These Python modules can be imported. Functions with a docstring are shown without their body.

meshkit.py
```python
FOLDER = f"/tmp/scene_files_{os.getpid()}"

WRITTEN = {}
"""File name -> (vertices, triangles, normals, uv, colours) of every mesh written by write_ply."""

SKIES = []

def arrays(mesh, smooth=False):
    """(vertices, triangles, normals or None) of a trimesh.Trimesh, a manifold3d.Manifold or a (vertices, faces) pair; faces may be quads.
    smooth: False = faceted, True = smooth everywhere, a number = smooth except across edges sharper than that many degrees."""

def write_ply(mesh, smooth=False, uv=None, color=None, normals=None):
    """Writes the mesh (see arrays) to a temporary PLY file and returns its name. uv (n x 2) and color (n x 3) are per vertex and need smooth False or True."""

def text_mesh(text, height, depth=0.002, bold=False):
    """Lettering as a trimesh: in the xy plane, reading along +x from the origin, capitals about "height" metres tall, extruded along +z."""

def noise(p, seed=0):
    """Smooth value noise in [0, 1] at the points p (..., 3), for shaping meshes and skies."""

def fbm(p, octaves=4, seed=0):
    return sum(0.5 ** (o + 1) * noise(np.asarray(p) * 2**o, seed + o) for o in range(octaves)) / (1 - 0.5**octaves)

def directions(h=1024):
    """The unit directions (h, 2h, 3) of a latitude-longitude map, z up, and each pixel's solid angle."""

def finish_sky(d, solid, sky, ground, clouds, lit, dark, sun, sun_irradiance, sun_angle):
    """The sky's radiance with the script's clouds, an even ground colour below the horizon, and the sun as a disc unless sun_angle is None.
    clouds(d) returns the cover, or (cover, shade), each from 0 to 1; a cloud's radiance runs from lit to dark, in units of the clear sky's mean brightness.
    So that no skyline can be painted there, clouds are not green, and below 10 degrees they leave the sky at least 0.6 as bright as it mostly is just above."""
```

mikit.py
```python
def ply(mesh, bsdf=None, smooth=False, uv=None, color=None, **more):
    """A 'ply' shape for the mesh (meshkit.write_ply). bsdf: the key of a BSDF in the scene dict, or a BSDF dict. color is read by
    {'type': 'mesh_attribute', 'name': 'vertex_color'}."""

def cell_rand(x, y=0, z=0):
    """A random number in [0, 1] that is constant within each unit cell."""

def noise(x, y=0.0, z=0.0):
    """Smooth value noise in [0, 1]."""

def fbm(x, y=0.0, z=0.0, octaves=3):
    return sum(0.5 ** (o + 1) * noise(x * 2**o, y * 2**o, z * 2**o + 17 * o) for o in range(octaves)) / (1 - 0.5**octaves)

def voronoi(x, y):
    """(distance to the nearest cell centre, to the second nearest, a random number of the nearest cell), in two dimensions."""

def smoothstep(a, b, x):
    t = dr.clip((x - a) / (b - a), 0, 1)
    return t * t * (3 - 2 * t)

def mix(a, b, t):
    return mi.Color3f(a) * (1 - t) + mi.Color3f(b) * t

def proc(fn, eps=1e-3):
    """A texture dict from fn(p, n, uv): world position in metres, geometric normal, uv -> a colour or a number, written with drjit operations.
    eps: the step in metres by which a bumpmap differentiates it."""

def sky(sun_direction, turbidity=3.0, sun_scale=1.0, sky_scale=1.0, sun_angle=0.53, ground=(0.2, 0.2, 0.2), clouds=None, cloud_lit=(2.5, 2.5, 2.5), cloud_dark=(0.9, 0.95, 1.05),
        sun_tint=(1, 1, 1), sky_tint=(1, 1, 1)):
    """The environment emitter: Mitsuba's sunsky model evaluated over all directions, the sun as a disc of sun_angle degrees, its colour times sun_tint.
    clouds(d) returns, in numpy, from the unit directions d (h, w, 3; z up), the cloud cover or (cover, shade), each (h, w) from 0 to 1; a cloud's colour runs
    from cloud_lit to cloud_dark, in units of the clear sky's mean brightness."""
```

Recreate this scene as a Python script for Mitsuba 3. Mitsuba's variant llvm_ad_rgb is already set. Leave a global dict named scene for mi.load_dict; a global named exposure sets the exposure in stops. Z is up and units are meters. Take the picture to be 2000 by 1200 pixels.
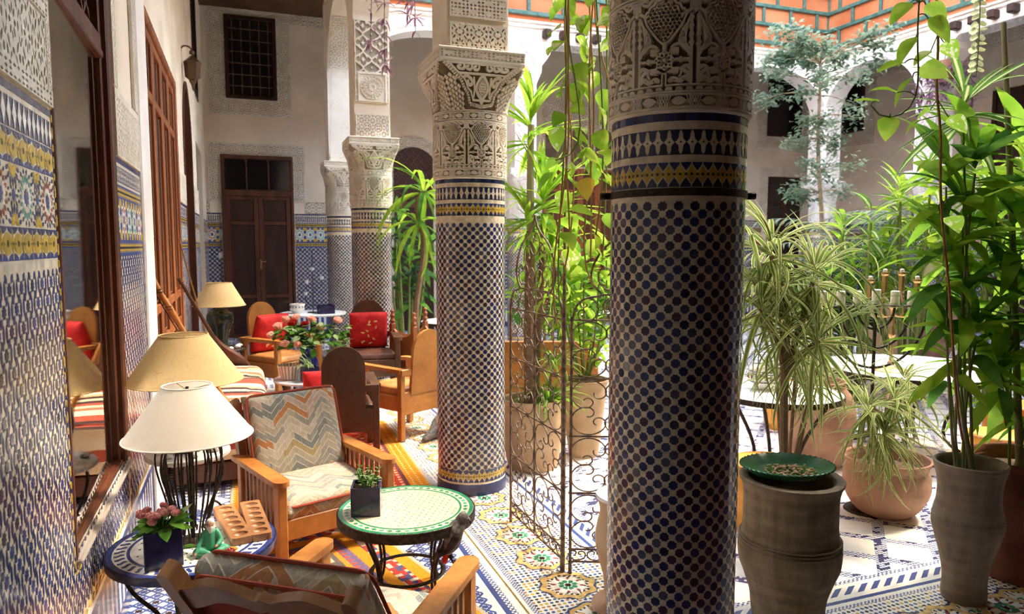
import math, random
import numpy as np, trimesh, shapely, mitsuba as mi, drjit as dr
import mikit, meshkit
from shapely.geometry import Polygon, LineString, Point, box as sbox, MultiPolygon
from shapely.ops import unary_union
from shapely import affinity
from mikit import proc, noise, fbm, voronoi, cell_rand, smoothstep, mix
random.seed(7); RNG = np.random.default_rng(7)
T4 = mi.ScalarTransform4f
scene, labels = {}, {}

# ---------------------------------------------------------------- camera, sky, exposure
EYE, YAW, PITCH = (0.0, 0.0, 1.80), math.radians(20.67), math.radians(4.98)
FWD = (math.sin(YAW)*math.cos(PITCH), math.cos(YAW)*math.cos(PITCH), -math.sin(PITCH))
scene['camera'] = {'type': 'thinlens', 'fov': 2*math.degrees(math.atan(1000/1400)), 'fov_axis': 'x',
    'aperture_radius': 0.0035, 'focus_distance': 3.3, 'near_clip': 0.05, 'far_clip': 200.0,
    'to_world': T4().look_at(origin=list(EYE), target=[EYE[i]+FWD[i] for i in range(3)], up=[0, 0, 1])}
SUN_AZ, SUN_EL = math.radians(84.0), math.radians(57.0)       # azimuth from +y towards +x
SUN = (math.sin(SUN_AZ)*math.cos(SUN_EL), math.cos(SUN_AZ)*math.cos(SUN_EL), math.sin(SUN_EL))
def sky_clouds(d):
    c = meshkit.fbm(np.asarray(d)*3.0, 3, 5)
    return np.clip((c-0.42)*4, 0, 1)*0.7
scene['sky'] = mikit.sky(SUN, turbidity=4.0, sun_scale=0.088, sky_scale=1.0, sun_angle=8.0, clouds=sky_clouds,
    cloud_lit=(2.6, 2.5, 2.35), cloud_dark=(1.4, 1.4, 1.4), sun_tint=(1.0, 0.95, 0.86), sky_tint=(1.0, 0.92, 0.79))
exposure = 5.6

# ---------------------------------------------------------------- geometry helpers
def arr(m):
    return np.asarray(m.vertices, float), np.asarray(m.faces, int)
def cat(ms):
    V, F, n = [], [], 0
    for m in ms:
        v, f = (m if isinstance(m, tuple) else arr(m))
        V.append(v); F.append(f+n); n += len(v)
    return np.vstack(V), np.vstack(F)
def move(m, loc=(0, 0, 0), rz=0.0, rx=0.0, ry=0.0, s=1.0):
    v, f = (m if isinstance(m, tuple) else arr(m))
    v = v*np.asarray(s, float)
    if rx: c, n = math.cos(rx), math.sin(rx); v = v @ np.array([[1, 0, 0], [0, c, n], [0, -n, c]])
    if ry: c, n = math.cos(ry), math.sin(ry); v = v @ np.array([[c, 0, -n], [0, 1, 0], [n, 0, c]])
    if rz: c, n = math.cos(rz), math.sin(rz); v = v @ np.array([[c, n, 0], [-n, c, 0], [0, 0, 1]])
    return v+np.asarray(loc, float), f
def apply(m, M):
    v, f = (m if isinstance(m, tuple) else arr(m))
    return v @ M[:3, :3].T+M[:3, 3], f
def frame(o, x, y, z):
    M = np.eye(4); M[:3, 0], M[:3, 1], M[:3, 2], M[:3, 3] = x, y, z, o
    return M
def RT(loc=(0, 0, 0), rz=0.0, tilt=0.0, s=1.0):
    """rotation about z after a rotation about x by tilt, then a shift"""
    c, n, a, b = math.cos(rz), math.sin(rz), math.cos(tilt), math.sin(tilt)
    M = np.eye(4); M[:3, :3] = np.array([[c, -n, 0], [n, c, 0], [0, 0, 1]]) @ np.array([[1, 0, 0], [0, a, -b], [0, b, a]])*s
    M[:3, 3] = loc
    return M
def bx(x0, x1, y0, y1, z0, z1, b=0.0):
    """box with chamfered edges (convex hull of its 24 corner points)"""
    if b <= 0:
        v = np.array([[x, y, z] for x in (x0, x1) for y in (y0, y1) for z in (z0, z1)], float)
        f = np.array([[0, 1, 3], [0, 3, 2], [4, 6, 7], [4, 7, 5], [0, 4, 5], [0, 5, 1], [2, 3, 7], [2, 7, 6], [0, 2, 6], [0, 6, 4], [1, 5, 7], [1, 7, 3]])
        return v, f
    b = min(b, (x1-x0)*.45, (y1-y0)*.45, (z1-z0)*.45)
    P = []
    for x, sx in ((x0, 1), (x1, -1)):
        for y, sy in ((y0, 1), (y1, -1)):
            for z, sz in ((z0, 1), (z1, -1)):
                P += [[x, y+sy*b, z+sz*b], [x+sx*b, y, z+sz*b], [x+sx*b, y+sy*b, z]]
    return arr(trimesh.Trimesh(np.array(P)).convex_hull)
def cbox(c, s, b=0.0):
    return bx(c[0]-s[0]/2, c[0]+s[0]/2, c[1]-s[1]/2, c[1]+s[1]/2, c[2]-s[2]/2, c[2]+s[2]/2, b)
def tube(P, r, n=8, cap=True, flat=None):
    """round (or flattened) bar along a polyline"""
    P = np.asarray(P, float); k = len(P); r = np.broadcast_to(np.asarray(r, float), (k,))
    t = np.gradient(P, axis=0); t /= np.linalg.norm(t, axis=1, keepdims=True)+1e-12
    ref = np.array([0, 0, 1.0]) if abs(t[0, 2]) < .9 else np.array([1.0, 0, 0])
    A = []
    a = np.cross(t[0], ref); a /= np.linalg.norm(a)
    for i in range(k):
        a = a-t[i]*(a @ t[i]); a /= np.linalg.norm(a)+1e-12; A.append(a)
    A = np.array(A); B = np.cross(t, A); th = np.arange(n)*2*math.pi/n
    fx = 1.0 if flat is None else flat
    v = (P[:, None]+r[:, None, None]*(np.cos(th)[None, :, None]*A[:, None]+fx*np.sin(th)[None, :, None]*B[:, None])).reshape(-1, 3)
    i, j = np.meshgrid(np.arange(k-1), np.arange(n), indexing='ij')
    q = np.stack([i*n+j, i*n+(j+1) % n, (i+1)*n+(j+1) % n, (i+1)*n+j], -1).reshape(-1, 4)
    f = np.vstack([q[:, [0, 1, 2]], q[:, [0, 2, 3]]])
    if cap:
        v = np.vstack([v, P[:1], P[-1:]]); m = k*n; j = np.arange(n)
        f = np.vstack([f, np.stack([j*0+m, (j+1) % n, j], 1), np.stack([j*0+m+1, (k-1)*n+j, (k-1)*n+(j+1) % n], 1)])
    return v, f
def lathe(prof, n=40, c=(0, 0, 0)):
    """profile [(r, z)...] from bottom to top on the outside; closes where r = 0"""
    prof = np.asarray(prof, float); th = np.arange(n)*2*math.pi/n; k = len(prof)
    v = np.stack([prof[:, None, 0]*np.cos(th), prof[:, None, 0]*np.sin(th), np.repeat(prof[:, 1:2], n, 1)], -1).reshape(-1, 3)
    i, j = np.meshgrid(np.arange(k-1), np.arange(n), indexing='ij')
    q = np.stack([i*n+j, i*n+(j+1) % n, (i+1)*n+(j+1) % n, (i+1)*n+j], -1).reshape(-1, 4)
    f = np.vstack([q[:, [0, 1, 2]], q[:, [0, 2, 3]]])
    m = trimesh.Trimesh(v+np.asarray(c, float), f, process=True)
    m.update_faces(m.nondegenerate_faces())
    return arr(m)
def smooth_prof(pts, n=24):
    """smooth curve through profile points"""
    from scipy.interpolate import PchipInterpolator
    p = np.asarray(pts, float); s = np.r_[0, np.cumsum(np.hypot(*np.diff(p, axis=0).T))]
    u = np.linspace(0, s[-1], n)
    return np.stack([PchipInterpolator(s, p[:, 0])(u), PchipInterpolator(s, p[:, 1])(u)], 1)
def spline(pts, n=20):
    from scipy.interpolate import CubicSpline
    p = np.asarray(pts, float); s = np.r_[0, np.cumsum(np.linalg.norm(np.diff(p, axis=0), axis=1))]
    return CubicSpline(s, p)(np.linspace(0, s[-1], n))
def geoms(g):
    return [x for x in getattr(g, 'geoms', [g]) if isinstance(x, Polygon) and x.area > 1e-8]
def extr(poly, d):
    """polygon(s) in xy extruded to z 0..d"""
    return cat([arr(trimesh.creation.extrude_polygon(g, d, engine='earcut')) for g in geoms(poly)])
def relief(polys, d, fmap, step=None, stepz=None, back=False):
    """raised plate: polygons in (s, z) lifted by d over the surface fmap(s, z, height) -> xyz; top faces cut into strips so that it bends"""
    out = []
    for g in geoms(polys) if not isinstance(polys, list) else [x for p in polys for x in geoms(p)]:
        pieces = [g]
        for ax, st in ((0, step), (1, stepz)):
            if st:
                nxt = []
                for p in pieces:
                    b = p.bounds; lo, hi = b[ax], b[ax+2]
                    if hi-lo <= st*1.01: nxt.append(p); continue
                    e = [lo-1e-6]+[k*st for k in range(int(math.floor(lo/st))+1, int(math.ceil(hi/st)))]+[hi+1e-6]
                    for a, c in zip(e[:-1], e[1:]):
                        clip = sbox(a, b[1]-1, c, b[3]+1) if ax == 0 else sbox(b[0]-1, a, b[2]+1, c)
                        nxt += geoms(p.intersection(clip))
                pieces = nxt
        for p in pieces:
            try: v, f = trimesh.creation.triangulate_polygon(p, engine='earcut')
            except Exception: continue
            if not len(f): continue
            e1, e2 = v[f[:, 1]]-v[f[:, 0]], v[f[:, 2]]-v[f[:, 0]]
            neg = e1[:, 0]*e2[:, 1]-e1[:, 1]*e2[:, 0] < 0
            f = np.where(neg[:, None], f[:, ::-1], f)
            out.append((fmap(v[:, 0], v[:, 1], np.full(len(v), d)), f))
        for ring in [g.exterior, *g.interiors]:
            c = np.asarray((ring if not step else LineString(ring).segmentize(step)).coords)[:-1]
            m = len(c)
            if m < 3: continue
            if (ring.is_ccw if hasattr(ring, 'is_ccw') else True) != (ring is g.exterior): c = c[::-1]
            v = np.vstack([fmap(c[:, 0], c[:, 1], np.zeros(m)), fmap(c[:, 0], c[:, 1], np.full(m, d))])
            i = np.arange(m); j = (i+1) % m
            out.append((v, np.vstack([np.stack([i, j, j+m], 1), np.stack([i, j+m, i+m], 1)])))
    return cat(out)
def plane_map(o, x, z, n):
    o, x, z, n = (np.asarray(k, float) for k in (o, x, z, n))
    return lambda s, t, h: o+np.multiply.outer(s, x)+np.multiply.outer(t, z)+np.multiply.outer(h, n)
def cyl_map(R, c=(0, 0)):
    return lambda s, t, h: np.stack([c[0]+(R+h)*np.cos(s/R), c[1]+(R+h)*np.sin(s/R), t], 1)
def star(n, r0, r1, ph=0.0, c=(0, 0)):
    a = ph+np.arange(2*n)*math.pi/n; r = np.where(np.arange(2*n) % 2, r1, r0)
    return Polygon(np.stack([c[0]+r*np.cos(a), c[1]+r*np.sin(a)], 1))
def ngon(n, r, ph=0.0, c=(0, 0)):
    a = ph+np.arange(n)*2*math.pi/n
    return Polygon(np.stack([c[0]+r*np.cos(a), c[1]+r*np.sin(a)], 1))
def petal(L, W, c=(0, 0), ang=0.0, n=5):
    """pointed leaf outline centred at c"""
    t = np.linspace(-1, 1, n); w = W/2*(1-t*t)
    p = np.vstack([np.stack([t*L/2, w], 1), np.stack([t[::-1]*L/2, -w[::-1]], 1)[1:-1]])
    return affinity.translate(affinity.rotate(Polygon(p), ang, origin=(0, 0), use_radians=True), *c)
def cushion(w, h, t, n=14, p=6.0, sag=0.0, e=.42):
    """pillow of w x h in xy, thickness t in z, with uv; returns mesh, uv"""
    u = np.sin(np.linspace(-1, 1, n)*math.pi/2); U, W = np.meshgrid(u, u, indexing='ij')
    k = ((1-np.abs(U)**p)*(1-np.abs(W)**p)).clip(0)**e
    sx = 1-.05*(1-np.abs(W)**2)*0; Z = t/2*k
    X, Y = U*w/2*(1-.03*(W*W < .8)), W*h/2*(1-.03*(U*U < .8))
    v = np.vstack([np.stack([X, Y, Z-sag*(1-U*U)*(1-W*W)], -1).reshape(-1, 3), np.stack([X, Y, -Z], -1).reshape(-1, 3)])
    i, j = np.meshgrid(np.arange(n-1), np.arange(n-1), indexing='ij'); a = i*n+j
    q = np.stack([a, a+n, a+n+1, a+1], -1).reshape(-1, 4); f = np.vstack([q[:, [0, 1, 2]], q[:, [0, 2, 3]]])
    dp = t/2-Z; big = np.abs(W) > np.abs(U)
    uv = np.stack([(U+1)/2*w+np.where(big, 0, np.sign(U)*dp), (W+1)/2*h+np.where(big, np.sign(W)*dp, 0)], -1).reshape(-1, 2)
    uv2 = np.stack([(U+1)/2*w+np.where(big, 0, np.sign(U)*(t-dp)), (W+1)/2*h+np.where(big, np.sign(W)*(t-dp), 0)], -1).reshape(-1, 2)
    return (v, np.vstack([f, f[:, ::-1]+n*n])), np.vstack([uv, uv2])
def ring_path(w, h, n=10, r=.05, z=0.0):
    """rounded rectangle loop"""
    P = np.asarray(sbox(-w/2+r, -h/2+r, w/2-r, h/2-r).buffer(r, quad_segs=4).segmentize(.08).exterior.coords)
    return np.column_stack([P, np.full(len(P), z)])

# ---------------------------------------------------------------- scene helpers
_used = {}
def numbered(base):
    k = _used.get(base, 0); _used[base] = k+1
    return base if k == 0 else f'{base}_{k:03d}'
def put(key, shape, M=None):
    if M is not None: shape = {**shape, 'to_world': T4(np.asarray(M, float).tolist())}
    scene[key] = shape
    return key
_uv = {}
def mk(mesh, bsdf, smooth=False, **k):
    if _uv.setdefault(bsdf, 'uv' in k) != ('uv' in k): raise ValueError(f'{bsdf}: meshes with and without uv')
    return mikit.ply(mesh, bsdf, smooth, **k)
def thing(name, label, cat_=None, group=None, kind=None):
    key = numbered(name); d = {'label': label}
    if cat_: d['category'] = cat_
    if group: d['group'] = group
    if kind: d['kind'] = kind
    labels[key] = d
    return key
def part(parent, name, mesh, bsdf=None, smooth=False, M=None, label=None, kind=None, **k):
    """mesh: geometry, or a ready ply dict shared by alike pieces"""
    key = parent+'__'+numbered_in(parent, name)
    put(key, mesh if isinstance(mesh, dict) else mk(mesh, bsdf, smooth, **k), M)
    if label or kind: labels[key] = {a: b for a, b in (('label', label), ('kind', kind)) if b}
    return key
_in = {}
def numbered_in(parent, name):
    k = _in.get((parent, name), 0); _in[(parent, name)] = k+1
    return name if k == 0 else f'{name}_{k:03d}'
def single(name, mesh, bsdf, label, cat_=None, group=None, kind=None, smooth=False, M=None, **k):
    key = thing(name, label, cat_, group, kind)
    put(key, mesh if isinstance(mesh, dict) else mk(mesh, bsdf, smooth, **k), M)
    return key

# ---------------------------------------------------------------- materials
def two(b): return {'type': 'twosided', 'bsdf': b}
def col(c): return {'type': 'rgb', 'value': list(c)} if isinstance(c, (tuple, list)) else c
def pr(c, rough=.6, spec=.5, **k): return {'type': 'principled', 'base_color': col(c), 'roughness': rough, 'specular': spec, **k}
def mat(key, b, bump=None, scale=.002, eps=1e-3):
    if bump is not None: b = {'type': 'bumpmap', 'arbitrary': proc(bump, eps), 'scale': scale, 'bsdf': b}
    scene[key] = b if b['type'] == 'principledthin' else two(b)
def pm(c0, c1, s, lo=.3, hi=.7, oct=3):
    """two tones mottled by noise in the world"""
    return proc(lambda p, n, uv: mix(c0, c1, smoothstep(lo, hi, fbm(p.x*s, p.y*s, p.z*s, oct))))
mat('m_plaster', pr(pm((.72, .63, .50), (.83, .75, .62), 1.7), .85, .2), lambda p, n, uv: fbm(p.x*9, p.y*9, p.z*9, 3), .004)
mat('m_plaster_white', pr(pm((.80, .77, .71), (.88, .86, .82), 2.0), .85, .2), lambda p, n, uv: fbm(p.x*9, p.y*9, p.z*9, 3), .003)
mat('m_carved', pr(pm((.66, .60, .49), (.77, .72, .62), 6.0), .85, .2))
mat('m_carved_white', pr(pm((.78, .76, .73), (.86, .85, .83), 6.0), .85, .2))
mat('m_recess_shade', pr(pm((.15, .11, .07), (.22, .17, .11), 9.0), .9, .1))  # ground behind the carving, darker than the plaster: depth shade put into colour
mat('m_recess_shade_pale', pr(pm((.30, .26, .20), (.40, .35, .28), 9.0), .9, .1)); mat('m_recess_shade_white', pr(pm((.56, .53, .48), (.66, .63, .58), 9.0), .9, .1))  # paler recess grounds, again with depth shade put into the colour
def glaze(c, v=.25): return pr(proc(lambda p, n, uv: mi.Color3f(*c)*(1-v+2*v*noise(p.x*38, p.y*38, p.z*38))), .16, .5, clearcoat=.3, clearcoat_gloss=.9)
for k, c in dict(blue=(.022, .034, .14), navy=(.016, .022, .075), slate=(.06, .07, .13), plum=(.055, .03, .07), cobalt=(.035, .055, .22), cream=(.70, .61, .46), white=(.84, .81, .74), yellow=(.58, .38, .035), ochre=(.66, .43, .17), black=(.018, .012, .015), green=(.03, .24, .12), red=(.32, .05, .04), teal=(.10, .36, .30)).items(): mat('t_'+k, glaze(c))
mat('m_grout', pr((.52, .47, .38), .85, .2))
def grain(c0, c1, sx, sy, sz, f=9.0):
    def fn(p, n, uv):
        w = fbm(p.x*sx, p.y*sy, p.z*sz, 3); r = fbm(p.x*sx*f, p.y*sy*f, p.z*sz*f, 2)
        return mix(c0, c1, dr.clip(.65*smoothstep(.25, .75, w)+.5*(r-.3), 0, 1))
    return proc(fn)
mat('m_pine', pr(grain((.36, .125, .024), (.58, .245, .055), 5, 5, 3), .38, .5, clearcoat=.3))
mat('m_pine_old', pr(grain((.22, .095, .036), (.38, .185, .078), 5, 5, 3), .42, .5, clearcoat=.2))
mat('m_walnut', pr(grain((.055, .024, .012), (.12, .055, .026), 5, 5, 2.5), .4, .5, clearcoat=.2))
mat('m_honey', pr(grain((.36, .135, .026), (.52, .23, .052), 4, 4, 3), .38, .5, clearcoat=.3))
mat('m_cedar', pr(grain((.22, .065, .02), (.36, .125, .04), 7, 7, 1.2), .5, .4))
mat('m_darkwood', pr(grain((.018, .006, .004), (.05, .017, .009), 7, 7, 1.2), .5, .4))
mat('m_ceilwood', pr(grain((.06, .03, .016), (.14, .075, .04), 2, 2, 2), .6, .3))
mat('m_mahogany', pr(grain((.055, .016, .008), (.12, .037, .016), 7, 7, 1.5), .4, .5))
mat('m_iron', pr(pm((.018, .014, .011), (.05, .035, .025), 60), .55, .5, metallic=.5))
mat('m_iron_rust', pr(pm((.10, .065, .045), (.24, .165, .115), 40), .6, .5, metallic=.2))
mat('m_brass', pr((.55, .36, .14), .35, .5, metallic=.9))
mat('m_bronze', pr((.16, .10, .06), .4, .5, metallic=.7))
mat('m_mirror', {'type': 'roughconductor', 'alpha': .0015, 'specular_reflectance': col((.74, .72, .68))})
mat('m_glass_dark', pr((.012, .010, .010), .08, .5))
mat('m_stone', pr(pm((.46, .43, .40), (.66, .63, .60), 12), .4, .4))
mat('m_sill', pr(proc(lambda p, n, uv: mix((.25, .20, .17), (.50, .45, .42), smoothstep(.3, .7, fbm(p.x*30, p.y*2.2, p.z*30, 3)))), .3, .5))
mat('m_wax', pr((.86, .84, .78), .5, .4))
mat('m_soil', pr(pm((.04, .025, .015), (.12, .08, .05), 60), .95, .1))

# ================================================================ STRUCTURE
XC, YC = (1.57, 11.54), (2.37, 12.0)                     # arcade lines
COLS_L = (2.37, 5.02, 9.24, 12.0)                        # columns along the left arcade
XW, YB, XR, YN = -0.585, 14.8, 14.2, -2.8                # left wall, back wall, right wall, wall behind the viewer
# ---- tile colours used by the far-off walls and the floor
NAVY, COBALT, CREAM, WHITE, YEL, BLK, GRN, TEAL = (.022, .034, .13), (.05, .08, .25), (.66, .60, .49), (.80, .78, .72), (.55, .36, .05), (.03, .02, .03), (.05, .27, .15), (.12, .36, .30)
def sel(m, a, b): return dr.select(m, mi.Color3f(*a) if isinstance(a, tuple) else a, mi.Color3f(*b) if isinstance(b, tuple) else b)
def oct_star(u, v, r):
    a = dr.maximum(dr.abs(u), dr.abs(v)); b = dr.maximum(dr.abs(u+v), dr.abs(u-v))*.7071
    return dr.minimum(a, b) < r
def fr(x): return x-dr.floor(x)-.5
def zellij(a, z, k=1.0):
    """far-off wall tiling: skirting, star lattice, yellow bands, rosettes and balusters by height; k stretches what lies above the lattice"""
    p = .085
    u, v = fr(a/p), fr(z/p); u2, v2 = fr(a/p+.5), fr(z/p+.5)
    lat = sel(oct_star(u, v, .27) | oct_star(u2, v2, .27), NAVY, CREAM)
    h = (z-1.74)/k
    tri = dr.abs(fr(a/.05))*2
    band = lambda h0: sel(dr.abs(h-h0)*36 < 1-tri*.55, sel(dr.abs(h-h0) < .006, BLK, YEL), COBALT)
    U, V = fr(a/.20), (h-.19)/.20
    r = dr.sqrt(U*U+V*V); th = dr.atan2(V, U); pet = dr.cos(th*8)
    which = cell_rand(dr.floor(a/.20), 3.0)
    ring = sel(which < .5, TEAL, (.36, .10, .06))
    ros = sel(r < .12, COBALT, sel(r < .24+.05*pet, WHITE, sel(r < .34+.05*pet, ring, sel(r < .42+.04*pet, WHITE, sel(pet > 0, YEL, COBALT)))))
    bu = dr.abs(fr(a/.039)); bv = dr.abs((h-.419)/.04)
    bal = sel(bu < .26-.17*dr.cos(bv*4.2)*dr.cos(bv*4.2)*.0-.18*bv*bv+.10*dr.cos(bv*9), CREAM, NAVY)
    sk = sel(z < .10, NAVY, sel((dr.abs(fr(a/.10)) < .24) & (z < .36), WHITE, sel(z < .40, COBALT, sel(z < .43, WHITE, sel(dr.abs(fr(a/.04)) < .3, YEL, NAVY)))))
    c = sel(z < .46, sk, sel(h < 0, lat, sel(h < .085, band(.043), sel(h < .295, ros, sel(h < .365, band(.33), sel(h < .378, CREAM, sel(h < .459, bal, sel(h < .476, CREAM, NAVY))))))))
    return c
mat('m_zellij_back', pr(proc(lambda p, n, uv: zellij(p.x, p.z, 1.33)), .2, .5))
mat('m_zellij_side', pr(proc(lambda p, n, uv: zellij(p.y, p.z)), .2, .5))
mat('m_zellij_blue', pr(proc(lambda p, n, uv: zellij(p.y, p.z)), .16, .5))

# ---- floor
def floor_fn(p, n, uv):
    x, y = p.x, p.y
    q = dr.maximum(dr.maximum(1.92-x, 2.68-y), dr.maximum(x-11.19, y-11.65))
    along = sel_f(1.92-x > 2.68-y, y, x)
    ck = lambda s: (cell_rand(dr.floor(along/s), dr.floor(q/s), 2.0) < .5)
    chk = lambda s: (fr(along/s) > 0) != (fr(q/s) > 0)
    # rosette strip
    U, V = fr((along-3.32)/.35+.5), (q-.35)/.35
    r = dr.sqrt(U*U+V*V); th = dr.atan2(V, U); c8 = dr.cos(8*th)
    U2 = fr((along-3.32)/.35); r2 = dr.sqrt(U2*U2+dr.square(dr.abs(V)-.5)); 
    dot = dr.sqrt(dr.square(fr(along/.029))+dr.square(fr(q/.029)))
    cr = cell_rand(dr.floor(along/.029), dr.floor(q/.029), 5.0)
    conf = sel(dot < .34, sel(cr < .45, COBALT, sel(cr < .7, BLK, sel(cr < .85, YEL, (.45, .20, .08)))), WHITE)
    ros = sel(r < .05, BLK, sel((r < .15) & (dr.cos(8*th) > -.3) & (r > .07), GRN, sel(r < .29+.02*c8, sel((r > .2) & (c8 > .75), (.60, .30, .14), WHITE),
          sel(r < .325+.02*c8, sel(dr.cos(24*th) > 0, BLK, WHITE), sel(r < .40+.02*c8, (.60, .38, .12), sel(r < .44+.02*c8, sel(dr.cos(28*th) > .2, BLK, COBALT), conf))))))
    edge = sel(q < .025, COBALT, sel(q < .05, WHITE, sel(q < .075, sel(chk(.024), COBALT, WHITE), ros)))
    edge = sel(q > .60, sel(q < .63, sel(chk(.022), COBALT, WHITE), sel(q < .65, WHITE, sel(q < .662, sel(chk(.012), YEL, BLK), sel(q < .70, WHITE, sel(q < .73, sel(chk(.03), COBALT, WHITE), WHITE))))), edge)
    # courtyard: diagonal white slabs between checked strips, wave border
    a, b = (x+y)*.7071, (x-y)*.7071
    A, B = dr.abs(fr(a/.30)), dr.abs(fr(b/.30))
    strip = sel((fr(a/.028) > 0) != (fr(b/.028) > 0), COBALT, sel(cell_rand(dr.floor(a/.028), dr.floor(b/.028)) < .25, BLK, WHITE))
    court = sel(dr.maximum(A, B) < .385, (.82, .80, .75), strip)
    wv = fr(along/.09)
    court = sel(q > -.16, sel(q > -.035, WHITE, sel(q > -.10, sel(dr.abs(fr(wv*1.0+(q+.07)/.06+.5)) < .25, COBALT, WHITE), sel(q > -.13, WHITE, sel(chk(.03), COBALT, WHITE)))), court)
    # gallery: blue and white star lattice with large white lozenges
    g = .07; U3, V3 = fr(x/g), fr(y/g)
    lat = sel(oct_star(U3, V3, .2), sel(cell_rand(dr.floor(x/g), dr.floor(y/g)) < .2, BLK, COBALT), sel(dr.abs(dr.abs(U3)+dr.abs(V3)-.5) < .14, COBALT, WHITE))
    L = dr.abs(fr(x/.56))+dr.abs(fr(y/.56))
    gal = sel(L < .30, (.80, .78, .73), lat)
    gal = sel(q < .80, sel(q < .76, COBALT, WHITE), gal)
    return sel(q < 0, court, sel(q < .73, edge, gal))
def sel_f(m, a, b): return dr.select(m, a, b)
mat('m_floor', pr(proc(floor_fn), .22, .5))
single('floor', bx(XW-.5, XR+.3, YN-.3, YB+.3, -.12, 0), 'm_floor', 'patterned blue and white mosaic tile floor of the courtyard and galleries', kind='structure')
# white slabs that lie in the pattern: courtyard squares and gallery lozenges, and the nearest rosettes tile by tile
mat('m_slab', pr(pm((.74, .72, .67), (.84, .82, .77), 8), .2, .5))
_sl = mk(bx(-.112, .112, -.112, .112, 0, .0015, .0008), 'm_slab')
_n = 0
for ia in range(8, 40):
    for ib in range(-22, 22):
        a, b = (ia+.5)*.30, (ib+.5)*.30
        x, y = (a+b)*.7071, (a-b)*.7071
        if 2.10+.16 < x < 6.6 and 2.68+.33 < y < 8.2 and _n < 290:
            part('floor', 'slab', _sl, M=RT((x, y, 0), math.radians(45))); _n += 1
_lz = mk(extr(Polygon([(.165, 0), (0, .165), (-.165, 0), (0, -.165)]), .0015), 'm_slab')
for ix in range(-1, 2):
    for iy in range(3, 9):
        x, y = (ix+.5)*.56, (iy+.5)*.56
        if x < 1.0: part('floor', 'lozenge_slab', _lz, M=RT((x, y, 0)))
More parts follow.
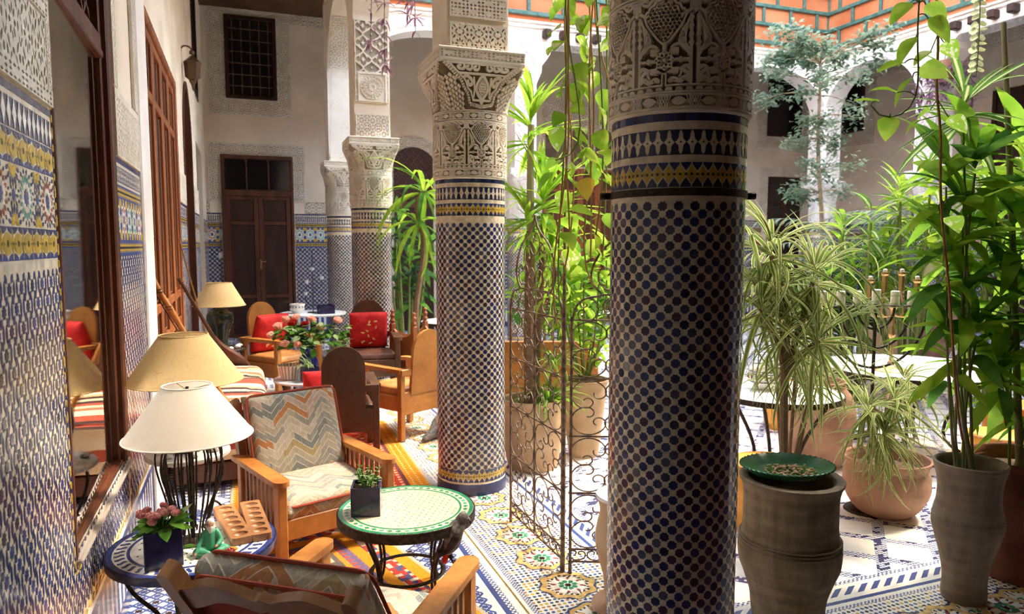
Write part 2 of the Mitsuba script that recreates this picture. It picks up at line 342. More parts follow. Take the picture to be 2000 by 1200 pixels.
def rosette_polys():
    d = {'t_black': [ngon(8, .016)], 't_green': [], 't_white': [], 't_ochre': [], 't_navy': [], 't_red': []}
    for k in range(8):
        t = k*math.pi/4
        d['t_green'].append(petal(.036, .026, (.038*math.cos(t), .038*math.sin(t)), t))
        d['t_white'].append(petal(.05, .036, (.072*math.cos(t), .072*math.sin(t)), t))
        t2 = t+math.pi/8
        d['t_red'].append(petal(.03, .016, (.076*math.cos(t2), .076*math.sin(t2)), t2))
        for t_, lo, hi in ((t, .122, .158), (t2, .104, .134)):
            m_ = (.113, .147); d['t_ochre'].append(Polygon([(R_*math.cos(t_+o), R_*math.sin(t_+o)) for R_, o in ((m_[0], -.185), ((m_[0]+lo*3)/4, -.09), (lo, 0), ((m_[0]+lo*3)/4, .09), (m_[0], .185), (m_[1], .185), ((m_[1]+hi*3)/4, .09), (hi, 0), ((m_[1]+hi*3)/4, -.09), (m_[1], -.185))]))
    for k in range(24):
        t = k*math.pi/12+.06; d['t_black'].append(ngon(4, .0066, t, ((.100+.012*math.cos(8*t))*math.cos(t), (.100+.012*math.cos(8*t))*math.sin(t))))
    for k in range(22):
        t = k*2*math.pi/22; d['t_navy'].append(ngon(4, .0055, t, ((.159+.011*math.cos(8*t))*math.cos(t), (.159+.011*math.cos(8*t))*math.sin(t))))
    return d
_ros = {k: [mk(extr(g, .0015), k) for g in v] for k, v in rosette_polys().items()}
for cx, cy in ((1.57, 3.32), (1.57, 3.67), (3.155, 2.33), (1.57, 4.02)):
    for k, v in _ros.items():
        for m in v: part('floor', k[2:]+'_tile', m, M=RT((cx, cy, 0)))
_rs = {k: [m for g in v for m in [extr(g, .0015)]] for k, v in rosette_polys().items()}
for k, v in _rs.items():
    ctr = [(1.57, 4.37+.35*i) for i in range(14)]+[(2.455+.35*i, 2.33) for i in range(9) if i != 2]
    part('floor', k[2:]+'_rosette_tiling', cat([move(m, (x, y, 0)) for x, y in ctr for m in v]), k, kind='stuff')

# ---- carved plaster motifs (unit cells), holes cut through a raised plate
def cell_arabesque(w=1.0):
    s = sbox(0, 0, 1, 1); H = []
    for k in range(8):
        t = k*math.pi/4; H.append(petal(.17, .10, (.5+.17*math.cos(t), .5+.17*math.sin(t)), t))
    for k in range(4):
        t = k*math.pi/2+math.pi/4; c = (.5+.40*math.cos(t), .5+.40*math.sin(t))
        H.append(petal(.26, .10, c, t+math.pi/2)); H.append(Point(.5+.56*math.cos(t), .5+.56*math.sin(t)).buffer(.07, quad_segs=2))
        t = k*math.pi/2; H.append(petal(.12, .16, (.5+.36*math.cos(t), .5+.36*math.sin(t)), t)); 
        H.append(petal(.22, .07, (.5+.44*math.cos(t)-.17*math.sin(t), .5+.44*math.sin(t)+.17*math.cos(t)), t+.9))
        H.append(petal(.22, .07, (.5+.44*math.cos(t)+.17*math.sin(t), .5+.44*math.sin(t)-.17*math.cos(t)), t-.9))
    return s.difference(unary_union(H).buffer(-.004)).simplify(.006)
def cell_sebka():
    """curved lozenge net with a small flower inside"""
    t = np.linspace(0, 1, 13)
    def curve(sg): return np.stack([.5+sg*.5*(.5-.5*np.cos(math.pi*t))*1.0, t*.5], 1)
    L = []
    for sg in (-1, 1):
        c = curve(sg); L += [LineString(c), LineString(np.column_stack([c[:, 0], 1-c[:, 1]]))]
    net = unary_union([l.buffer(.045) for l in L])
    inner = unary_union([petal(.30, .16, (.5, .5), math.pi/2), petal(.26, .10, (.5, .5), 0), petal(.22, .09, (.0, .02), math.pi/2), petal(.22, .09, (1.0, .02), math.pi/2)]+
        [Point(.5+a*.22, .5+b*.16).buffer(.05, quad_segs=2) for a in (-1, 1) for b in (-1, 1)]+[petal(.26, .05, (.5+a*.17, .5+b*.24), a*b*-1.0) for a in (-1, 1) for b in (-1, 1)])
    return unary_union([net, inner]).intersection(sbox(0, 0, 1, 1)).simplify(.006)
def cell_check():
    """band of eight-pointed stars in a diamond net"""
    H = []
    for i in range(4):
        for j in range(3):
            c = ((i+.5)/4, (j+.5)/3)
            if (i in (1, 2)) and j == 1: continue
            H.append(affinity.scale(ngon(4, .095, 0), 1, 1.35).buffer(0)); H[-1] = affinity.translate(H[-1], *c)
    return sbox(0, 0, 1, 1).difference(unary_union(H))
ARAB, SEBKA, CHECK = cell_arabesque(), cell_sebka(), cell_check()
ARAB_FAR = sbox(0, 0, 1, 1).difference(unary_union([affinity.rotate(affinity.scale(ngon(4, .1), 1.0, .62), 45*k, origin=(0, 0)) if False else petal(.22, .13, (.5+.2*math.cos(k*math.pi/3), .5+.2*math.sin(k*math.pi/3)), k*math.pi/3, 3) for k in range(6)]+[petal(.34, .13, (.5+.46*math.cos(k*math.pi/2+.785), .5+.46*math.sin(k*math.pi/2+.785)), k*math.pi/2+2.36, 3) for k in range(4)]+[petal(.16, .2, (.5+.44*math.cos(k*math.pi/2), .5+.44*math.sin(k*math.pi/2)), k*math.pi/2, 3) for k in range(4)])).buffer(0)
def fill(region, cell, cw, ch, x0=None, z0=None, seam=.0):
    """region covered with repeats of a unit cell, clipped"""
    b = region.bounds; x0 = b[0] if x0 is None else x0; z0 = b[1] if z0 is None else z0
    c = affinity.scale(cell, cw, ch, origin=(0, 0)); out = []
    for i in range(int(math.floor((b[0]-x0)/cw)), int(math.ceil((b[2]-x0)/cw))):
        for j in range(int(math.floor((b[1]-z0)/ch)), int(math.ceil((b[3]-z0)/ch))):
            t = affinity.translate(c, x0+i*cw, z0+j*ch)
            if region.contains(t.envelope): out.append(t)
            elif region.intersects(t): out += geoms(t.intersection(region))
    return out
def even(L, w): return L/max(1, round(L/w))

# ---- left wall: body with openings, y-z outline extruded in x
def yz_plate(poly, x0, x1):
    v, f = extr(poly, x1-x0)                              # (y, z, d) -> x0 + d
    return np.stack([x0+v[:, 2], v[:, 0], v[:, 1]], 1), f
HW = 6.2
MIR, DOOR = (2.83, 4.07, .70, 3.55), (5.52, 8.15, 0.0, 3.42)
arch_door = sbox(9.2, 0, 10.75, 3.0).union(affinity.scale(Point(9.975, 3.0).buffer(.775, quad_segs=12), 1, 1.05))
body = sbox(YN, 0, YB, HW+.3).difference(sbox(MIR[0], MIR[2], MIR[1], MIR[3])).difference(sbox(DOOR[0], -1, DOOR[1], DOOR[3])).difference(arch_door).difference(sbox(11.9, -1, 13.6, 3.35)).difference(sbox(11.8, 4.1, 12.9, 5.9))
single('wall_left', yz_plate(body, XW-.18, XW), 'm_plaster', 'tall plastered gallery wall with tiled dado on the left', kind='structure')
part('wall_left', 'core', bx(XW-.5, XW-.178, YN, YB, 0, HW+.3), 'm_plaster')
# pilaster and distant dado tiling, plaster friezes
for a, b in ((4.13, 5.02), (8.25, 9.15), (10.8, 11.85), (13.65, YB)):
    part('wall_left', 'dado', bx(XW, XW+.012, a, b, 0, 2.24), 'm_zellij_side')
fz = []
for a, b in ((4.13, 5.02), (8.25, 9.15), (10.8, 11.85)):
    fz += fill(sbox(a, 2.25, b, 2.56), ARAB, even(b-a, .15), .155)
    fz += [sbox(a, 2.56, b, 2.59)]
for a, b in ((4.13, 4.25), (4.90, 5.02)):
    fz += fill(sbox(a, 2.60, b, 5.6), ARAB, .12, .15)
part('wall_left', 'carved_frieze', relief(fz, .016, plane_map((XW+.004, 0, 0), (0, 1, 0), (0, 0, 1), (1, 0, 0))), 'm_carved')
part('wall_left', 'frieze_ground', cat([bx(XW, XW+.005, 4.13, 5.02, 2.24, 2.6), bx(XW, XW+.005, 8.25, 9.15, 2.24, 2.6), bx(XW, XW+.005, 4.13, 4.25, 2.6, 5.6), bx(XW, XW+.005, 4.90, 5.02, 2.6, 5.6)]), 'm_recess_shade_pale')
part('wall_left', 'plaster_strip', bx(XW, XW+.03, 5.02, 5.50, 0, 5.6, .01), 'm_plaster_white')

# near stretch of the dado, tile by tile
wl = lambda x0: plane_map((x0, 0, 0), (0, 1, 0), (0, 0, 1), (1, 0, 0))
NEAR = [sbox(1.0, .46, 2.82, 1.74), sbox(2.82, .46, 4.13, .655)]
part('wall_left', 'dado_ground', cat([bx(XW, XW+.0085, 1.0, 2.80, .0, 2.25), bx(XW, XW+.008, 2.80, 4.13, 0, .66)]), 't_cream')
P_ = .112
def lattice_cell():
    q = P_/2; d = {'star': [star(8, .0205, .0125, math.pi/8), star(8, .0205, .0125, math.pi/8, (q, q))], 'rest': []}
    for cx, cz in ((q, 0), (0, q)):
        for s in (-1, 1): d['rest'].append(petal(.050, .0155, (cx+s*.0135, cz), math.pi/2))
    for cx, cz in ((0, 0), (q, q)):
        for sx in (-1, 1):
            for sz in (-1, 1): d['rest'].append(petal(.030, .0185, (cx+sx*.0275, cz+sz*.029), sx*sz*1.0))
    return d
LC = lattice_cell()
star_ply = {k: mk(relief(LC['star'], .0022, plane_map((0, 0, 0), (0, 1, 0), (0, 0, 1), (1, 0, 0))), k) for k in ('t_navy', 't_cobalt', 't_blue')}
rest_m = relief(LC['rest'], .002, plane_map((0, 0, 0), (0, 1, 0), (0, 0, 1), (1, 0, 0)))
cells = []
for reg in NEAR:
    b = reg.bounds
    for i in range(int(b[0]/P_), int(b[2]/P_)+1):
        for j in range(int(b[1]/P_), int(b[3]/P_)+1):
            y, z = (i+.5)*P_, (j+.5)*P_
            if b[0]+.02 < y < b[2]-.05 and b[1]+.02 < z < b[3]-.02: cells.append((y, z))
cells.sort(key=lambda c: abs(c[0]-2.45)+.25*abs(c[1]-1.3))
far = []
for i, (y, z) in enumerate(cells):
    k = ('t_navy', 't_blue', 't_cobalt')[RNG.integers(3)]
    if i < 290: part('wall_left', 'star_tile', star_ply[k], M=RT((XW+.008, y, z)))
    else: far.append(move(relief(LC['star'], .0022, plane_map((0, 0, 0), (0, 1, 0), (0, 0, 1), (1, 0, 0))), (XW+.008, y, z)))
if far: part('wall_left', 'star_tiling', cat(far), 't_navy', kind='stuff')
part('wall_left', 'petal_tiling', cat([move(rest_m, (XW+.008, y, z)) for y, z in cells]), 't_blue', kind='stuff')
def wall_pieces(name, polys, mats, d=.002, lim=300):
    for i, g in enumerate(polys):
        part('wall_left', name, relief([g], d, wl(XW+.008)), mats[i % len(mats)])
y0, y1 = 1.90, 2.80
for zc in (1.802, 2.068):                                  # yellow bands between blue triangles
    n = round((y1-y0)/.10); w = (y1-y0)/n
    hexes = [Polygon([(y0+(i+.5)*w+dx*w, zc+dz) for dx, dz in ((-.38, 0), (-.33, .016), (-.18, .027), (0, .031), (.18, .027), (.33, .016), (.38, 0), (.33, -.016), (.18, -.027), (0, -.031), (-.18, -.027), (-.33, -.016))]).difference(Point(y0+(i+.5)*w, zc).buffer(.010, quad_segs=2)) for i in range(n)]
    wall_pieces('yellow_tile', hexes, ['t_yellow']); wall_pieces('yellow_spindle_tile', [petal(.070, .022, (y0+i*w, zc), math.pi/2).difference(ngon(4, .007, 0, (y0+i*w, zc))) for i in range(1, n)], ['t_yellow'])
    tri = [Polygon([(y0+i*w+dx*w, zc+s*dz) for dx, dz in ((.03, .046), (.47, .046), (.40, .036), (.25, .029), (.12, .026), (.06, .038))]) for i in range(n) for s in (-1, 1)]+[Polygon([(y0+i*w-dx*w, zc+s*dz) for dx, dz in ((.03, .046), (.47, .046), (.40, .036), (.25, .029), (.12, .026), (.06, .038))]) for i in range(1, n+1) for s in (-1, 1)]
    wall_pieces('blue_triangle_tile', tri, ['t_cobalt', 't_blue'])
    part('wall_left', 'dot_tiling', relief([Point(y0+(i+.5)*w, zc).buffer(.0085, quad_segs=2) for i in range(n)]+[ngon(4, .0055, 0, (y0+i*w, zc)) for i in range(1, n)]+[ngon(4, .004, 0, (y0+i*w+s*.2*w, zc)) for i in range(1, n) for s in (-1, 1)], .002, wl(XW+.0085)), 't_black', kind='stuff')
n = 18; w = (y1-y0)/n                                        # balusters
for i in range(n):
    c = y0+(i+.5)*w
    wall_pieces('baluster_tile', [Polygon([(c+dx*w, 2.160+dz) for dx, dz in ((-.06, .040), (.06, .040), (.12, .026), (.30, .008), (.42, 0), (.30, -.008), (.12, -.026), (.06, -.040), (-.06, -.040), (-.12, -.026), (-.30, -.008), (-.42, 0), (-.30, .008), (-.12, .026))])], ['t_white'], .003)
part('wall_left', 'baluster_ground', bx(XW, XW+.0095, y0, y1, 2.118, 2.202), 't_navy')
for i in range(14): wall_pieces('blue_edge_tile', [sbox(y0+i*(y1-y0)/14+.001, 2.218, y0+(i+1)*(y1-y0)/14-.001, 2.241)], ['t_navy', 't_blue'])
# rosette frieze between the yellow bands
for i, c in enumerate((2.70, 2.455, 2.21, 1.965)):
    z = 1.935; ring = ('t_red', 't_teal')[i % 2]; by = {'t_cobalt': [star(8, .026, .017, 0, (c, z)), star(8, .020, .013, 0, (c+.1225, z))], ring: [], 't_white': [], 't_blue': [], 't_yellow': [], 't_black': []}
    for k in range(16):
        t = k*math.pi/8
        by[ring].append(petal(.024, .014, (c+.054*math.cos(t), z+.054*math.sin(t)), t)); by['t_white'].append(petal(.022, .010, (c+.036*math.cos(t), z+.036*math.sin(t)), t))
        by['t_blue'].append(petal(.016, .010, (c+.076*math.cos(t+.2), z+.076*math.sin(t+.2)), t+.2))
    for k in range(8): t = k*math.pi/4; by['t_black'].append(petal(.020, .010, (c+.1225+.032*math.cos(t), z+.032*math.sin(t)), t))
    for s in (-1, 1):
        for k in range(7):
            t = -s*math.pi/2+(k-3)*.42; o = (c+.1225, z+s*.088)
            by['t_yellow'].append(petal(.030, .016, (o[0]+.026*math.cos(t), o[1]+.026*math.sin(t)), t)); by['t_blue'].append(petal(.026, .014, (o[0]+.052*math.cos(t), o[1]+.052*math.sin(t)), t))
    for k, v in by.items(): part('wall_left', k[2:]+'_rosette_tiling', relief([g.intersection(sbox(1.9, 1.852, 2.795, 2.018)) for g in v if g.intersects(sbox(1.9, 1.852, 2.795, 2.018))], .002, wl(XW+.008)), k, kind='stuff')
for i in range(34):                                          # yellow chain border beside the mirror frame
    z = .68+i*.048
    part('wall_left', 'chain_tile', relief([affinity.scale(ngon(8, .011, math.pi/8, (2.805, z)), .8, (1.9 if i % 2 else 1.2)).difference(ngon(4, .005, 0, (2.805, z)))], .003, wl(XW+.008)), 't_yellow')
for i in range(26):
    part('wall_left', 'chain_tile', relief([affinity.scale(ngon(8, .011, math.pi/8, (2.83+i*.05, .645)), (1.9 if i % 2 else 1.2), .8)], .003, wl(XW+.008)), 't_yellow')
    part('wall_left', 'chain_tile', relief([affinity.scale(ngon(8, .013, math.pi/8, (2.2+i*.074, .44)), 1.9, .8)], .003, wl(XW+.008)), 't_yellow')
part('wall_left', 'skirting_tiling', bx(XW, XW+.011, 1.0, 5.02, 0, .425), 'm_zellij_blue')
# carved plaster over the near dado
cv = fill(sbox(2.15, 2.30, 2.74, 2.52), ARAB, .147, .22)+fill(sbox(2.15, 2.25, 2.80, 2.30), CHECK, .16, .05)+fill(sbox(2.15, 2.53, 2.80, 2.58), CHECK, .16, .05)+fill(sbox(2.66, 2.58, 2.80, 3.2), ARAB, .14, .2)+fill(sbox(2.745, 2.30, 2.80, 2.53), ARAB, .055, .08)
part('wall_left', 'carved_panel', relief(cv, .014, wl(XW+.006)), 'm_carved')
part('wall_left', 'carved_ground', cat([bx(XW, XW+.007, 2.0, 2.81, 2.25, 2.6), bx(XW, XW+.007, 2.64, 2.81, 2.6, 3.2)]), 'm_recess_shade')
part('wall_left', 'plaster_panel', bx(XW, XW+.012, 2.0, 2.64, 2.60, 3.3, .006), 'm_plaster_white')

# ---- tall framed mirror in its niche, and the sill below
m = thing('wall_mirror', 'tall dark wood framed mirror set into the tiled left wall', 'mirror')
a, b, z0, z1 = MIR
part(m, 'glass', apply(bx(-.008, 0, 0, 1.15, z0+.02, 2.72), frame((XW-.012, a+.03, 0), (.9998, .02, 0), (-.02, .9998, 0), (0, 0, 1))), 'm_mirror')
part(m, 'stile', bx(XW-.10, XW+.012, a-.0, a+.030, z0-.02, z1, .005), 'm_mahogany')
part(m, 'stile', cat([bx(XW-.11, XW+.012, b-.045, b+.06, z0-.0, z1, .008), bx(XW-.12, XW-.015, b-.075, b-.04, z0, z1, .006)]), 'm_mahogany')
part(m, 'rail', cat([bx(XW-.11, XW-.01, a+.04, b-.07, 2.72, 2.80, .010), bx(XW-.12, XW-.004, a+.03, b-.07, 2.69, 2.73, .006)]), 'm_mahogany')
part(m, 'bottom_rail', bx(XW-.12, XW-.002, a+.03, b-.07, z0, z0+.022, .005), 'm_mahogany')
part(m, 'top_panel', bx(XW-.12, XW-.06, a+.04, b-.08, 2.80, z1), 'm_darkwood')
part(m, 'fretwork', relief(fill(sbox(a+.06, 2.82, b-.16, 3.5), SEBKA, .16, .2), .02, wl(XW-.06)), 'm_mahogany', kind='stuff')
part('wall_left', 'sill', cat([bx(XW-.10, XW+.012, a, b+.06, z0-.045, z0, .006), bx(XW-.06, XW+.03, a, b+.06, z0-.03, z0-.012, .006)]), 'm_sill')

# ---- carved double door in the left wall
def panel_door(key, w, h, M, mw, md, rows, leaves=2, glass=None, depth=.045, name='leaf'):
    """leaves with stiles, rails and sunk panels, in local x (width), z, thickness along y"""
    lw = w/leaves
    for L in range(leaves):
        x0 = L*lw; st = min(.085, lw*.16)
        fs = [bx(x0+.003, x0+st, 0, depth, 0, h, .004), bx(x0+lw-st, x0+lw-.003, 0, depth, 0, h, .004)]
        ps, zz = [], 0.0
        for r, frac in enumerate(rows):
            z1 = zz+frac*h; fs.append(bx(x0+st, x0+lw-st, .002, depth-.002, zz, zz+st*.8, .004))
            ps.append((x0+st, x0+lw-st, zz+st*.8, z1)); zz = z1
        fs.append(bx(x0+st, x0+lw-st, .002, depth-.002, h-st*.8, h, .004))
        lf = part(key, name, cat([apply(m, M) for m in fs]), mw)
        for (a, b, c, d) in ps:
            mid = (a+b)/2
            k = part(lf, 'panel', cat([apply(bx(a, b, depth*.3, depth*.6, c, d), M)]), md)
            if d-c > .2: part(lf, 'moulding', cat([apply(tube(np.array([[p[0], depth*.62 if True else 0, p[1]] for p in np.asarray(sbox(a+.02, c+.02, b-.02, d-.02).exterior.coords)]), .007, 5), M)]), mw)
door = thing('door_1', 'tall orange brown carved cedar double door in the left wall', kind='structure')
DM = frame((XW-.07, DOOR[0]+.06, 0), (0, 1, 0), (1, 0, 0), (0, 0, 1))
panel_door(door, DOOR[1]-DOOR[0]-.12, 3.36, DM, 'm_cedar', 'm_darkwood', (.30, .08, .47, .15), leaves=4, depth=.07)
part(door, 'jamb', cat([bx(XW-.1, XW+.02, DOOR[0]-.02, DOOR[0]+.06, 0, DOOR[3], .01), bx(XW-.1, XW+.02, DOOR[1]-.06, DOOR[1]+.02, 0, DOOR[3], .01), bx(XW-.1, XW+.02, DOOR[0], DOOR[1], DOOR[3]-.06, DOOR[3]+.02, .01)]), 'm_cedar')
door = thing('door_2', 'dark arched doorway in the left wall past the lantern', kind='structure')
part(door, 'leaf', yz_plate(arch_door.buffer(-.02), XW-.17, XW-.12), 'm_darkwood')
part(door, 'frame', yz_plate(arch_door.difference(arch_door.buffer(-.09)), XW-.15, XW+.015), 'm_mahogany')
door = thing('door_3', 'dark wooden door at the far end of the left wall', kind='structure')
panel_door(door, 1.66, 3.33, frame((XW-.12, 11.92, 0), (0, 1, 0), (1, 0, 0), (0, 0, 1)), 'm_mahogany', 'm_darkwood', (.3, .4, .3))
wn = thing('window_1', 'dark upper window in the left wall by the corner', kind='structure')
part(wn, 'pane', bx(XW-.14, XW-.12, 11.8, 12.9, 4.1, 5.9), 'm_glass_dark')
part(wn, 'frame', yz_plate(sbox(11.8, 4.1, 12.9, 5.9).difference(sbox(11.87, 4.17, 12.83, 5.83)), XW-.12, XW+.02), 'm_darkwood')

# ---- back wall (the whole far side), with its doors and windows
xz = lambda y: plane_map((0, y, 0), (1, 0, 0), (0, 0, 1), (0, -1, 0))
single('wall_back', bx(XW-.5, XR+.3, YB, YB+.25, 0, 9), 'm_plaster', 'plastered wall at the far end with tiled dado and carved plaster frames', kind='structure')
for a, b in ((XW, -.31), (1.0, 2.95), (3.85, 6.3), (8.1, 12.3), (13.6, XR)):
    part('wall_back', 'dado', bx(a, b, YB-.012, YB, 0, 2.40), 'm_zellij_back')
fz, gr = [], []
def frame_frieze(x0, x1, z0, z1, X0, X1, Z0, Z1):
    global fz, gr
    reg = sbox(X0, Z0, X1, Z1).difference(sbox(x0, z0, x1, z1)); gr += geoms(reg)
    fz += fill(reg, ARAB_FAR, .14, .14, X0, Z0)
    for e in (sbox(X0, Z0, X1, Z1), sbox(x0, z0, x1, z1)): fz += geoms(e.exterior.buffer(.012, cap_style='flat', join_style='mitre'))
frame_frieze(-.31, 1.0, .0, 3.5, -.52, 1.22, 2.62, 3.72)
frame_frieze(-.175, .75, 4.55, 6.08, -.48, 1.0, 4.25, 6.2)
fz += fill(sbox(XW, 2.42, -.52, 2.62), ARAB_FAR, .14, .2)+fill(sbox(1.22, 2.42, 2.9, 2.62), ARAB_FAR, .14, .2)+fill(sbox(1.0, 6.0, 1.9, 6.2), ARAB_FAR, .14, .2)
gr += [sbox(XW, 2.41, -.52, 2.63), sbox(1.22, 2.41, 2.9, 2.63), sbox(1.0, 6.0, 1.9, 6.2)]
# arched door seen between the far columns, carved recess with a wooden door, windows and doors right
archA = sbox(2.98, 0, 3.80, 3.30).union(Point(3.39, 3.30).buffer(.50, quad_segs=10).intersection(sbox(2.98, 3.0, 3.80, 4)))
archO = archA.buffer(.24).intersection(sbox(2.6, 0, 4.2, 4.2))
fz += fill(archO.difference(archA), ARAB_FAR, .14, .14); gr.append(archO.difference(archA))
big = sbox(6.3, 3.55, 8.1, 5.0); aA = unary_union([sbox(6.3+.62*i+.06, 0, 6.3+.62*i+.5, 4.2).union(Point(6.3+.62*i+.28, 4.2).buffer(.22, quad_segs=8)) for i in range(3)])
fz += fill(big.difference(aA), ARAB_FAR, .18, .18); gr.append(big)
frame_frieze(12.37, 13.43, 4.5, 5.95, 12.1, 13.7, 4.2, 6.2)
frame_frieze(12.45, 13.47, 0, 3.52, 12.2, 13.7, 2.62, 3.75)
part('wall_back', 'carved_frieze', relief(fz, .016, xz(YB-.006)), 'm_carved')
part('wall_back', 'frieze_ground', relief(gr, .006, xz(YB)), 'm_recess_shade')
DB = lambda x0: frame((x0, YB-.002, 0), (1, 0, 0), (0, -1, 0), (0, 0, 1))
d2 = thing('door_4', 'dark reddish double door in the far end wall of the gallery', kind='structure')
panel_door(d2, 1.19, 2.72, DB(-.25), 'm_mahogany', 'm_darkwood', (.28, .52, .20), leaves=2, depth=.06)
part(d2, 'frame', cat([bx(-.31, -.245, YB-.09, YB, 0, 3.5, .01), bx(.945, 1.0, YB-.09, YB, 0, 3.5, .01), bx(-.31, 1.0, YB-.09, YB, 3.42, 3.5, .01), bx(-.31, 1.0, YB-.085, YB, 2.72, 2.84, .01)]), 'm_mahogany')
part(d2, 'transom_pane', cat([bx(-.24+.40*i, .13+.40*i, YB-.03, YB-.02, 2.85, 3.42) for i in range(3)]), 'm_glass_dark')
part(d2, 'transom_bar', cat([bx(.135+.40*i, .155+.40*i, YB-.06, YB-.01, 2.84, 3.42) for i in range(2)]), 'm_mahogany')
part(d2, 'handle', cat([cbox((.36, YB-.068, 1.42), (.03, .012, .2), .004), tube([(.36, YB-.07, 1.47), (.36, YB-.11, 1.47), (.46, YB-.11, 1.47)], .009, 8)]), 'm_brass', label='brass lever handle')
single('light_switch', cat([cbox((-.36, YB-.02, 1.60), (.07, .02, .10), .004), cbox((-.36, YB-.034, 1.60), (.03, .012, .05), .004)]), 'm_plaster_white', 'small white switch box beside the far double door', 'switch')
w2 = thing('window_2', 'dark upper window with iron grille above the far double door', kind='structure')
part(w2, 'pane', bx(-.175, .75, YB-.012, YB-.002, 4.55, 6.08), 'm_glass_dark')
part(w2, 'frame', cat([bx(-.175, -.10, YB-.06, YB, 4.55, 6.08, .01), bx(.675, .75, YB-.06, YB, 4.55, 6.08, .01), bx(-.175, .75, YB-.06, YB, 4.55, 4.62, .01), bx(-.175, .75, YB-.06, YB, 6.01, 6.08, .01)]), 'm_darkwood')
for i in range(5): part(w2, 'grille_bar', bx(-.04+.16*i, -.03+.16*i, YB-.045, YB-.03, 4.6, 6.03), 'm_iron_rust')
for i in range(6): part(w2, 'grille_bar', bx(-.12, .70, YB-.046, YB-.034, 4.78+.21*i, 4.79+.21*i), 'm_iron_rust')
d3 = thing('door_5', 'dark arched wooden door between the far tiled columns', kind='structure')
v, f = extr(archA, .04); part(d3, 'leaf', (np.stack([v[:, 0], YB-.005-v[:, 2], v[:, 1]], 1), f), 'm_darkwood')
part(d3, 'fretwork', relief(fill(archA.intersection(sbox(2.9, 2.7, 3.9, 4)), SEBKA, .16, .2), .02, xz(YB-.045)), 'm_mahogany', kind='stuff')
part(d3, 'lintel', bx(2.96, 3.82, YB-.08, YB, 2.55, 2.68, .01), 'm_mahogany')
d4 = thing('door_6', 'wide carved brown wooden door behind the hanging vine', kind='structure')
panel_door(d4, 1.8, 3.5, DB(6.3), 'm_cedar', 'm_mahogany', (.3, .15, .4, .15), leaves=4, depth=.06)
for nm, x0, x1, z0, z1, lab in (('window_3', 12.37, 13.43, 4.5, 5.95, 'dark upper window in the far right corner gallery'),):
    wn = thing(nm, lab, kind='structure')
    part(wn, 'pane', bx(x0, x1, YB-.012, YB-.002, z0, z1), 'm_glass_dark')
    part(wn, 'frame', cat([bx(x0, x0+.07, YB-.05, YB, z0, z1), bx(x1-.07, x1, YB-.05, YB, z0, z1), bx(x0, x1, YB-.05, YB, z0, z0+.07)]), 'm_darkwood')
d5 = thing('door_7', 'dark doorway under the far right gallery', kind='structure')
panel_door(d5, 1.02, 3.5, DB(12.45), 'm_darkwood', 'm_glass_dark', (.4, .4, .2), leaves=2, depth=.05)

# ---- right wall of the opposite gallery
single('wall_right', bx(XR, XR+.25, YN-.3, YB+.25, 0, 9), 'm_plaster', 'plain plastered wall of the opposite gallery', kind='structure')
part('wall_right', 'dado', bx(XR-.012, XR, YN, YB, 0, 2.30), 'm_zellij_side')
yzr = plane_map((XR-.006, 0, 0), (0, 1, 0), (0, 0, 1), (-1, 0, 0))
reg = sbox(13.2, 4.22, 14.75, 6.2).difference(sbox(13.5, 4.55, 14.4, 5.95))
part('wall_right', 'carved_frieze', relief(fill(reg, ARAB_FAR, .14, .14)+fill(sbox(5.5, 5.75, 13.2, 6.15), ARAB_FAR, .2, .2), .016, yzr), 'm_carved')
part('wall_right', 'frieze_ground', relief([reg, sbox(5.5, 5.74, 13.2, 6.16)], .005, plane_map((XR, 0, 0), (0, 1, 0), (0, 0, 1), (-1, 0, 0))), 'm_recess_shade_pale')
wn = thing('window_4', 'dark upper window seen through the right hand arch', kind='structure')
part(wn, 'pane', bx(XR-.012, XR-.002, 13.5, 14.4, 4.55, 5.95), 'm_glass_dark')
part(wn, 'frame', cat([bx(XR-.05, XR, 13.5, 13.58, 4.55, 5.95), bx(XR-.05, XR, 14.32, 14.4, 4.55, 5.95), bx(XR-.05, XR, 13.5, 14.4, 4.55, 4.62)]), 'm_darkwood')
d6 = thing('door_8', 'tall dark wooden door in the opposite gallery wall behind the leafy stems', kind='structure')
panel_door(d6, 2.6, 4.85, frame((XR-.002, 7.7, 0), (0, 1, 0), (-1, 0, 0), (0, 0, 1)), 'm_darkwood', 'm_darkwood', (.3, .4, .3), leaves=3, depth=.06)

# ---- wall behind the viewer, ceilings
mat('m_added_carpet', pr(pm((.06, .015, .012), (.10, .03, .02), 20), .95, .05))
single('added_carpet', bx(XW+.1, 11.0, YN+.1, 1.72, .0016, .010, .002), 'm_added_carpet', 'unseen dark red floor cover added behind the viewer to cut bounce light', 'added_carpet')  # unseen, added to cut the bounce light on the nearest column
single('wall_near', bx(XW-.5, XR+.3, YN-.25, YN, 0, 9), 'm_ceilwood', 'unseen gallery wall behind the viewer, made dark wood to cut bounce light', kind='structure')  # out of view; set back and darkened to reduce bounce light
single('added_ceiling_near', bx(XW-.5, XR, YN, YC[0]-.35, 3.45, 3.6), 'm_ceilwood', 'unseen low dark boarded ceiling added to dim the near gallery', kind='structure')  # extra ceiling out of view, added to darken the near gallery
single('ceiling', cat([bx(XW-.5, XC[0]-.2, YN, YB, HW, HW+.25), bx(XC[0]-.2, XR, YN, YC[0]-.2, HW, HW+.25), bx(XC[0]-.2, XR, YC[1]+.2, YB, HW, HW+.25), bx(XC[1]+.2, XR, YC[0]-.2, YC[1]+.2, HW, HW+.25)]), 'm_ceilwood', 'dark brown boarded ceiling of the galleries', kind='structure')
for i in range(26):
    part('ceiling', 'beam', bx(XW, XC[0]-.2, YN+.35+i*.6, YN+.45+i*.6, HW-.14, HW, .012), 'm_ceilwood')
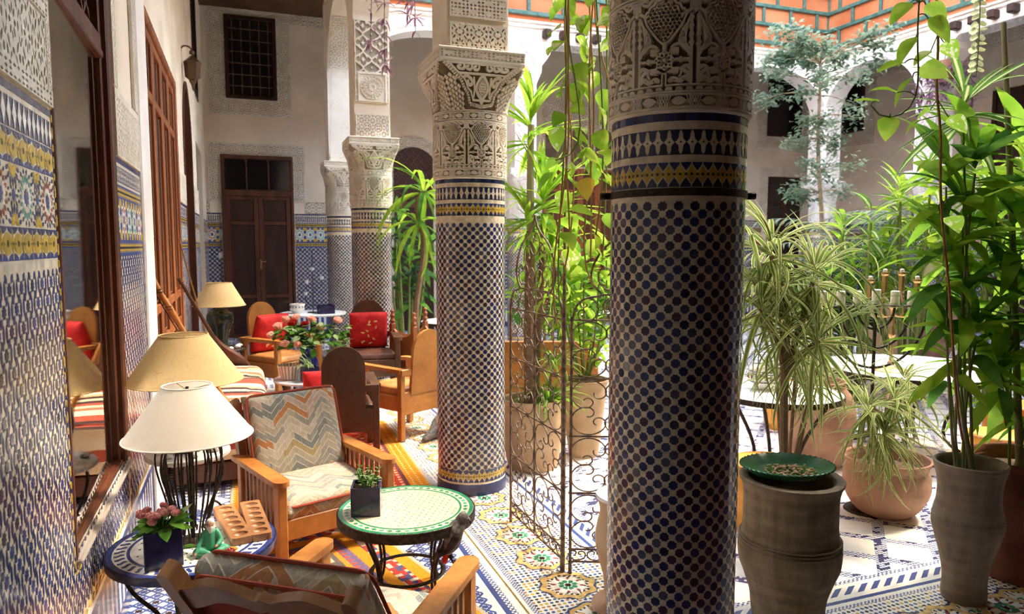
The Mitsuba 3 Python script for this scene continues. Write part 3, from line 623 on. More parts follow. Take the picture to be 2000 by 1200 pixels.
for i in range(20): part('ceiling', 'beam', bx(XC[1]+.2, XR, 2.5+i*.6, 2.6+i*.6, HW-.14, HW, .012), 'm_ceilwood')

# ---- arcades round the court: piers, arches and lintels over the columns, orange upper walls with green battens
mat('m_orange', pr(pm((.46, .145, .06), (.58, .23, .11), 1.6), .85, .2), lambda p, n, uv: fbm(p.x*14, p.y*14, p.z*14, 3), .004)
mat('m_green_paint', pr(pm((.035, .10, .085), (.07, .16, .13), 20), .5, .4))
PW, PT, ZC, ZS, ZU = .40, .44, 3.06, 4.42, 5.62
def arcade(key, label, stations, wide, M, inside, carved, upper_detail, pale):
    """local x along the arcade, y out of the court side (towards +y = court), z up; stations: column positions; wide: index of the lintel bay"""
    x0, x1 = stations[0]-PT/2, stations[-1]+PT/2
    el = sbox(x0, ZC, x1, ZU)
    for i, (a, b) in enumerate(zip(stations[:-1], stations[1:])):
        l, r = a+PW/2, b-PW/2
        if i == wide:
            el = el.difference(sbox(l, 0, r, 5.30))
            for s, e in ((1, l), (-1, r)):
                el = el.union(Polygon([(e-s*.01, 4.55), (e+s*.06, 4.72), (e+s*.10, 4.80), (e+s*.10, 4.90), (e+s*.20, 5.02), (e+s*.26, 5.12), (e+s*.26, 5.22), (e+s*.38, 5.31), (e-s*.01, 5.31)]))
        else:
            w = (r-l)/2
            el = el.difference(sbox(l, 0, r, ZS)).difference(affinity.scale(Point((l+r)/2, ZS).buffer(w, quad_segs=24), 1, (5.30-ZS)/w))
    v, f = extr(el, PT); v = np.stack([v[:, 0], v[:, 2]-PT/2, v[:, 1]], 1)
    w = single(key, apply((v, f), M), 'm_plaster_white' if pale else 'm_plaster', label, kind='structure')
    a, b = stations[wide]+PW/2, stations[wide+1]-PW/2
    part(key, 'lintel', apply(bx(a, b, -PT/2+.03, PT/2-.03, 5.30, 5.5), M), 'm_darkwood')
    for k in range(int((b-a)/.32)): part(key, 'lintel_bracket', apply(bx(a+.1+k*.32, a+.22+k*.32, PT/2-.03, PT/2+.16, 5.36, 5.5, .02), M), 'm_darkwood')
    part(key, 'cornice', apply(cat([bx(x0, x1, -PT/2, PT/2+.05, ZU-.10, ZU-.04, .012), bx(x0, x1, -PT/2, PT/2+.09, ZU-.04, ZU, .012)]), M), 'm_plaster_white')
    part(key, 'upper_wall', apply(bx(x0, x1, -PT/2+.02, PT/2-.02, ZU, 7.75), M), 'm_orange')
    if upper_detail:
        for r in range(6):
            z = 5.76+.345*r
            part(key, 'batten', apply(bx(x0, x1, PT/2-.02, PT/2+.035, z-.035, z+.035, .008), M), 'm_green_paint')
            off = .33 if r % 2 else .0
            for k in range(int((x1-x0)/.66)+1):
                x = x0+.1+off+.66*k
                if x < x1-.05: part(key, 'batten', apply(bx(x-.03, x+.03, PT/2-.02, PT/2+.025, z+.035, z+.31, .008), M), 'm_green_paint')
    if carved:
        fz, g2 = [], []
        for i, s in enumerate(stations):
            if key.endswith('far') and i == 0: continue
            reg = sbox(s-PW/2+.02, 3.35, s+PW/2-.02, 5.25)
            fz += fill(reg, SEBKA, even(PW-.04, .18), .24)+[reg.difference(reg.buffer(-.014))]
            g2.append(reg)
        for i, (a, b) in enumerate(zip(stations[:-1], stations[1:])):
            if i != wide:
                reg = sbox(a+PW/2+.02, 4.5, b-PW/2-.02, 5.45).difference(affinity.scale(Point((a+b)/2, ZS).buffer((b-a-PW)/2, quad_segs=16), 1.07, (5.38-ZS)/((b-a-PW)/2)))
                fz += fill(reg, ARAB, .16, .16); g2.append(reg)
        fm = lambda o: (lambda s, t, h: np.stack([s, o+h, t], 1) @ M[:3, :3].T+M[:3, 3])
        part(key, 'carved_plaster', relief(fz, .014, fm(PT/2+.004)), 'm_carved_white')
        part(key, 'carved_ground', relief(g2, .005, fm(PT/2)), 'm_recess_shade_white')
ML = frame((XC[0], 0, 0), (0, 1, 0), (1, 0, 0), (0, 0, 1)); MR = frame((XC[1], 0, 0), (0, 1, 0), (-1, 0, 0), (0, 0, 1))
MF = frame((0, YC[1], 0), (1, 0, 0), (0, -1, 0), (0, 0, 1)); MN = frame((0, YC[0], 0), (1, 0, 0), (0, 1, 0), (0, 0, 1))
COLS_R = (2.37, 5.02, 9.44, 12.0); COLS_F = (1.57, 4.70, 8.41, 11.54)
def fixn(M): return M
arcade('wall_arcade_left', 'plastered arcade wall carried by the near row of tiled columns', COLS_L, 1, ML, 1, False, False, False)
arcade('wall_arcade_right', 'white carved arcade with orange upper wall and green battens on the right', COLS_R, 1, MR, 1, True, True, True)
arcade('wall_arcade_far', 'white carved arcade with orange upper wall across the far end of the court', COLS_F, 1, MF, 1, True, True, True)
arcade('wall_arcade_near', 'plastered arcade wall over the near gallery edge', COLS_F, 1, MN, 1, False, False, False)
# carved faces of the left piers that look along the gallery (towards -y), up the jamb and round the arch soffit
fz = []; gz = []
def jamb_map(yface): return plane_map((XC[0], yface, 0), (1, 0, 0), (0, 0, 1), (0, -1, 0))
hw = PT/2-.015
for yc, lo, hi, kind in ((5.02, 3.34, 3.48, 'c'), (5.02, 3.08, 3.30, 'a'), (9.24, 3.55, 4.52, 's'), (9.24, 3.08, 3.40, 'a')):
    reg = sbox(-hw, lo, hi and hw, hi)
    cell, cw, ch = {'c': (CHECK, .11, .07), 'a': (ARAB, hw*2/3, .16), 's': (SEBKA, hw, .20)}[kind]
    fz.append(relief(fill(reg, cell, cw, ch)+[reg.difference(reg.buffer(-.012))], .016, jamb_map(yc-PW/2-.004)))
    gz.append(relief([reg], .005, jamb_map(yc-PW/2)))
reg = sbox(-hw, 3.42, hw, 3.54); 
sq = sbox(-.17, 3.72-.17, .17, 3.72+.17)
rr = [star(12, .055, .043, 0, (0, 3.72)).difference(Point(0, 3.72).buffer(.028)), Point(0, 3.72).buffer(.10).difference(Point(0, 3.72).buffer(.088)), Point(0, 3.72).buffer(.145).difference(Point(0, 3.72).buffer(.133)), sq.difference(sq.buffer(-.015))]+[petal(.03, .02, (.074*math.cos(k*math.pi/8), 3.72+.074*math.sin(k*math.pi/8)), k*math.pi/8) for k in range(16)]+[petal(.03, .02, (.117*math.cos(k*math.pi/10), 3.72+.117*math.sin(k*math.pi/10)), k*math.pi/10) for k in range(20)]
# (the star panel sits between two bands of net on the third pier)
def soffit_map(yc, h0):
    """along the near jamb of the pier at yc and on round its arch towards the viewer; t is the length along it"""
    l = yc-PW/2; span = COLS_L[3]-COLS_L[2]-PW; w = span/2; e = (5.30-ZS)/w
    def fn(s, t, h):
        t = np.asarray(t, float); a = np.clip((t-ZS)/w, 0, None)
        y = np.where(t < ZS, l-h-h0, l-w+(w-h-h0)*np.cos(a)); z = np.where(t < ZS, t, ZS+(w-h-h0)*e*np.sin(a))
        return np.stack([XC[0]+s, y, z], 1)
    return fn
reg = sbox(-hw, 3.10, hw, ZS+1.25)
fz.append(relief(fill(reg, ARAB, hw, .2)+[reg.difference(reg.buffer(-.012))], .016, soffit_map(12.0, .004), None, .08))
gz.append(relief([reg], .005, soffit_map(12.0, 0), None, .08))
part('wall_arcade_left', 'carved_plaster', cat(fz), 'm_carved')
part('wall_arcade_left', 'carved_ground', cat(gz), 'm_recess_shade_pale')
part('wall_arcade_left', 'star_panel', relief(rr, .030, jamb_map(9.24-PW/2-.004)), 'm_carved')
part('wall_arcade_left', 'panel_plate', bx(XC[0]-.185, XC[0]+.185, 9.24-PW/2-.022, 9.24-PW/2, 3.535, 3.905, .004), 'm_carved')

# ================================================================ COLUMNS
RC = 0.2485
CIRC = 2*math.pi*RC
NL = 28; SP = CIRC/NL                                     # star lattice
def honey(poly, a, w):
    """honeycomb web inside a polygon"""
    b = poly.bounds; H = []
    dx, dz = a*math.sqrt(3), a*1.5
    for i in range(int((b[2]-b[0])/dx)+2):
        for j in range(int((b[3]-b[1])/dz)+2):
            c = (b[0]+(i+.5*(j % 2))*dx, b[1]+j*dz)
            h = ngon(6, a-w/2, math.pi/6, c)
            if poly.contains(Point(c)): H.append(h)
    return poly.difference(unary_union(H))
def drum_cell():
    """one of the eight carved repeats round the drum: shield of honeycomb over an eight-petalled star, leaves, knots and bars; unit 0.195 x 0.325"""
    w, h = CIRC/8, .325; X = w/2; P = []
    sh = Polygon([(X+dx*w, z*h) for dx, z in ((0, .50), (.10, .555), (.20, .635), (.29, .72), (.335, .80), (.30, .835), (.26, .84), (.235, .885), (.17, .895), (.135, .935), (.06, .94), (0, .965), (-.06, .94), (-.135, .935), (-.17, .895), (-.235, .885), (-.26, .84), (-.30, .835), (-.335, .80), (-.29, .72), (-.20, .635), (-.10, .555))])
    P.append(honey(sh.buffer(-.004), .0082, .0028))
    band = sh.buffer(.0075, join_style='mitre').difference(sh); 
    # crossing arms of the shield running out to the bars
    arms = [LineString([(X-.335*w, .80*h), (X-.43*w, .84*h)]).buffer(.0055), LineString([(X+.335*w, .80*h), (X+.43*w, .84*h)]).buffer(.0055), LineString([(X, .50*h), (X, .44*h)]).buffer(.0065)]
    P += [band]+arms
    for s in (-1, 1):                                      # double bar with a slot, scalloped above
        x = X+s*w/2
        for k in (.010,):
            P.append(sbox(*sorted((x-s*.0165, x-s*.0075))[:1], .06*h, sorted((x-s*.0165, x-s*.0075))[1], .80*h))
        for k in range(4): P.append(Point(x-s*.0125, (.50+.085*k)*h).buffer(.0085, quad_segs=3))
        P.append(sbox(min(x-s*.0165, x), .86*h, max(x-s*.0165, x), .97*h))
        P.append(Polygon([(x, .80*h), (x-s*.010, .84*h), (x, .88*h)]))
        P.append(sbox(min(x-s*.0028, x), .06*h, max(x-s*.0028, x), .30*h) if False else Point(x-s*.001, .83*h).buffer(.004))
        # knots: squares with a drilled dot, stepped arms to the star
        for zz, xx in ((.42, .185), (.22, .185)):
            P.append(sbox(X+s*xx*w-.0105, zz*h-.0105, X+s*xx*w+.0105, zz*h+.0105).difference(Point(X+s*xx*w, zz*h).buffer(.003, quad_segs=2)))
        P.append(Polygon([(X+s*.18*w, .345*h), (X+s*.235*w, .345*h), (X+s*.27*w, .365*h), (X+s*.31*w, .345*h), (X+s*.42*w, .345*h), (X+s*.42*w, .318*h), (X+s*.31*w, .318*h), (X+s*.27*w, .295*h), (X+s*.235*w, .318*h), (X+s*.18*w, .318*h)]).difference(Point(X+s*.29*w, .331*h).buffer(.0026, quad_segs=2)))
        P.append(LineString([(X+s*.10*w, .215*h), (X+s*.185*w, .215*h)]).buffer(.0045))
        P.append(LineString([(X+s*.10*w, .43*h), (X+s*.185*w, .42*h)]).buffer(.0045))
        P.append(LineString([(X+s*.13*w, .25*h), (X+s*.14*w, .21*h), (X+s*.07*w, .205*h)]).buffer(.004))
        # tall curling leaf beside the shield
        leaf = spline([(X+s*.40*w, .74*h), (X+s*.345*w, .66*h), (X+s*.30*w, .58*h), (X+s*.29*w, .52*h), (X+s*.34*w, .46*h), (X+s*.40*w, .42*h), (X+s*.41*w, .39*h)], 14)
        wd = np.interp(np.linspace(0, 1, 14), (0, .3, .6, .85, 1), (.001, .010, .014, .008, .005))
        lf = unary_union([Point(p).buffer(q, quad_segs=3) for p, q in zip(leaf, wd)]+[LineString(leaf).buffer(.004)])
        curl = LineString(spline([(X+s*.33*w, .50*h), (X+s*.27*w, .53*h), (X+s*.25*w, .57*h), (X+s*.29*w, .60*h), (X+s*.31*w, .57*h)], 12)).buffer(.0028)
        tail = LineString(spline([(X+s*.30*w, .48*h), (X+s*.20*w, .49*h), (X+s*.12*w, .46*h)], 8)).buffer(.0045)
        P.append(lf.difference(curl.buffer(.0016)).difference(Point(X+s*.30*w, .61*h).buffer(.003)).union(curl)); P.append(tail)
        # upper corner leaf
        ul = LineString(spline([(X+s*.12*w, .985*h), (X+s*.22*w, .955*h), (X+s*.31*w, .915*h), (X+s*.40*w, .945*h), (X+s*.33*w, .97*h)], 12)).buffer(.0048)
        P.append(ul); P.append(Point(X+s*.30*w, .955*h).buffer(.006, quad_segs=3).difference(Point(X+s*.30*w, .955*h).buffer(.0025, quad_segs=2)))
        # lower scroll panel
        P.append(LineString(spline([(X+s*.10*w, .115*h), (X+s*.17*w, .13*h), (X+s*.26*w, .105*h), (X+s*.33*w, .14*h), (X+s*.40*w, .12*h)], 14)).buffer(.008).difference(Point(X+s*.17*w, .12*h).buffer(.0026)).difference(Point(X+s*.31*w, .125*h).buffer(.0026)))
        P.append(LineString(spline([(X+s*.36*w, .14*h), (X+s*.34*w, .21*h), (X+s*.30*w, .235*h), (X+s*.37*w, .262*h), (X+s*.41*w, .24*h)], 12)).buffer(.0062))
        P.append(LineString(spline([(X+s*.25*w, .15*h), (X+s*.28*w, .19*h), (X+s*.26*w, .24*h)], 8)).buffer(.0035))
    st = star(8, .135*w*1.05, .105*w*1.05, 0, (X, .331*h)).buffer(.006, join_style='mitre')
    holes = [petal(.013, .0095, (X+.0165*math.cos(k*math.pi/4+.39), .331*h+.0165*math.sin(k*math.pi/4+.39)), k*math.pi/4+.39) for k in range(8)]+[ngon(4, .0036, 0, (X+.0265*math.cos(k*math.pi/4), .331*h+.0265*math.sin(k*math.pi/4))) for k in range(8)]+[ngon(4, .0030, 0, (X+.0085*math.cos(k*math.pi/4), .331*h+.0085*math.sin(k*math.pi/4))) for k in range(8)]
    P.append(st.difference(unary_union(holes)))
    P.append(sbox(0, .060*h, w, .078*h).difference(sbox(X-.004, 0, X+.004, h))); P.append(sbox(X-.0085, .06*h, X-.0035, .19*h)); P.append(sbox(X+.0035, .06*h, X+.0085, .19*h)); P.append(sbox(X-.0085, .18*h, X+.0085, .20*h))
    for k in range(6): P.append(Polygon([((k+.12)*w/6, .015*h), ((k+.88)*w/6, .015*h), ((k+.78)*w/6, .045*h), ((k+.5)*w/6, .052*h), ((k+.22)*w/6, .045*h)]))
    P.append(sbox(0, -.002, w, .010*h)); P.append(sbox(0, .975*h, w, h))
    return unary_union([p.buffer(0) for p in P if p.is_valid or True]).intersection(sbox(0, -.002, w, h)).simplify(.0005)
def rope_band(h):
    """lozenges joined by a diamond net"""
    w = CIRC/16; P = [sbox(0, 0, w, h*.12), sbox(0, h*.88, w, h), petal(w*.52, h*.62, (w*.5, h*.5), 0)]
    for k in (0, 1, 2):
        for s in (-1, 1):
            P.append(LineString([(w*(.5+s*.25)+k*s*.08*w, h*.1), (w*(.5+s*.25)+s*(.16+k*.08)*w, h*.9)]).buffer(.0016, cap_style='flat')); P.append(LineString([(w*(.5+s*.25)+k*s*.08*w, h*.9), (w*(.5+s*.25)+s*(.16+k*.08)*w, h*.1)]).buffer(.0016, cap_style='flat'))
    return unary_union(P).intersection(sbox(0, 0, w, h))
DRUM, ROPE = drum_cell(), rope_band(.05)
def capital_R(th, t):
    """radius of the capital's surface: round at t = 0, square block at t = 1"""
    hwid = .30
    sq = hwid/np.maximum(np.abs(np.cos(th)), np.abs(np.sin(th)))
    k = np.clip(t, 0, 1); k = k*k*(3-2*k)
    return (RC+.01)*(1-k)+np.minimum(sq, hwid*1.36)*k
def cap_relief():
    """front of the capital, (u, t) with u = -1..1 over one quarter face and t = 0..1 up"""
    P = []
    trap = Polygon([(-.86, .97), (.86, .97), (.62, .72), (.50, .62), (.44, .46), (.34, .38), (.28, .20), (.06, .20), (0, .12), (-.06, .20), (-.28, .20), (-.34, .38), (-.44, .46), (-.50, .62), (-.62, .72)])
    P.append(trap.buffer(.0).exterior.buffer(.022)); P.append(LineString([(-.66, .76), (.66, .76)]).buffer(.022))
    drop = Polygon(np.vstack([[(.0, .76)], spline([(.0, .76), (.17, .56), (.20, .46), (.12, .30), (0, .17)], 12), spline([(0, .17), (-.12, .30), (-.20, .46), (-.17, .56), (0, .76)], 12)]))
    P.append(drop.buffer(.02).difference(drop.buffer(-.05))); 
    core = drop.buffer(-.065); H = [Point(-.2+.062*i+.031*(j % 2), .25+.055*j).buffer(.020, quad_segs=2) for i in range(8) for j in range(8)]
    P.append(core.difference(unary_union(H)))
    for s in (-1, 1):
        P.append(LineString(spline([(s*.52, .69), (s*.36, .66), (s*.30, .56), (s*.40, .52), (s*.43, .60)], 12)).buffer(.035)); P.append(LineString(spline([(s*.26, .68), (s*.24, .44), (s*.26, .26)], 8)).buffer(.022))
        for k in range(3): P.append(LineString(spline([(s*(.12+.2*k), .93), (s*(.2+.2*k), .84), (s*(.27+.2*k), .87), (s*(.21+.2*k), .92)], 9)).buffer(.028))
        edge = np.array([(.93, .97), (.72, .72), (.60, .60), (.54, .46), (.44, .34), (.38, .12), (.0, .06)])*[s, 1]
        L = LineString(edge); n = 26
        for k in range(n):
            a, b = L.interpolate((k+.15)/n, normalized=True), L.interpolate((k+.75)/n, normalized=True)
            P.append(LineString([(a.x, a.y), (b.x, b.y)]).buffer(.038, cap_style='flat'))
        for i in range(7):                                  # coarse basket weave in the corners
            for j in range(7):
                c = (s*(.60+.085*i), .02+.105*j+.05*(i % 2))
                if c[1] < .93*(abs(c[0])-.42)/.45+.02 and abs(c[0]) < 1.02: P.append(ngon(4, .050, .0, c))
    return [p for g in P for p in geoms(g.intersection(sbox(-1, 0, 1, 1)).simplify(.006))]
CAPR = cap_relief()
def star_frame(i, z, R, o=0.0):
    th = i*2*math.pi/NL+o
    return frame((R*math.cos(th), R*math.sin(th), z), (-math.sin(th), math.cos(th), 0), (0, 0, 1), (math.cos(th), math.sin(th), 0))
STAR_MESH = relief([star(8, .0186, .0146, math.pi/8)], .0022, plane_map((0, 0, 0), (1, 0, 0), (0, 1, 0), (0, 0, 1)))
STAR_LO = relief([ngon(8, .0174, math.pi/8)], .0022, plane_map((0, 0, 0), (1, 0, 0), (0, 1, 0), (0, 0, 1)))
def cross_poly():
    h = SP/2; b = star(4, h*.86, h*.36, math.pi/4)
    return b
CROSS_MESH = relief([affinity.rotate(star(4, SP*.42, SP*.17, math.pi/4), 0)], .0012, plane_map((0, 0, 0), (1, 0, 0), (0, 1, 0), (0, 0, 1)))
STAR_PLY = {k: mk(STAR_MESH, k) for k in ('t_navy', 't_blue', 't_slate', 't_plum')}
def column(x, y, label, single_stars, detail=2, pale=False):
    key = thing('tiled_column', label, 'column', group=None)
    M = np.eye(4); M[:2, 3] = (x, y); A = lambda m: apply(m, M)
    carved, recess = ('m_carved_white', 'm_recess_shade_white') if pale else ('m_carved', 'm_recess_shade' if single_stars else 'm_recess_shade_pale')
    part(key, 'shaft', A(lathe([(0, 0), (RC+.004, 0), (RC+.004, .085), (RC, .086), (RC, 2.30), (0, 2.30)], 96)), 't_cream', smooth=30)
    part(key, 'base_tiling', A(lathe([(RC, 0), (RC+.008, 0), (RC+.008, .083), (RC, .085)], 96)), 't_blue', smooth=30)
    view = math.atan2(-y, -x)                               # the side that faces the viewer
    rows = [(j, .178+j*SP/2) for j in range(int((1.955-.178)/(SP/2))+1)]
    pos = [(i+.5*(j % 2), z) for j, z in rows for i in range(NL)]
    dth = lambda i: abs((i*2*math.pi/NL-view+math.pi) % (2*math.pi)-math.pi)
    pos.sort(key=lambda p: dth(p[0])+(.35*abs(p[1]-1.35)))
    rnd = np.random.default_rng(int(x*100+y*1000)); rest = {k: [] for k in STAR_PLY}
    for n, (i, z) in enumerate(pos):
        k = ('t_navy', 't_blue', 't_blue', 't_navy', 't_slate', 't_plum')[rnd.integers(6)]
        F = star_frame(i, z, RC-.0004)
        if n < single_stars: part(key, 'star_tile', STAR_PLY[k], M=M @ F)
        else: rest[k].append(apply(STAR_MESH if single_stars else STAR_LO, M @ F))
    for k, v in rest.items():
        if v: part(key, k[2:]+'_star_tiling', cat(v), k, kind='stuff')
    cr = [apply(CROSS_MESH, M @ star_frame(i+.5+.5*(j % 2), z, RC)) for j, z in rows if z < 1.96 for i in range(NL)]
    if detail > 1: part(key, 'cross_tiling', cat(cr), 't_cream', kind='stuff')
    cm = lambda s, t, h: np.stack([x+(RC+h)*np.cos(s/RC), y+(RC+h)*np.sin(s/RC), t], 1)
    N = 40; w = CIRC/N
    for zc, hh, name in ((2.045, .052, 'a'), (.142, .052, 'b')):
        hx, tr, dots = [], [], []
        for i in range(N):
            c = (i+.5)*w
            hx.append(Polygon([(c+dx*w, zc+dz*hh) for dx, dz in ((-.5, 0), (-.40, .10), (-.44, .12), (0, .58), (.44, .12), (.40, .10), (.5, 0), (.40, -.10), (.44, -.12), (0, -.58), (-.44, -.12), (-.40, -.10))]).buffer(-.0006).difference(ngon(4, .0072, 0, (c, zc))))
            dots += [ngon(4, .0062, 0, (c, zc)), ngon(4, .0058, 0, (i*w, zc))]
            for s in (-1, 1): tr.append(Polygon([(i*w-.47*w, zc+s*hh*.86), (i*w+.47*w, zc+s*hh*.86), (i*w+.43*w, zc+s*hh*.66), (i*w, zc+s*hh*.20), (i*w-.43*w, zc+s*hh*.66)]).buffer(-.0006))
        if not single_stars: hx = [ngon(4, 1).buffer(0) if False else affinity.translate(affinity.scale(ngon(4, 1), w*.46, hh*.56), (i+.5)*w, zc) for i in range(N)]
        if single_stars and name == 'a':
            for g in hx: part(key, 'yellow_tile', relief([g], .0022, cm), 't_yellow')
            for n, g in enumerate(tr): part(key, 'triangle_tile', relief([g], .002, cm), ('t_navy', 't_blue')[n % 2])
        else:
            part(key, 'yellow_tiling', relief(hx, .0022, cm), 't_yellow', kind='stuff'); part(key, 'triangle_tiling', relief(tr, .002, cm), 't_blue', kind='stuff')
        part(key, 'dot_tiling', relief(dots, .0022, cm), 't_black', kind='stuff')
    part(key, 'band_ground', A(cat([lathe([(RC-.01, 2.112), (RC+.0012, 2.112), (RC+.0012, 2.198), (RC-.01, 2.198)], 96)])), 't_navy', smooth=30)
    bal = []
    for i in range(N):
        c = (i+.5)*w
        bal.append(Polygon([(c+dx*w, 2.155+dz) for dx, dz in ((-.05, .040), (.05, .040), (.14, .033), (.12, .030), (.20, .028), (.17, .020), (.24, .010), (.49, 0), (.24, -.010), (.17, -.020), (.20, -.028), (.12, -.030), (.14, -.033), (.05, -.040), (-.05, -.040), (-.14, -.033), (-.12, -.030), (-.20, -.028), (-.17, -.020), (-.24, -.010), (-.49, 0), (-.24, .010), (-.17, .020), (-.20, .028), (-.12, .030), (-.14, .033))]).difference(ngon(4, .0045, 0, (c, 2.155))))
    if single_stars:
        for g in bal: part(key, 'baluster_tile', relief([g], .0032, cm), 't_cream')
        for z0, z1, k, nm in ((2.228, 2.254, ('t_navy', 't_blue'), 'edge_tile'), (2.200, 2.226, ('t_cream', 't_cream'), 'cream_tile'), (2.086, 2.110, ('t_cream', 't_cream'), 'cream_tile')):
            for i in range(N): part(key, nm, relief([sbox(i*w+.0005, z0, (i+1)*w-.0005, z1)], .0024, cm, .02), k[i % 2])
    else:
        part(key, 'baluster_tiling', relief(bal, .0032, cm), 't_cream', kind='stuff')
        part(key, 'edge_tiling', relief([sbox(i*w+.0005, 2.228, (i+1)*w-.0005, 2.254) for i in range(N)], .0024, cm, .02), 't_navy', kind='stuff')
    # carved drum, rope bands, capital
    c8 = [affinity.translate(g, (k+.5)*CIRC/8, 2.325) for k in range(8) for g in geoms(DRUM)]
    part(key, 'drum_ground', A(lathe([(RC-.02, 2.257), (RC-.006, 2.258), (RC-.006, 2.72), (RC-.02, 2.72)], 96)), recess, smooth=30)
    cd = lambda s, t, h: np.stack([x+(RC-.006+h)*np.cos(s/RC), y+(RC-.006+h)*np.sin(s/RC), t], 1)
    c8 = c8 if single_stars else [g.simplify(.0022) for g in c8]
    part(key, 'carved_drum', relief(c8, .024, cd, .03), carved)
    rp = [affinity.translate(g, k*CIRC/16, z) for k in range(16) for z in (2.268, 2.655) for g in geoms(ROPE)]
    part(key, 'rope_band', relief(rp, .024, cd, .03), carved)
    part(key, 'bead', A(cat([lathe([(RC-.01, z-.008), (RC+.012, z-.006), (RC+.016, z), (RC+.012, z+.006), (RC-.01, z+.008)], 72) for z in (2.262, 2.322, 2.715)])), carved, smooth=40)
    z0, z1 = 2.72, 3.02
    n = 96; th = np.arange(n)*2*math.pi/n; zs = np.linspace(0, 1, 14); R = capital_R(th[None, :], zs[:, None])
    v = np.stack([x+(R-.004)*np.cos(th), y+(R-.004)*np.sin(th), np.repeat((z0+zs*(z1-z0))[:, None], n, 1)], -1).reshape(-1, 3)
    i, j = np.meshgrid(np.arange(13), np.arange(n), indexing='ij'); q = np.stack([i*n+j, i*n+(j+1) % n, (i+1)*n+(j+1) % n, (i+1)*n+j], -1).reshape(-1, 4)
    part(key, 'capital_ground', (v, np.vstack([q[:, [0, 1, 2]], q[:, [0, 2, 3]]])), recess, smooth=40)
    def capmap(face):
        def fn(s, t, h):
            a = face+s*math.pi/4; r = capital_R(a, t)-.004+h
            return np.stack([x+r*np.cos(a), y+r*np.sin(a), z0+t*(z1-z0)], 1)
        return fn
    if detail > 0: part(key, 'carved_capital', cat([relief(CAPR, .018, capmap(k*math.pi/2), .12, .12) for k in range(4)]), carved)
    part(key, 'abacus', A(cat([cbox((0, 0, 3.03), (.62, .62, .03), .008), cbox((0, 0, 3.105), (.62, .62, .02), .006), cbox((0, 0, 3.07), (.585, .585, .07))])), carved)
    ck = [affinity.translate(g, 0, 0) for g in fill(sbox(-.30, 3.046, .30, 3.094), CHECK, .12, .048)]
    fm = lambda ang: (lambda s, t, h: np.stack([x+(.292+h)*math.cos(ang)-s*math.sin(ang), y+(.292+h)*math.sin(ang)+s*math.cos(ang), t], 1))
    part(key, 'star_band', cat([relief(ck, .014, fm(k*math.pi/2)) for k in range(4)]), carved)
    return key
main = column(XC[0], 2.37, 'nearest blue star-tiled column with an iron strap, dark on the viewer side', 300, 2)
st = [(RC+.012)*math.cos(t) for t in np.linspace(0, 2*math.pi, 65)]
loop = np.stack([XC[0]+(RC+.006)*np.cos(np.linspace(0, 2*math.pi, 65)), 2.37+(RC+.006)*np.sin(np.linspace(0, 2*math.pi, 65)), np.full(65, 1.984)], 1)
part(main, 'iron_strap', lathe([(RC+.001, 1.971), (RC+.009, 1.971), (RC+.009, 1.997), (RC+.001, 1.997)], 96, (XC[0], 2.37, 0)), 'm_iron', smooth=30, label='flat iron strap clamped round the shaft')
ct, sn = math.cos(-YAW-.05), math.sin(-YAW-.05)
for s in (-1, 1): part(main, 'strap_lug', apply(cat([cbox((s*(RC+.026), 0, 1.984), (.04, .03, .026), .003), cbox((s*(RC+.036), -.012, 1.984), (.016, .03, .02), .003)]), frame((XC[0], 2.37, 0), (ct, sn, 0), (-sn, ct, 0), (0, 0, 1))), 'm_iron')
column(XC[0], 5.02, 'second blue star-tiled column with carved capital, beside the iron screen', 300, 2)
column(XC[0], 9.24, 'third blue star-tiled column, behind the brown armchair', 0, 1)
column(XC[0], 12.0, 'farthest blue star-tiled column of the row, half hidden by the third', 0, 1)
column(4.70, 12.0, 'tiled column of the far arcade seen beside the yucca', 0, 1, True)
column(8.41, 12.0, 'tiled column of the far arcade hidden behind the nearest column', 0, 0, True)
column(11.54, 12.0, 'tiled corner column of the far arcade behind the climbing tree', 0, 1, True)
column(11.54, 9.44, 'tiled column of the right arcade behind the bright leaves', 0, 1, True)

# ================================================================ FURNITURE OF THE LEFT GALLERY
def zigzag(uv, s=1.45, warm=0.0):
    u, v = uv.x/s, uv.y/s
    tr = dr.abs(fr(u/.16))*.15
    jit = cell_rand(dr.floor(u/.08+.5), 4.0)*.03
    w = v+tr+jit+u*.18
    b = dr.floor(w/.034); k = cell_rand(b, dr.floor(u/.16+.37*b), 2.0); f = w/.034-b
    hatch = .85+.3*noise(u*330, v*60)
    pal = sel(k < .22, (.36, .35, .31), sel(k < .40, (.50, .44, .33), sel(k < .54, (.52, .24, .10), sel(k < .70, (.60, .52, .41), sel(k < .82, (.26, .28, .26), sel(k < .92, (.56, .42, .34), (.47, .36, .18)))))))
    return sel(f < .13, (.60, .54, .46), pal*hatch*.84)
mat('m_zigzag', pr(proc(lambda p, n, uv: zigzag(uv)), .9, .1, sheen=.3), lambda p, n, uv: noise(uv.x*420, uv.y*420), .0012)
mat('m_piping', pr((.36, .085, .055), .85, .1))
mat('m_red_cloth', pr(pm((.50, .018, .022), (.64, .035, .035), 14), .75, .2, sheen=.4))
mat('m_gold_stitch', pr((.72, .50, .20), .6, .3))
mat('m_stripe', pr(proc(lambda p, n, uv: (lambda t, k: sel(k < .14, (.42, .09, .06), sel(k < .34, (.07, .04, .04), sel(k < .60, (.68, .54, .36), sel(k < .74, (.62, .38, .22), sel(k < .90, (.74, .63, .47), (.40, .17, .11)))))))(p.y, cell_rand(dr.floor((uv.y)/.085), 7.0))), .9, .1), lambda p, n, uv: noise(p.x*200, p.y*200, p.z*200), .001)
mat('m_leather_tan', pr(pm((.42, .17, .045), (.58, .27, .09), 7), .42, .5))
mat('m_leather_brown', pr(pm((.10, .045, .03), (.17, .075, .05), 7), .36, .5))
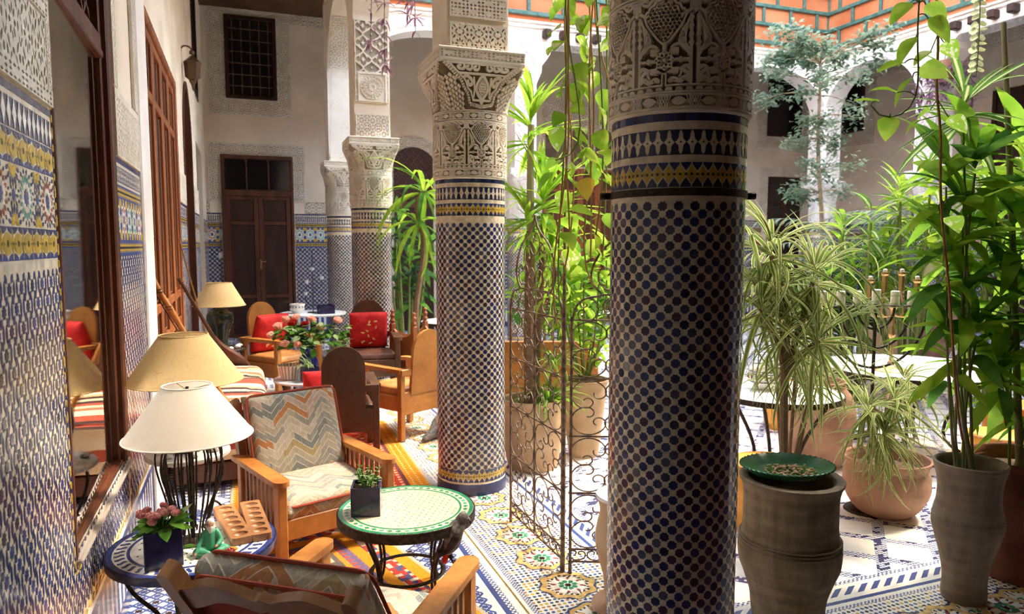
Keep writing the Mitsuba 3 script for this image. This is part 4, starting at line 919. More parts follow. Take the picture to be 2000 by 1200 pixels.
mat('m_shade_white', {'type': 'principledthin', 'base_color': col((.90, .85, .76)), 'roughness': .8, 'diff_trans': .6, 'spec_trans': 0.0})
def parch(p, n, uv):
    a, b, _ = voronoi(p.x*34+p.z*9, p.z*34-p.y*30)
    return mix(mix((.60, .44, .22), (.70, .55, .31), fbm(p.x*9, p.y*9, p.z*9, 3)), (.45, .30, .12), smoothstep(.05, .0, b-a)*.45)
mat('m_shade_parch', {'type': 'principledthin', 'base_color': proc(parch), 'roughness': .75, 'diff_trans': .5, 'spec_trans': 0.0})
mat('m_jar_dark', pr(pm((.010, .018, .014), (.025, .035, .028), 6), .18, .5))
mat('m_pot_blue', pr(pm((.008, .010, .045), (.022, .022, .085), 14), .14, .5, clearcoat=.5))
mat('m_vase_blue', pr(pm((.008, .014, .16), (.02, .03, .30), 12), .1, .5, clearcoat=.6))
mat('m_enamel_pale', pr((.60, .64, .70), .25, .5))
mat('m_ceramic_white', pr(pm((.70, .68, .62), (.82, .80, .75), 10), .3, .5))
mat('m_stripe_pot', pr(proc(lambda p, n, uv: sel(dr.abs(fr(dr.atan2(p.y-7.28, p.x-.415)*3.2)) < .2, (.45, .22, .15), (.78, .76, .66))), .2, .5))

# ---- rugs
def rug_fn(cx, cy, ang, w, l, kind):
    c, s = math.cos(ang), math.sin(ang)
    def fn(p, n, uv):
        x, y = (p.x-cx)*c+(p.y-cy)*s, -(p.x-cx)*s+(p.y-cy)*c
        e = dr.minimum(w/2-dr.abs(x), l/2-dr.abs(y)); al = sel_f(w/2-dr.abs(x) < l/2-dr.abs(y), y, x)
        st = lambda q, k: dr.abs(fr(q/k))
        nz = .8+.35*noise(p.x*240, p.y*240)
        if kind == 0:
            kn = sel(cell_rand(dr.floor(al/.03), dr.floor(e/.03)) < .4, (.50, .06, .05), sel(cell_rand(dr.floor(al/.03), dr.floor(e/.03), 2) < .5, (.10, .09, .20), (.62, .52, .38)))
            dia = dr.abs(fr(x/.22))+dr.abs(fr(y/.17)); k = cell_rand(dr.floor(y/.085), dr.floor(x/.11))
            field = sel(dia < .16, (.05, .04, .05), sel(dia < .28, (.60, .50, .36), sel(dia < .42, (.46, .07, .05), sel(k < .4, (.55, .42, .27), sel(k < .7, (.13, .11, .10), (.58, .26, .06))))))
            c_ = sel(e < .025, (.55, .45, .32), sel(e < .10, (.68, .30, .03), sel(e < .19, kn, sel(e < .26, (.66, .29, .03), sel(e < .33, sel(st(al, .05)+st(e, .07) < .42, (.52, .10, .08), (.16, .13, .24)), sel(e < .36, (.62, .27, .04), field))))))
        else:
            dia = dr.abs(fr(x/.26))+dr.abs(fr(y/.26))
            field = sel(dia < .12, (.68, .34, .07), sel(dia < .2, (.14, .05, .09), sel((dia > .40) & (dia < .46), (.62, .34, .12), (.50, .035, .025))))
            c_ = sel(e < .02, (.5, .4, .28), sel(e < .16, sel(st(al, .05)+st(e, .05) < .25, (.75, .52, .2), (.62, .21, .02)), sel(e < .19, (.14, .05, .05), sel(e < .30, sel(st(al, .06)+st(e, .06) < .3, (.70, .50, .25), (.58, .06, .04)), field))))
        return c_*nz
    return proc(fn)
for i, (cx, cy, ang, w, l, lab) in enumerate(((.30, 3.72, .26, 1.22, 1.66, 'flat woven rug with orange border bands under the coffee table'), (.60, 5.95, -.02, 1.42, 2.55, 'red and orange patterned rug under the leather armchairs'))):
    mat(f'm_rug{i}', pr(rug_fn(cx, cy, ang, w, l, i), .95, .05))
    R_ = RT((cx, cy, 0), ang)
    k = single('rug', apply(bx(-w/2, w/2, -l/2, l/2, .0016, .007, .002), R_), f'm_rug{i}', lab, 'rug')
    rr = random.Random(i); fs = []
    for q in range(int(w/.018)):
        for s in (-1, 1):
            x = -w/2+.009+q*.018; L = .035+.02*rr.random()
            fs.append(tube([(x, s*l/2, .004), (x+rr.uniform(-.01, .01), s*(l/2+L), .003)], .0016, 4))
    part(k, 'fringe', apply(cat(fs), R_), 'm_wax', kind='stuff')

# ---- reclining slatted armchairs with zigzag cushions
def armchair(label, loc, face, back_d, top_z, crest, sd, sink):
    """face: direction the seat faces; local y forward, z up, origin on the floor under the front edge's middle"""
    key = thing('slatted_armchair', label, 'armchair')
    F = np.array([face[0], face[1]])/math.hypot(*face); M = frame((*loc, .007), (F[1], -F[0], 0), (F[0], F[1], 0), (0, 0, 1))
    P = lambda name, m, b='m_pine', **k: part(key, name, apply(m, M), b, **k)
    W, D_, ZA = .37, .66, .505
    for s in (-1, 1):
        x = s*(W-.035)
        P('front_leg', bx(x-.026, x+.026, -.10, -.03, 0, ZA-.026, .006)); P('rear_leg', bx(x-.022, x+.022, -D_-.02, -D_+.04, 0, ZA-.026, .006))
        arm = sbox(x-.046, -D_-.05, x+.046, -.055).union(Point(x, -.055).buffer(.046, quad_segs=8))
        v, f = extr(arm, .03); P('arm', (v+[0, 0, ZA-.028], f), smooth=40) if False else P('arm', (v+[0, 0, ZA-.028], f))
        P('arm_edge', tube(np.column_stack([np.asarray(arm.buffer(-.004).exterior.coords), np.full(len(arm.buffer(-.004).exterior.coords), ZA-.001)]), .0045, 6, cap=False))
        P('lower_rail', bx(x-.018, x+.018, -D_+.03, -.09, .13, .185, .005))
        for i in range(8):
            y = -.135-i*.063
            P('slat', bx(x-.008, x+.008, y-.015, y+.015, .18, ZA-.025, .003), 'm_pine_old')
    P('front_rail', bx(-W+.06, W-.06, -.10, -.065, .15, .27, .006)); P('rear_rail', bx(-W+.06, W-.06, -D_-.01, -D_+.02, .14, .22, .005))
    for s in (-1, 1): P('side_rail', bx(s*(W-.07)-.014, s*(W-.07)+.014, -D_+.02, -.09, .18, .25, .004))
    for i in range(5): P('seat_slat', bx(-W+.07, W-.07, -.16-i*.11, -.10-i*.11, .245, .262, .003), 'm_pine_old')
    # reclined back frame
    y0, z0 = -D_+.06, .24; dy, dz = -back_d-y0, top_z-z0; L = math.hypot(dy, dz); B = frame((0, y0, z0), (1, 0, 0), (0, -dz/L, dy/L), (0, dy/L, dz/L))
    B = M @ frame((0, y0, z0), (1, 0, 0), (0, dz/L, -dy/L), (0, dy/L, dz/L))   # x across, y forward of the back, z up along it
    Q = lambda name, m, b='m_pine_old', **k: part(key, name, apply(m, B), b, **k)
    for s in (-1, 1):
        po = sbox(-.024, -.04, .024, L).union(Point(0, L).buffer(.024, quad_segs=5)); v, f = extr(po, .06)
        Q('back_post', (np.stack([s*.315+v[:, 0], -.05+v[:, 2], v[:, 1]], 1), f[:, ::-1] if False else f), crest)
    zs = np.linspace(-.30, .30, 41); t = zs/.30
    topc = L-.045+.045*np.cos(t*math.pi*1.0)*np.exp(-(t*1.1)**2)*.0-.02*np.abs(t)+.040*np.exp(-((np.abs(t)-.55)/.28)**2)-.030*np.exp(-(t/.16)**2)+.028*np.exp(-(t/.06)**2)
    cr = Polygon(np.vstack([np.column_stack([zs, topc]), np.column_stack([zs[::-1], topc[::-1]-.085+.02*np.cos(t*math.pi)])])); v, f = extr(cr, .032)
    Q('crest_rail', (np.stack([v[:, 0], -.04+v[:, 2], v[:, 1]], 1), f), crest)
    for zc in (.12, .34): Q('back_slat', bx(-.31, .31, -.035, -.015, zc-.03, zc+.03, .004))
    # cushions
    (m, uv) = cushion(.60, .60, .12, 18, 10, 0, .3); m = apply(m, M @ frame((0, -.355, .325), (1, 0, 0), (0, 1, -.06), (0, .06, 1)))
    k = part(key, 'seat_cushion', m, 'm_zigzag', smooth=True, uv=uv+[sd, 0])
    part(k, 'piping', apply(tube(ring_path(.585, .585, r=.04), .007, 6), M @ frame((0, -.355, .355), (1, 0, 0), (0, 1, -.06), (0, .06, 1))), 'm_piping', smooth=40)
    h = L-sink; (m, uv) = cushion(.60, h, .14, 18, 10, 0, .28); Bm = B @ frame((0, .065, .08+h/2), (1, 0, 0), (0, 0, 1), (0, 1, 0))
    k = part(key, 'back_cushion', (apply((m[0], m[1][:, ::-1]), Bm)), 'm_zigzag', smooth=True, uv=uv+[sd+.7, .3])
    for o in (-.045, .045): part(k, 'piping', apply(tube(ring_path(.590, h-.012, r=.05, z=o), .007, 6), Bm), 'm_piping', smooth=40)
    part(key, 'back_panel', apply(bx(-.305, .305, -.014, -.006, .05, L-.14, .003), B), 'm_piping', label='dark red cloth panel behind the back cushion')
    return key
armchair('pine slatted armchair with zigzag cushions, facing the mosaic coffee table', (.500, 4.075), (.33, -.944), .79, .815, 'm_pine_old', 0.0, .06)
armchair('pine armchair seen from behind in the foreground, its wavy crest rail and red back showing', (.595, 2.955), (.595, .80), .955, .80, 'm_pine_old', 2.3, .145)
labels['slatted_armchair']['group'] = labels['slatted_armchair_001']['group'] = 'slatted pine armchairs'

# ---- mosaic tables on iron legs
def ring_seg(r0, r1, a0, a1, n=4):
    t = np.linspace(a0, a1, n)
    return Polygon(np.vstack([np.column_stack([r0*np.cos(t), r0*np.sin(t)]), np.column_stack([r1*np.cos(t[::-1]), r1*np.sin(t[::-1])])])).buffer(-.0006)
def scroll_leg(P, r=.008): return tube(spline(P, 26), r, 7)
mat('m_mosaic_cream', pr(proc(lambda p, n, uv: mix((.58, .49, .34), (.72, .63, .47), cell_rand(dr.floor((p.x+p.y)/.021), dr.floor((p.x-p.y)/.021)))), .25, .5))
t = thing('coffee_table', 'round iron coffee table with cream and green mosaic top', 'table')
CX, CY, CZ, CR = .755, 3.53, .455, .345
part(t, 'tabletop', lathe([(0, CZ-.04), (CR-.01, CZ-.04), (CR, CZ-.036), (CR, CZ-.003), (CR-.004, CZ), (0, CZ)], 72, (CX, CY, 0)), 'm_mosaic_cream', smooth=30)
part(t, 'rim', lathe([(CR-.002, CZ-.048), (CR+.005, CZ-.048), (CR+.006, CZ-.004), (CR+.004, CZ), (CR-.003, CZ)], 72, (CX, CY, 0)), 'm_iron', smooth=30)
O = RT((CX, CY, CZ))
for i in range(56): part(t, 'green_tile', apply(extr(ring_seg(CR-.024, CR-.004, i*2*math.pi/56, (i+1)*2*math.pi/56), .0015), O), 't_green')
for i in range(56): part(t, 'green_tile', apply(extr(ring_seg(CR-.075, CR-.064, i*2*math.pi/56, (i+1)*2*math.pi/56), .0015), O), 't_green')
for i in range(46):
    a = i*2*math.pi/46
    part(t, 'diamond_tile', apply(extr(affinity.rotate(affinity.translate(affinity.scale(ngon(4, .0135), .9, 1.05), CR-.044, 0), a, origin=(0, 0), use_radians=True), .0015), O), 't_green' if i % 3 else 't_teal')
dots = [ngon(4, .0048, 0, (a*.036+(.018 if b % 2 else 0), b*.031)) for a in range(-8, 9) for b in range(-8, 9) if math.hypot(a*.036, b*.031) < CR-.095]
part(t, 'dot_tiling', apply(cat([extr(g, .0012) for g in dots]), O), 't_teal', kind='stuff')
for i in range(4):
    for s in (-1, 1):
        a = .55+i*math.pi/2+s*.06; ca, sa = math.cos(a), math.sin(a)
        part(t, 'leg', scroll_leg([(CX+ca*r, CY+sa*r, z) for r, z in ((.27, CZ-.04), (.25, .34), (.20, .22), (.185, .12), (.20, .05), (.225, .007))], .0075), 'm_iron', smooth=40)
th = np.linspace(0, 2*math.pi, 49); part(t, 'stretcher_ring', tube(np.column_stack([CX+.185*np.cos(th), CY+.185*np.sin(th), np.full(49, .125)]), .013, 8, cap=False, flat=.5), 'm_iron', smooth=40)
part(t, 'under_ring', tube(np.column_stack([CX+.27*np.cos(th), CY+.27*np.sin(th), np.full(49, CZ-.045)]), .008, 6, cap=False), 'm_iron', smooth=40)
t = thing('mosaic_side_table', 'round side table with blue and white mosaic top on curled iron legs', 'table')
BXc, BYc, BZ, BR = -.232, 3.33, .50, .340
part(t, 'tabletop', lathe([(0, BZ-.03), (BR-.004, BZ-.03), (BR, BZ-.02), (BR, BZ-.004), (BR-.004, BZ), (0, BZ)], 72, (BXc, BYc, 0)), 't_white', smooth=30)
part(t, 'rim', lathe([(BR-.004, BZ-.036), (BR+.004, BZ-.034), (BR+.006, BZ-.01), (BR+.003, BZ+.001), (BR-.004, BZ+.001)], 72, (BXc, BYc, 0)), 't_navy', smooth=30)
O = RT((BXc, BYc, BZ))
for i in range(48): part(t, 'blue_tile', apply(extr(ring_seg(BR-.026, BR-.003, i*2*math.pi/48, (i+1)*2*math.pi/48), .0015), O), 't_cobalt')
for i in range(48): part(t, 'blue_tile', apply(extr(ring_seg(BR-.094, BR-.080, i*2*math.pi/48, (i+1)*2*math.pi/48), .0015), O), 't_cobalt')
for i in range(44):
    a = i*2*math.pi/44; w_ = Polygon([(-.020, -.010), (-.008, -.014), (.006, -.004), (.020, -.002), (.020, .010), (.008, .012), (-.006, .004), (-.020, .000)])
    part(t, 'wave_tile', apply(extr(affinity.rotate(affinity.translate(w_, BR-.053, 0), a, origin=(0, 0), use_radians=True), .0015), O), 't_cobalt')
part(t, 'dot_tiling', apply(cat([extr(ngon(4, .0055, 0, (a*.042+(.021 if b % 2 else 0), b*.036)), .0012) for a in range(-6, 7) for b in range(-7, 8) if math.hypot(a*.042, b*.036) < BR-.11]), O), 't_navy', kind='stuff')
for i in range(4):
    a = -1.75+i*math.pi/2; ca, sa = math.cos(a), math.sin(a); q = lambda r, z: (BXc+ca*r, BYc+sa*r, z)
    part(t, 'leg', scroll_leg([q(r, z) for r, z in ((.20, BZ-.035), (.27, BZ-.06), (.285, .38), (.235, .27), (.15, .18), (.13, .10), (.20, .02), (.26, .012), (.275, .045), (.245, .06))], .009), 'm_iron', smooth=40)
part(t, 'stretcher_ring', tube(np.column_stack([BXc+.135*np.cos(th), BYc+.135*np.sin(th), np.full(49, .14)]), .007, 7, cap=False), 'm_iron', smooth=40)
part(t, 'under_ring', tube(np.column_stack([BXc+.21*np.cos(th), BYc+.21*np.sin(th), np.full(49, BZ-.04)]), .007, 7, cap=False), 'm_iron', smooth=40)

# ---- lamps
def shade(key, c, r0, r1, z0, z1, m, trim):
    p = [(r0, z0), (r1, z1)]
    k = part(key, 'lamp_shade', lathe([(r0, z0), (r1, z1)], 64, c), m, smooth=True)
    for r, z, in ((r0, z0), (r1, z1)): part(k, 'rim', tube(np.column_stack([c[0]+r*np.cos(th), c[1]+r*np.sin(th), np.full(49, z)]), .0035, 6, cap=False), trim, smooth=40)
    part(k, 'spider', cat([tube([(c[0], c[1], z1-.02), (c[0]+r1*math.cos(a), c[1]+r1*math.sin(a), z1)], .002, 5) for a in (0, 2.1, 4.2)]), 'm_brass')
    part(key, 'bulb', lathe(smooth_prof([(0, z0+.02), (.012, z0+.022), (.014, z0+.05), (.030, z0+.09), (.026, z0+.125), (0, z0+.145)], 14), 16, c), 'm_ceramic_white', smooth=True)
mat('m_trim_white', pr((.80, .77, .70), .7, .2)); mat('m_trim_gold', pr((.58, .42, .20), .7, .2))
l = thing('table_lamp', 'lamp with white cone shade and black wire cage base on the blue mosaic table', 'lamp')
LX, LY = -.235, 3.345
shade(l, (LX, LY, 0), .262, .100, .975, 1.195, 'm_shade_white', 'm_trim_white')
part(l, 'foot', lathe([(0, BZ+.001), (.07, BZ+.001), (.075, BZ+.008), (.05, BZ+.016), (.02, BZ+.02), (0, BZ+.02)], 32, (LX, LY, 0)), 'm_iron', smooth=40)
part(l, 'stem', tube([(LX, LY, BZ+.01), (LX, LY, 1.19)], .007, 8), 'm_iron', smooth=40)
for i in range(18):
    a = i*2*math.pi/18; q = lambda r, z: (LX+r*math.cos(a), LY+r*math.sin(a), z)
    pr_ = [(.030, .975), (.075, .972), (.118, .945), (.136, .890), (.130, .820), (.108, .730), (.082, .630), (.060, .560), (.052, .520)] if i % 2 else [(.028, .955), (.070, .95), (.100, .90), (.108, .82), (.094, .72), (.070, .62), (.055, .555), (.075, .525), (.085, .545)]
    part(l, 'wire', tube(spline([q(r, z) for r, z in pr_], 22), .0042, 6), 'm_iron', smooth=40)
l = thing('table_lamp', 'table lamp with large parchment shade standing behind the white lamp', 'lamp')
L2 = (-.301, 4.19, 0)
shade(l, L2, .293, .122, 1.071, 1.318, 'm_shade_parch', 'm_trim_gold')
part(l, 'jar', lathe(smooth_prof([(0, .686), (.07, .686), (.08, .70), (.10, .79), (.12, .88), (.11, .97), (.07, 1.02), (.045, 1.04), (.045, 1.07), (0, 1.07)], 30), 40, L2), 'm_jar_dark', smooth=True)
part(l, 'stem', tube([(L2[0], L2[1], 1.05), (L2[0], L2[1], 1.31)], .007, 8), 'm_brass')
def round_stand(label, c, z, r, mt):
    t = thing('stone_top_table', label, 'table')
    part(t, 'tabletop', lathe([(0, z-.03), (r-.01, z-.03), (r, z-.022), (r, z-.006), (r-.006, z), (0, z)], 48, c), mt, smooth=30)
    for i in range(3):
        a = .4+i*2*math.pi/3; q = lambda rr, zz: (c[0]+rr*math.cos(a), c[1]+rr*math.sin(a), zz)
        part(t, 'leg', scroll_leg([q(rr, zz*z) for rr, zz in ((r*.75, .95), (r*.85, .78), (r*.55, .55), (r*.35, .35), (r*.55, .12), (r*.8, .02), (r*.9, .08), (r*.78, .13))], .009), 'm_iron', smooth=40)
        part(t, 'scroll', scroll_leg([q(r*.55, .55*z), q(r*.75, .50*z), q(r*.80, .38*z), q(r*.65, .33*z), q(r*.58, .42*z)], .006), 'm_iron', smooth=40)
    return t
round_stand('round stone-topped iron table carrying the parchment lamp and pebbles', (L2[0], L2[1], 0), .685, .215, 'm_stone')
pebble_label = ['largest grey pebble on the stone table, on the side towards the court', 'small grey pebble on the stone table, next to the largest one', 'grey pebble on the stone table, on the side towards the white lamp', 'grey pebble on the stone table, against the left wall', 'smallest grey pebble on the stone table, by the mirror side']
def pebble(sd, r):
    m = trimesh.creation.icosphere(2, 1.0); v = np.asarray(m.vertices)*(1+.25*(meshkit.noise(np.asarray(m.vertices)*1.7+sd*7)-.5)[:, None])*[r, r*.8, r*.6]
    return v, np.asarray(m.faces)
for i, (a, rr, r) in enumerate(((-.5, .15, .030), (.2, .155, .024), (-1.3, .16, .027), (2.8, .16, .026), (-2.1, .16, .022))):
    single('pebble', move(pebble(i, r), (L2[0]+rr*math.cos(a), L2[1]+rr*math.sin(a), .685+r*.5), a), 'm_stone', pebble_label[i], 'stone', 'pebbles under the parchment lamp', smooth=True)
l = thing('table_lamp', 'farthest table lamp with parchment shade on a dark green jar', 'lamp')
L3 = (-.24, 8.60, 0)
shade(l, L3, .275, .135, 1.125, 1.375, 'm_shade_parch', 'm_trim_gold')
part(l, 'jar', lathe(smooth_prof([(0, .646), (.085, .646), (.085, .66), (.075, .72), (.10, .84), (.145, .97), (.135, 1.03), (.08, 1.07), (.07, 1.09), (.085, 1.11), (0, 1.11)], 30), 40, L3), 'm_jar_dark', smooth=True)
part(l, 'stem', tube([(L3[0], L3[1], 1.10), (L3[0], L3[1], 1.37)], .007, 8), 'm_brass')
round_stand('small round iron scroll table under the farthest lamp', (L3[0], L3[1], 0), .645, .27, 'm_iron')
for i, (a, rr, r) in enumerate(((-.4, .19, .036), (.2, .20, .034), (-1.0, .20, .03))):
    single('pebble', move(pebble(i+9, r), (L3[0]+rr*math.cos(a), L3[1]+rr*math.sin(a), .645+r*.5), a), 'm_ceramic_white', ('largest pale pebble by the dark jar of the farthest lamp', 'pale pebble behind the largest one by the dark jar', 'pale pebble in front of the dark jar of the farthest lamp')[i], 'stone', 'pale pebbles by the farthest lamp', smooth=True)

# ---- things on the blue table
g = thing('mancala_board', 'folding carved wooden mancala board with two rows of hollows on the blue table', 'game board')
import manifold3d as m3
def m3arr(m): x = m.to_mesh(); return np.asarray(x.vert_properties)[:, :3].astype(float), np.asarray(x.tri_verts).astype(int)
for s, (cx, cy, an) in enumerate(((-.075, 3.455, -.20), (.025, 3.47, -.10))):
    b = m3.CrossSection([np.asarray(shapely.geometry.polygon.orient(sbox(-.028, -.21, .028, .21).buffer(.018, quad_segs=4)).exterior.coords)[:-1].tolist()]).extrude(.030)
    for i in range(6): b = b-m3.Manifold.sphere(1, 20).scale((.033, .027, .022)).translate((0, -.175+i*.07, .032))
    part(g, 'tray', apply(m3arr(b), RT((cx, cy, BZ+.003), -an)), 'm_pine_old', smooth=35)
part(g, 'hinge', cat([cbox((-.022, 3.36+.2*i, BZ+.02), (.018, .02, .008), .002) for i in range(2)]), 'm_brass')
def rosebud(r, sd):
    """layered cupped petals round a bud"""
    rr = np.random.default_rng(sd); out = [(lambda v: (v[0]*[.55, .55, .8], v[1]))(arr(trimesh.creation.icosphere(1, r)))]
    for ring, (n, lean, sc) in enumerate(((3, .25, .8), (5, .55, .95), (6, .95, 1.05))):
        for k in range(n):
            a = k*2*math.pi/n+ring*.5+rr.uniform(-.1, .1); u, v = np.meshgrid(np.linspace(-1, 1, 5), np.linspace(0, 1, 5), indexing='ij')
            w = r*sc*.85*np.sin(np.clip(v, .02, 1)*math.pi*.62+.25)*u; rad = r*(.12+.75*lean*v**1.3+.18*np.sin(v*2.6)); z = r*(-.7+1.55*v*(1-.30*lean)-.25*u*u*v)
            x = rad*np.cos(w/(r*.9)); y = rad*.4*np.sin(w/(r*.9))+w*.75
            p = np.stack([x, y, z], -1).reshape(-1, 3); c, s = math.cos(a), math.sin(a)
            i, j = np.meshgrid(np.arange(4), np.arange(4), indexing='ij'); q = (i*5+j); q = np.stack([q, q+5, q+6, q+1], -1).reshape(-1, 4)
            out.append((p @ np.array([[c, s, 0], [-s, c, 0], [0, 0, 1]]), np.vstack([q[:, [0, 1, 2]], q[:, [0, 2, 3]]])))
    return cat(out)
def thin(c, tr=.4, rough=.5): return {'type': 'principledthin', 'base_color': col(c), 'roughness': rough, 'diff_trans': tr*2, 'spec_trans': 0.0}
scene['l_rose'] = thin(pm((.86, .42, .36), (.92, .70, .60), 40)); scene['l_rose_dry'] = thin(pm((.66, .26, .30), (.80, .52, .50), 60)); scene['l_rose_red'] = thin((.40, .03, .03))
scene['s_green'] = thin((.08, .20, .03)); scene['l_mid'] = thin(pm((.035, .12, .018), (.10, .22, .035), 30)); scene['l_pale'] = thin(pm((.22, .34, .14), (.36, .46, .24), 40))
def leaf(L, W, droop=.3, n=7, fold=.15, tipw=.0, curl=0.0, peak=.4):
    """leaf blade from the origin out along +x, arching towards -z; rows of three points"""
    s = np.linspace(0, 1, n); a = .0+droop*s*1.0
    ang = np.cumsum(np.r_[0, np.full(n-1, droop/(n-1))]); ds = L/(n-1)
    x = np.r_[0, np.cumsum(np.cos(ang[:-1])*ds)]; z = np.r_[0, np.cumsum(-np.sin(ang[:-1])*ds)]
    q = np.where(s < peak, np.sin((s/peak).clip(0, 1)*math.pi/2)**.8, np.cos((s-peak).clip(0)/(1-peak)*math.pi/2).clip(0)**.85); w = W/2*np.maximum(q, .03)
    P = []
    for k in (-1, 0, 1): P.append(np.stack([x, k*w*math.cos(fold), z+abs(k)*w*math.sin(fold)], -1))
    v = np.stack(P, 1).reshape(-1, 3); i, j = np.meshgrid(np.arange(n-1), np.arange(2), indexing='ij'); b = i*3+j
    qd = np.stack([b, b+3, b+4, b+1], -1).reshape(-1, 4)
    uv = np.stack([np.repeat(s, 3), np.tile([0, .5, 1.0], n)], 1)
    return (v, np.vstack([qd[:, [0, 1, 2]], qd[:, [0, 2, 3]]])), uv
def leaf_frame(o, az, el, roll=0.0, s=1.0):
    """leaf from o heading azimuth az, rising el above the level"""
    x = np.array([math.cos(az)*math.cos(el), math.sin(az)*math.cos(el), math.sin(el)]); y = np.array([-math.sin(az), math.cos(az), 0]); z = np.cross(x, y)
    c, n = math.cos(roll), math.sin(roll); y, z = y*c+z*n, z*c-y*n
    M = np.eye(4); M[:3, 0], M[:3, 1], M[:3, 2], M[:3, 3] = x*s, y*s, z*s, o
    return M
def lply(L, W, mt, droop=.3, **k):
    m, uv = leaf(L, W, droop, **k); return mk(m, mt, True, uv=uv)
def square_pot(name, label, c, w, z, h, rz=0.0, mt='m_pot_blue', soil=True):
    o, i = sbox(-w/2, -w/2, w/2, w/2).buffer(.004, quad_segs=2), sbox(-w/2+.006, -w/2+.006, w/2-.006, w/2-.006)
    k = thing(name, label, 'plant pot'); v, f = extr(o.difference(i), h)
    part(k, 'body', apply(cat([(v, f), bx(-w/2+.004, w/2-.004, -w/2+.004, w/2-.004, 0, .01)]), RT((*c, z), rz)), mt)
    if soil: part(k, 'soil', apply(bx(-w/2+.005, w/2-.005, -w/2+.005, w/2-.005, h-.03, h-.018), RT((*c, z), rz)), 'm_soil')
    return k
k = square_pot('flower_pot', 'square dark blue pot of dried pink roses on the blue mosaic table', (-.335, 3.165), .135, BZ+.002, .15, .12)
rr = np.random.default_rng(3)
for i in range(16):
    o = (-.335+rr.uniform(-.085, .06), 3.165+rr.uniform(-.06, .07), BZ+.20+rr.uniform(-.02, .025)); part(k, 'blossom', move(rosebud(.019, i), o, rr.uniform(0, 6), rr.uniform(-.4, .4)), 'l_rose_dry', smooth=True)
    part(k, 'stem', tube([(-.335, 3.165, BZ+.12), o], .0022, 5), 's_green')
lp = lply(.07, .042, 'l_mid', .5, fold=.2)
for i in range(26):
    a = rr.uniform(0, 6.28); part(k, 'leaf', lp, M=leaf_frame((-.335+.04*math.cos(a), 3.165+.04*math.sin(a), BZ+.14+rr.uniform(0, .035)), a, rr.uniform(-.2, .8), rr.uniform(-.5, .5), rr.uniform(.7, 1.3)))
part(k, 'leaf', lply(.10, .07, 'l_pale', .3), M=leaf_frame((-.29, 3.19, BZ+.15), .2, .9))
f = thing('figurine', 'small painted figurine of a seated white-haired man in a green robe', 'figurine')
mat('m_robe', pr((.07, .34, .20), .5, .4)); mat('m_skin', pr((.42, .22, .14), .6, .3))
FX, FY = -.155, 3.19; Z0 = BZ+.003
def hull_body(balls, fine=.004):
    """one continuous body from bones: (p, r, q, s) hulls of two balls each, rounded"""
    m = m3.Manifold()
    for p, r, q, s in balls: m = m+m3.Manifold.batch_hull([m3.Manifold.sphere(r, 16).translate(tuple(map(float, p))), m3.Manifold.sphere(s, 16).translate(tuple(map(float, q)))])
    t = m.refine_to_length(fine).to_mesh(); t = trimesh.Trimesh(np.asarray(t.vert_properties)[:, :3], np.asarray(t.tri_verts)); trimesh.smoothing.filter_taubin(t, .5, -.53, 8)
    return arr(t)
fp = lambda x, y, z: (FX+x*1.15, FY+y*1.15, Z0+z*1.15)
part(f, 'robe', hull_body([(fp(0, 0, .022), 0.0312, fp(0, .003, .075), 0.0234), (fp(-.012, -.004, .018), 0.0221, fp(-.048, -.02, .016), 0.0169), (fp(.012, -.004, .018), 0.0221, fp(.05, -.018, .016), 0.0169), (fp(-.048, -.02, .016), 0.0169, fp(-.008, -.044, .013), 0.0130), (fp(.05, -.018, .016), 0.0169, fp(.012, -.046, .013), 0.0130), (fp(-.02, 0, .078), 0.0130, fp(-.036, -.014, .048), 0.0104), (fp(.02, 0, .078), 0.0130, fp(.036, -.014, .048), 0.0104), (fp(.036, -.014, .048), 0.0104, fp(.022, -.036, .038), 0.0078), (fp(-.036, -.014, .048), 0.0104, fp(-.05, -.036, .02), 0.0078)]), 'm_robe', smooth=True)
part(f, 'head', hull_body([(fp(0, .002, .086), 0.0104, fp(0, 0, .106), 0.0175), (fp(0, -.010, .104), 0.0052, fp(0, -.015, .102), 0.0039)], .003), 'm_skin', smooth=True)
part(f, 'beard', hull_body([(fp(0, -.008, .097), 0.0117, fp(0, -.012, .078), 0.0065), (fp(-.011, -.002, .104), 0.0065, fp(-.008, -.008, .092), 0.0065), (fp(.011, -.002, .104), 0.0065, fp(.008, -.008, .092), 0.0065)], .003), 'm_ceramic_white', smooth=True)
part(f, 'hair', hull_body([(fp(0, .004, .113), 0.0175, fp(0, .008, .102), 0.0163)], .003), 'm_ceramic_white', smooth=True)
part(f, 'hand', hull_body([(fp(.022, -.036, .038), 0.0065, fp(.016, -.044, .036), 0.0052), (fp(-.05, -.036, .02), 0.0065, fp(-.054, -.044, .014), 0.0052)], .003), 'm_skin', smooth=True)
d = thing('fruit_dish', 'tiny yellow dish of red berries beside the seated figurine', 'dish')
part(d, 'dish', lathe([(0, BZ+.003), (.022, BZ+.003), (.036, BZ+.016), (.034, BZ+.018), (.02, BZ+.008), (0, BZ+.008)], 28, (-.085, 3.155, 0)), 't_yellow', smooth=40)
for i in range(14):
    a, r = i*2.4, .006*math.sqrt(i); part(d, 'berry', move(arr(trimesh.creation.icosphere(1, .0065)), (-.085+r*math.cos(a), 3.155+r*math.sin(a), BZ+.015+.004*(i < 5))), 't_red', smooth=True)
s = thing('fern_sprig', 'small green fern sprig lying by the wire lamp base', 'leaf sprig')
pp = spline([(-.28, 3.24, BZ+.006), (-.245, 3.225, BZ+.03), (-.215, 3.215, BZ+.022), (-.195, 3.225, BZ+.008)], 12); part(s, 'stalk', tube(pp, .0018, 5), 's_green'); fl = lply(.03, .010, 'l_mid', .3)
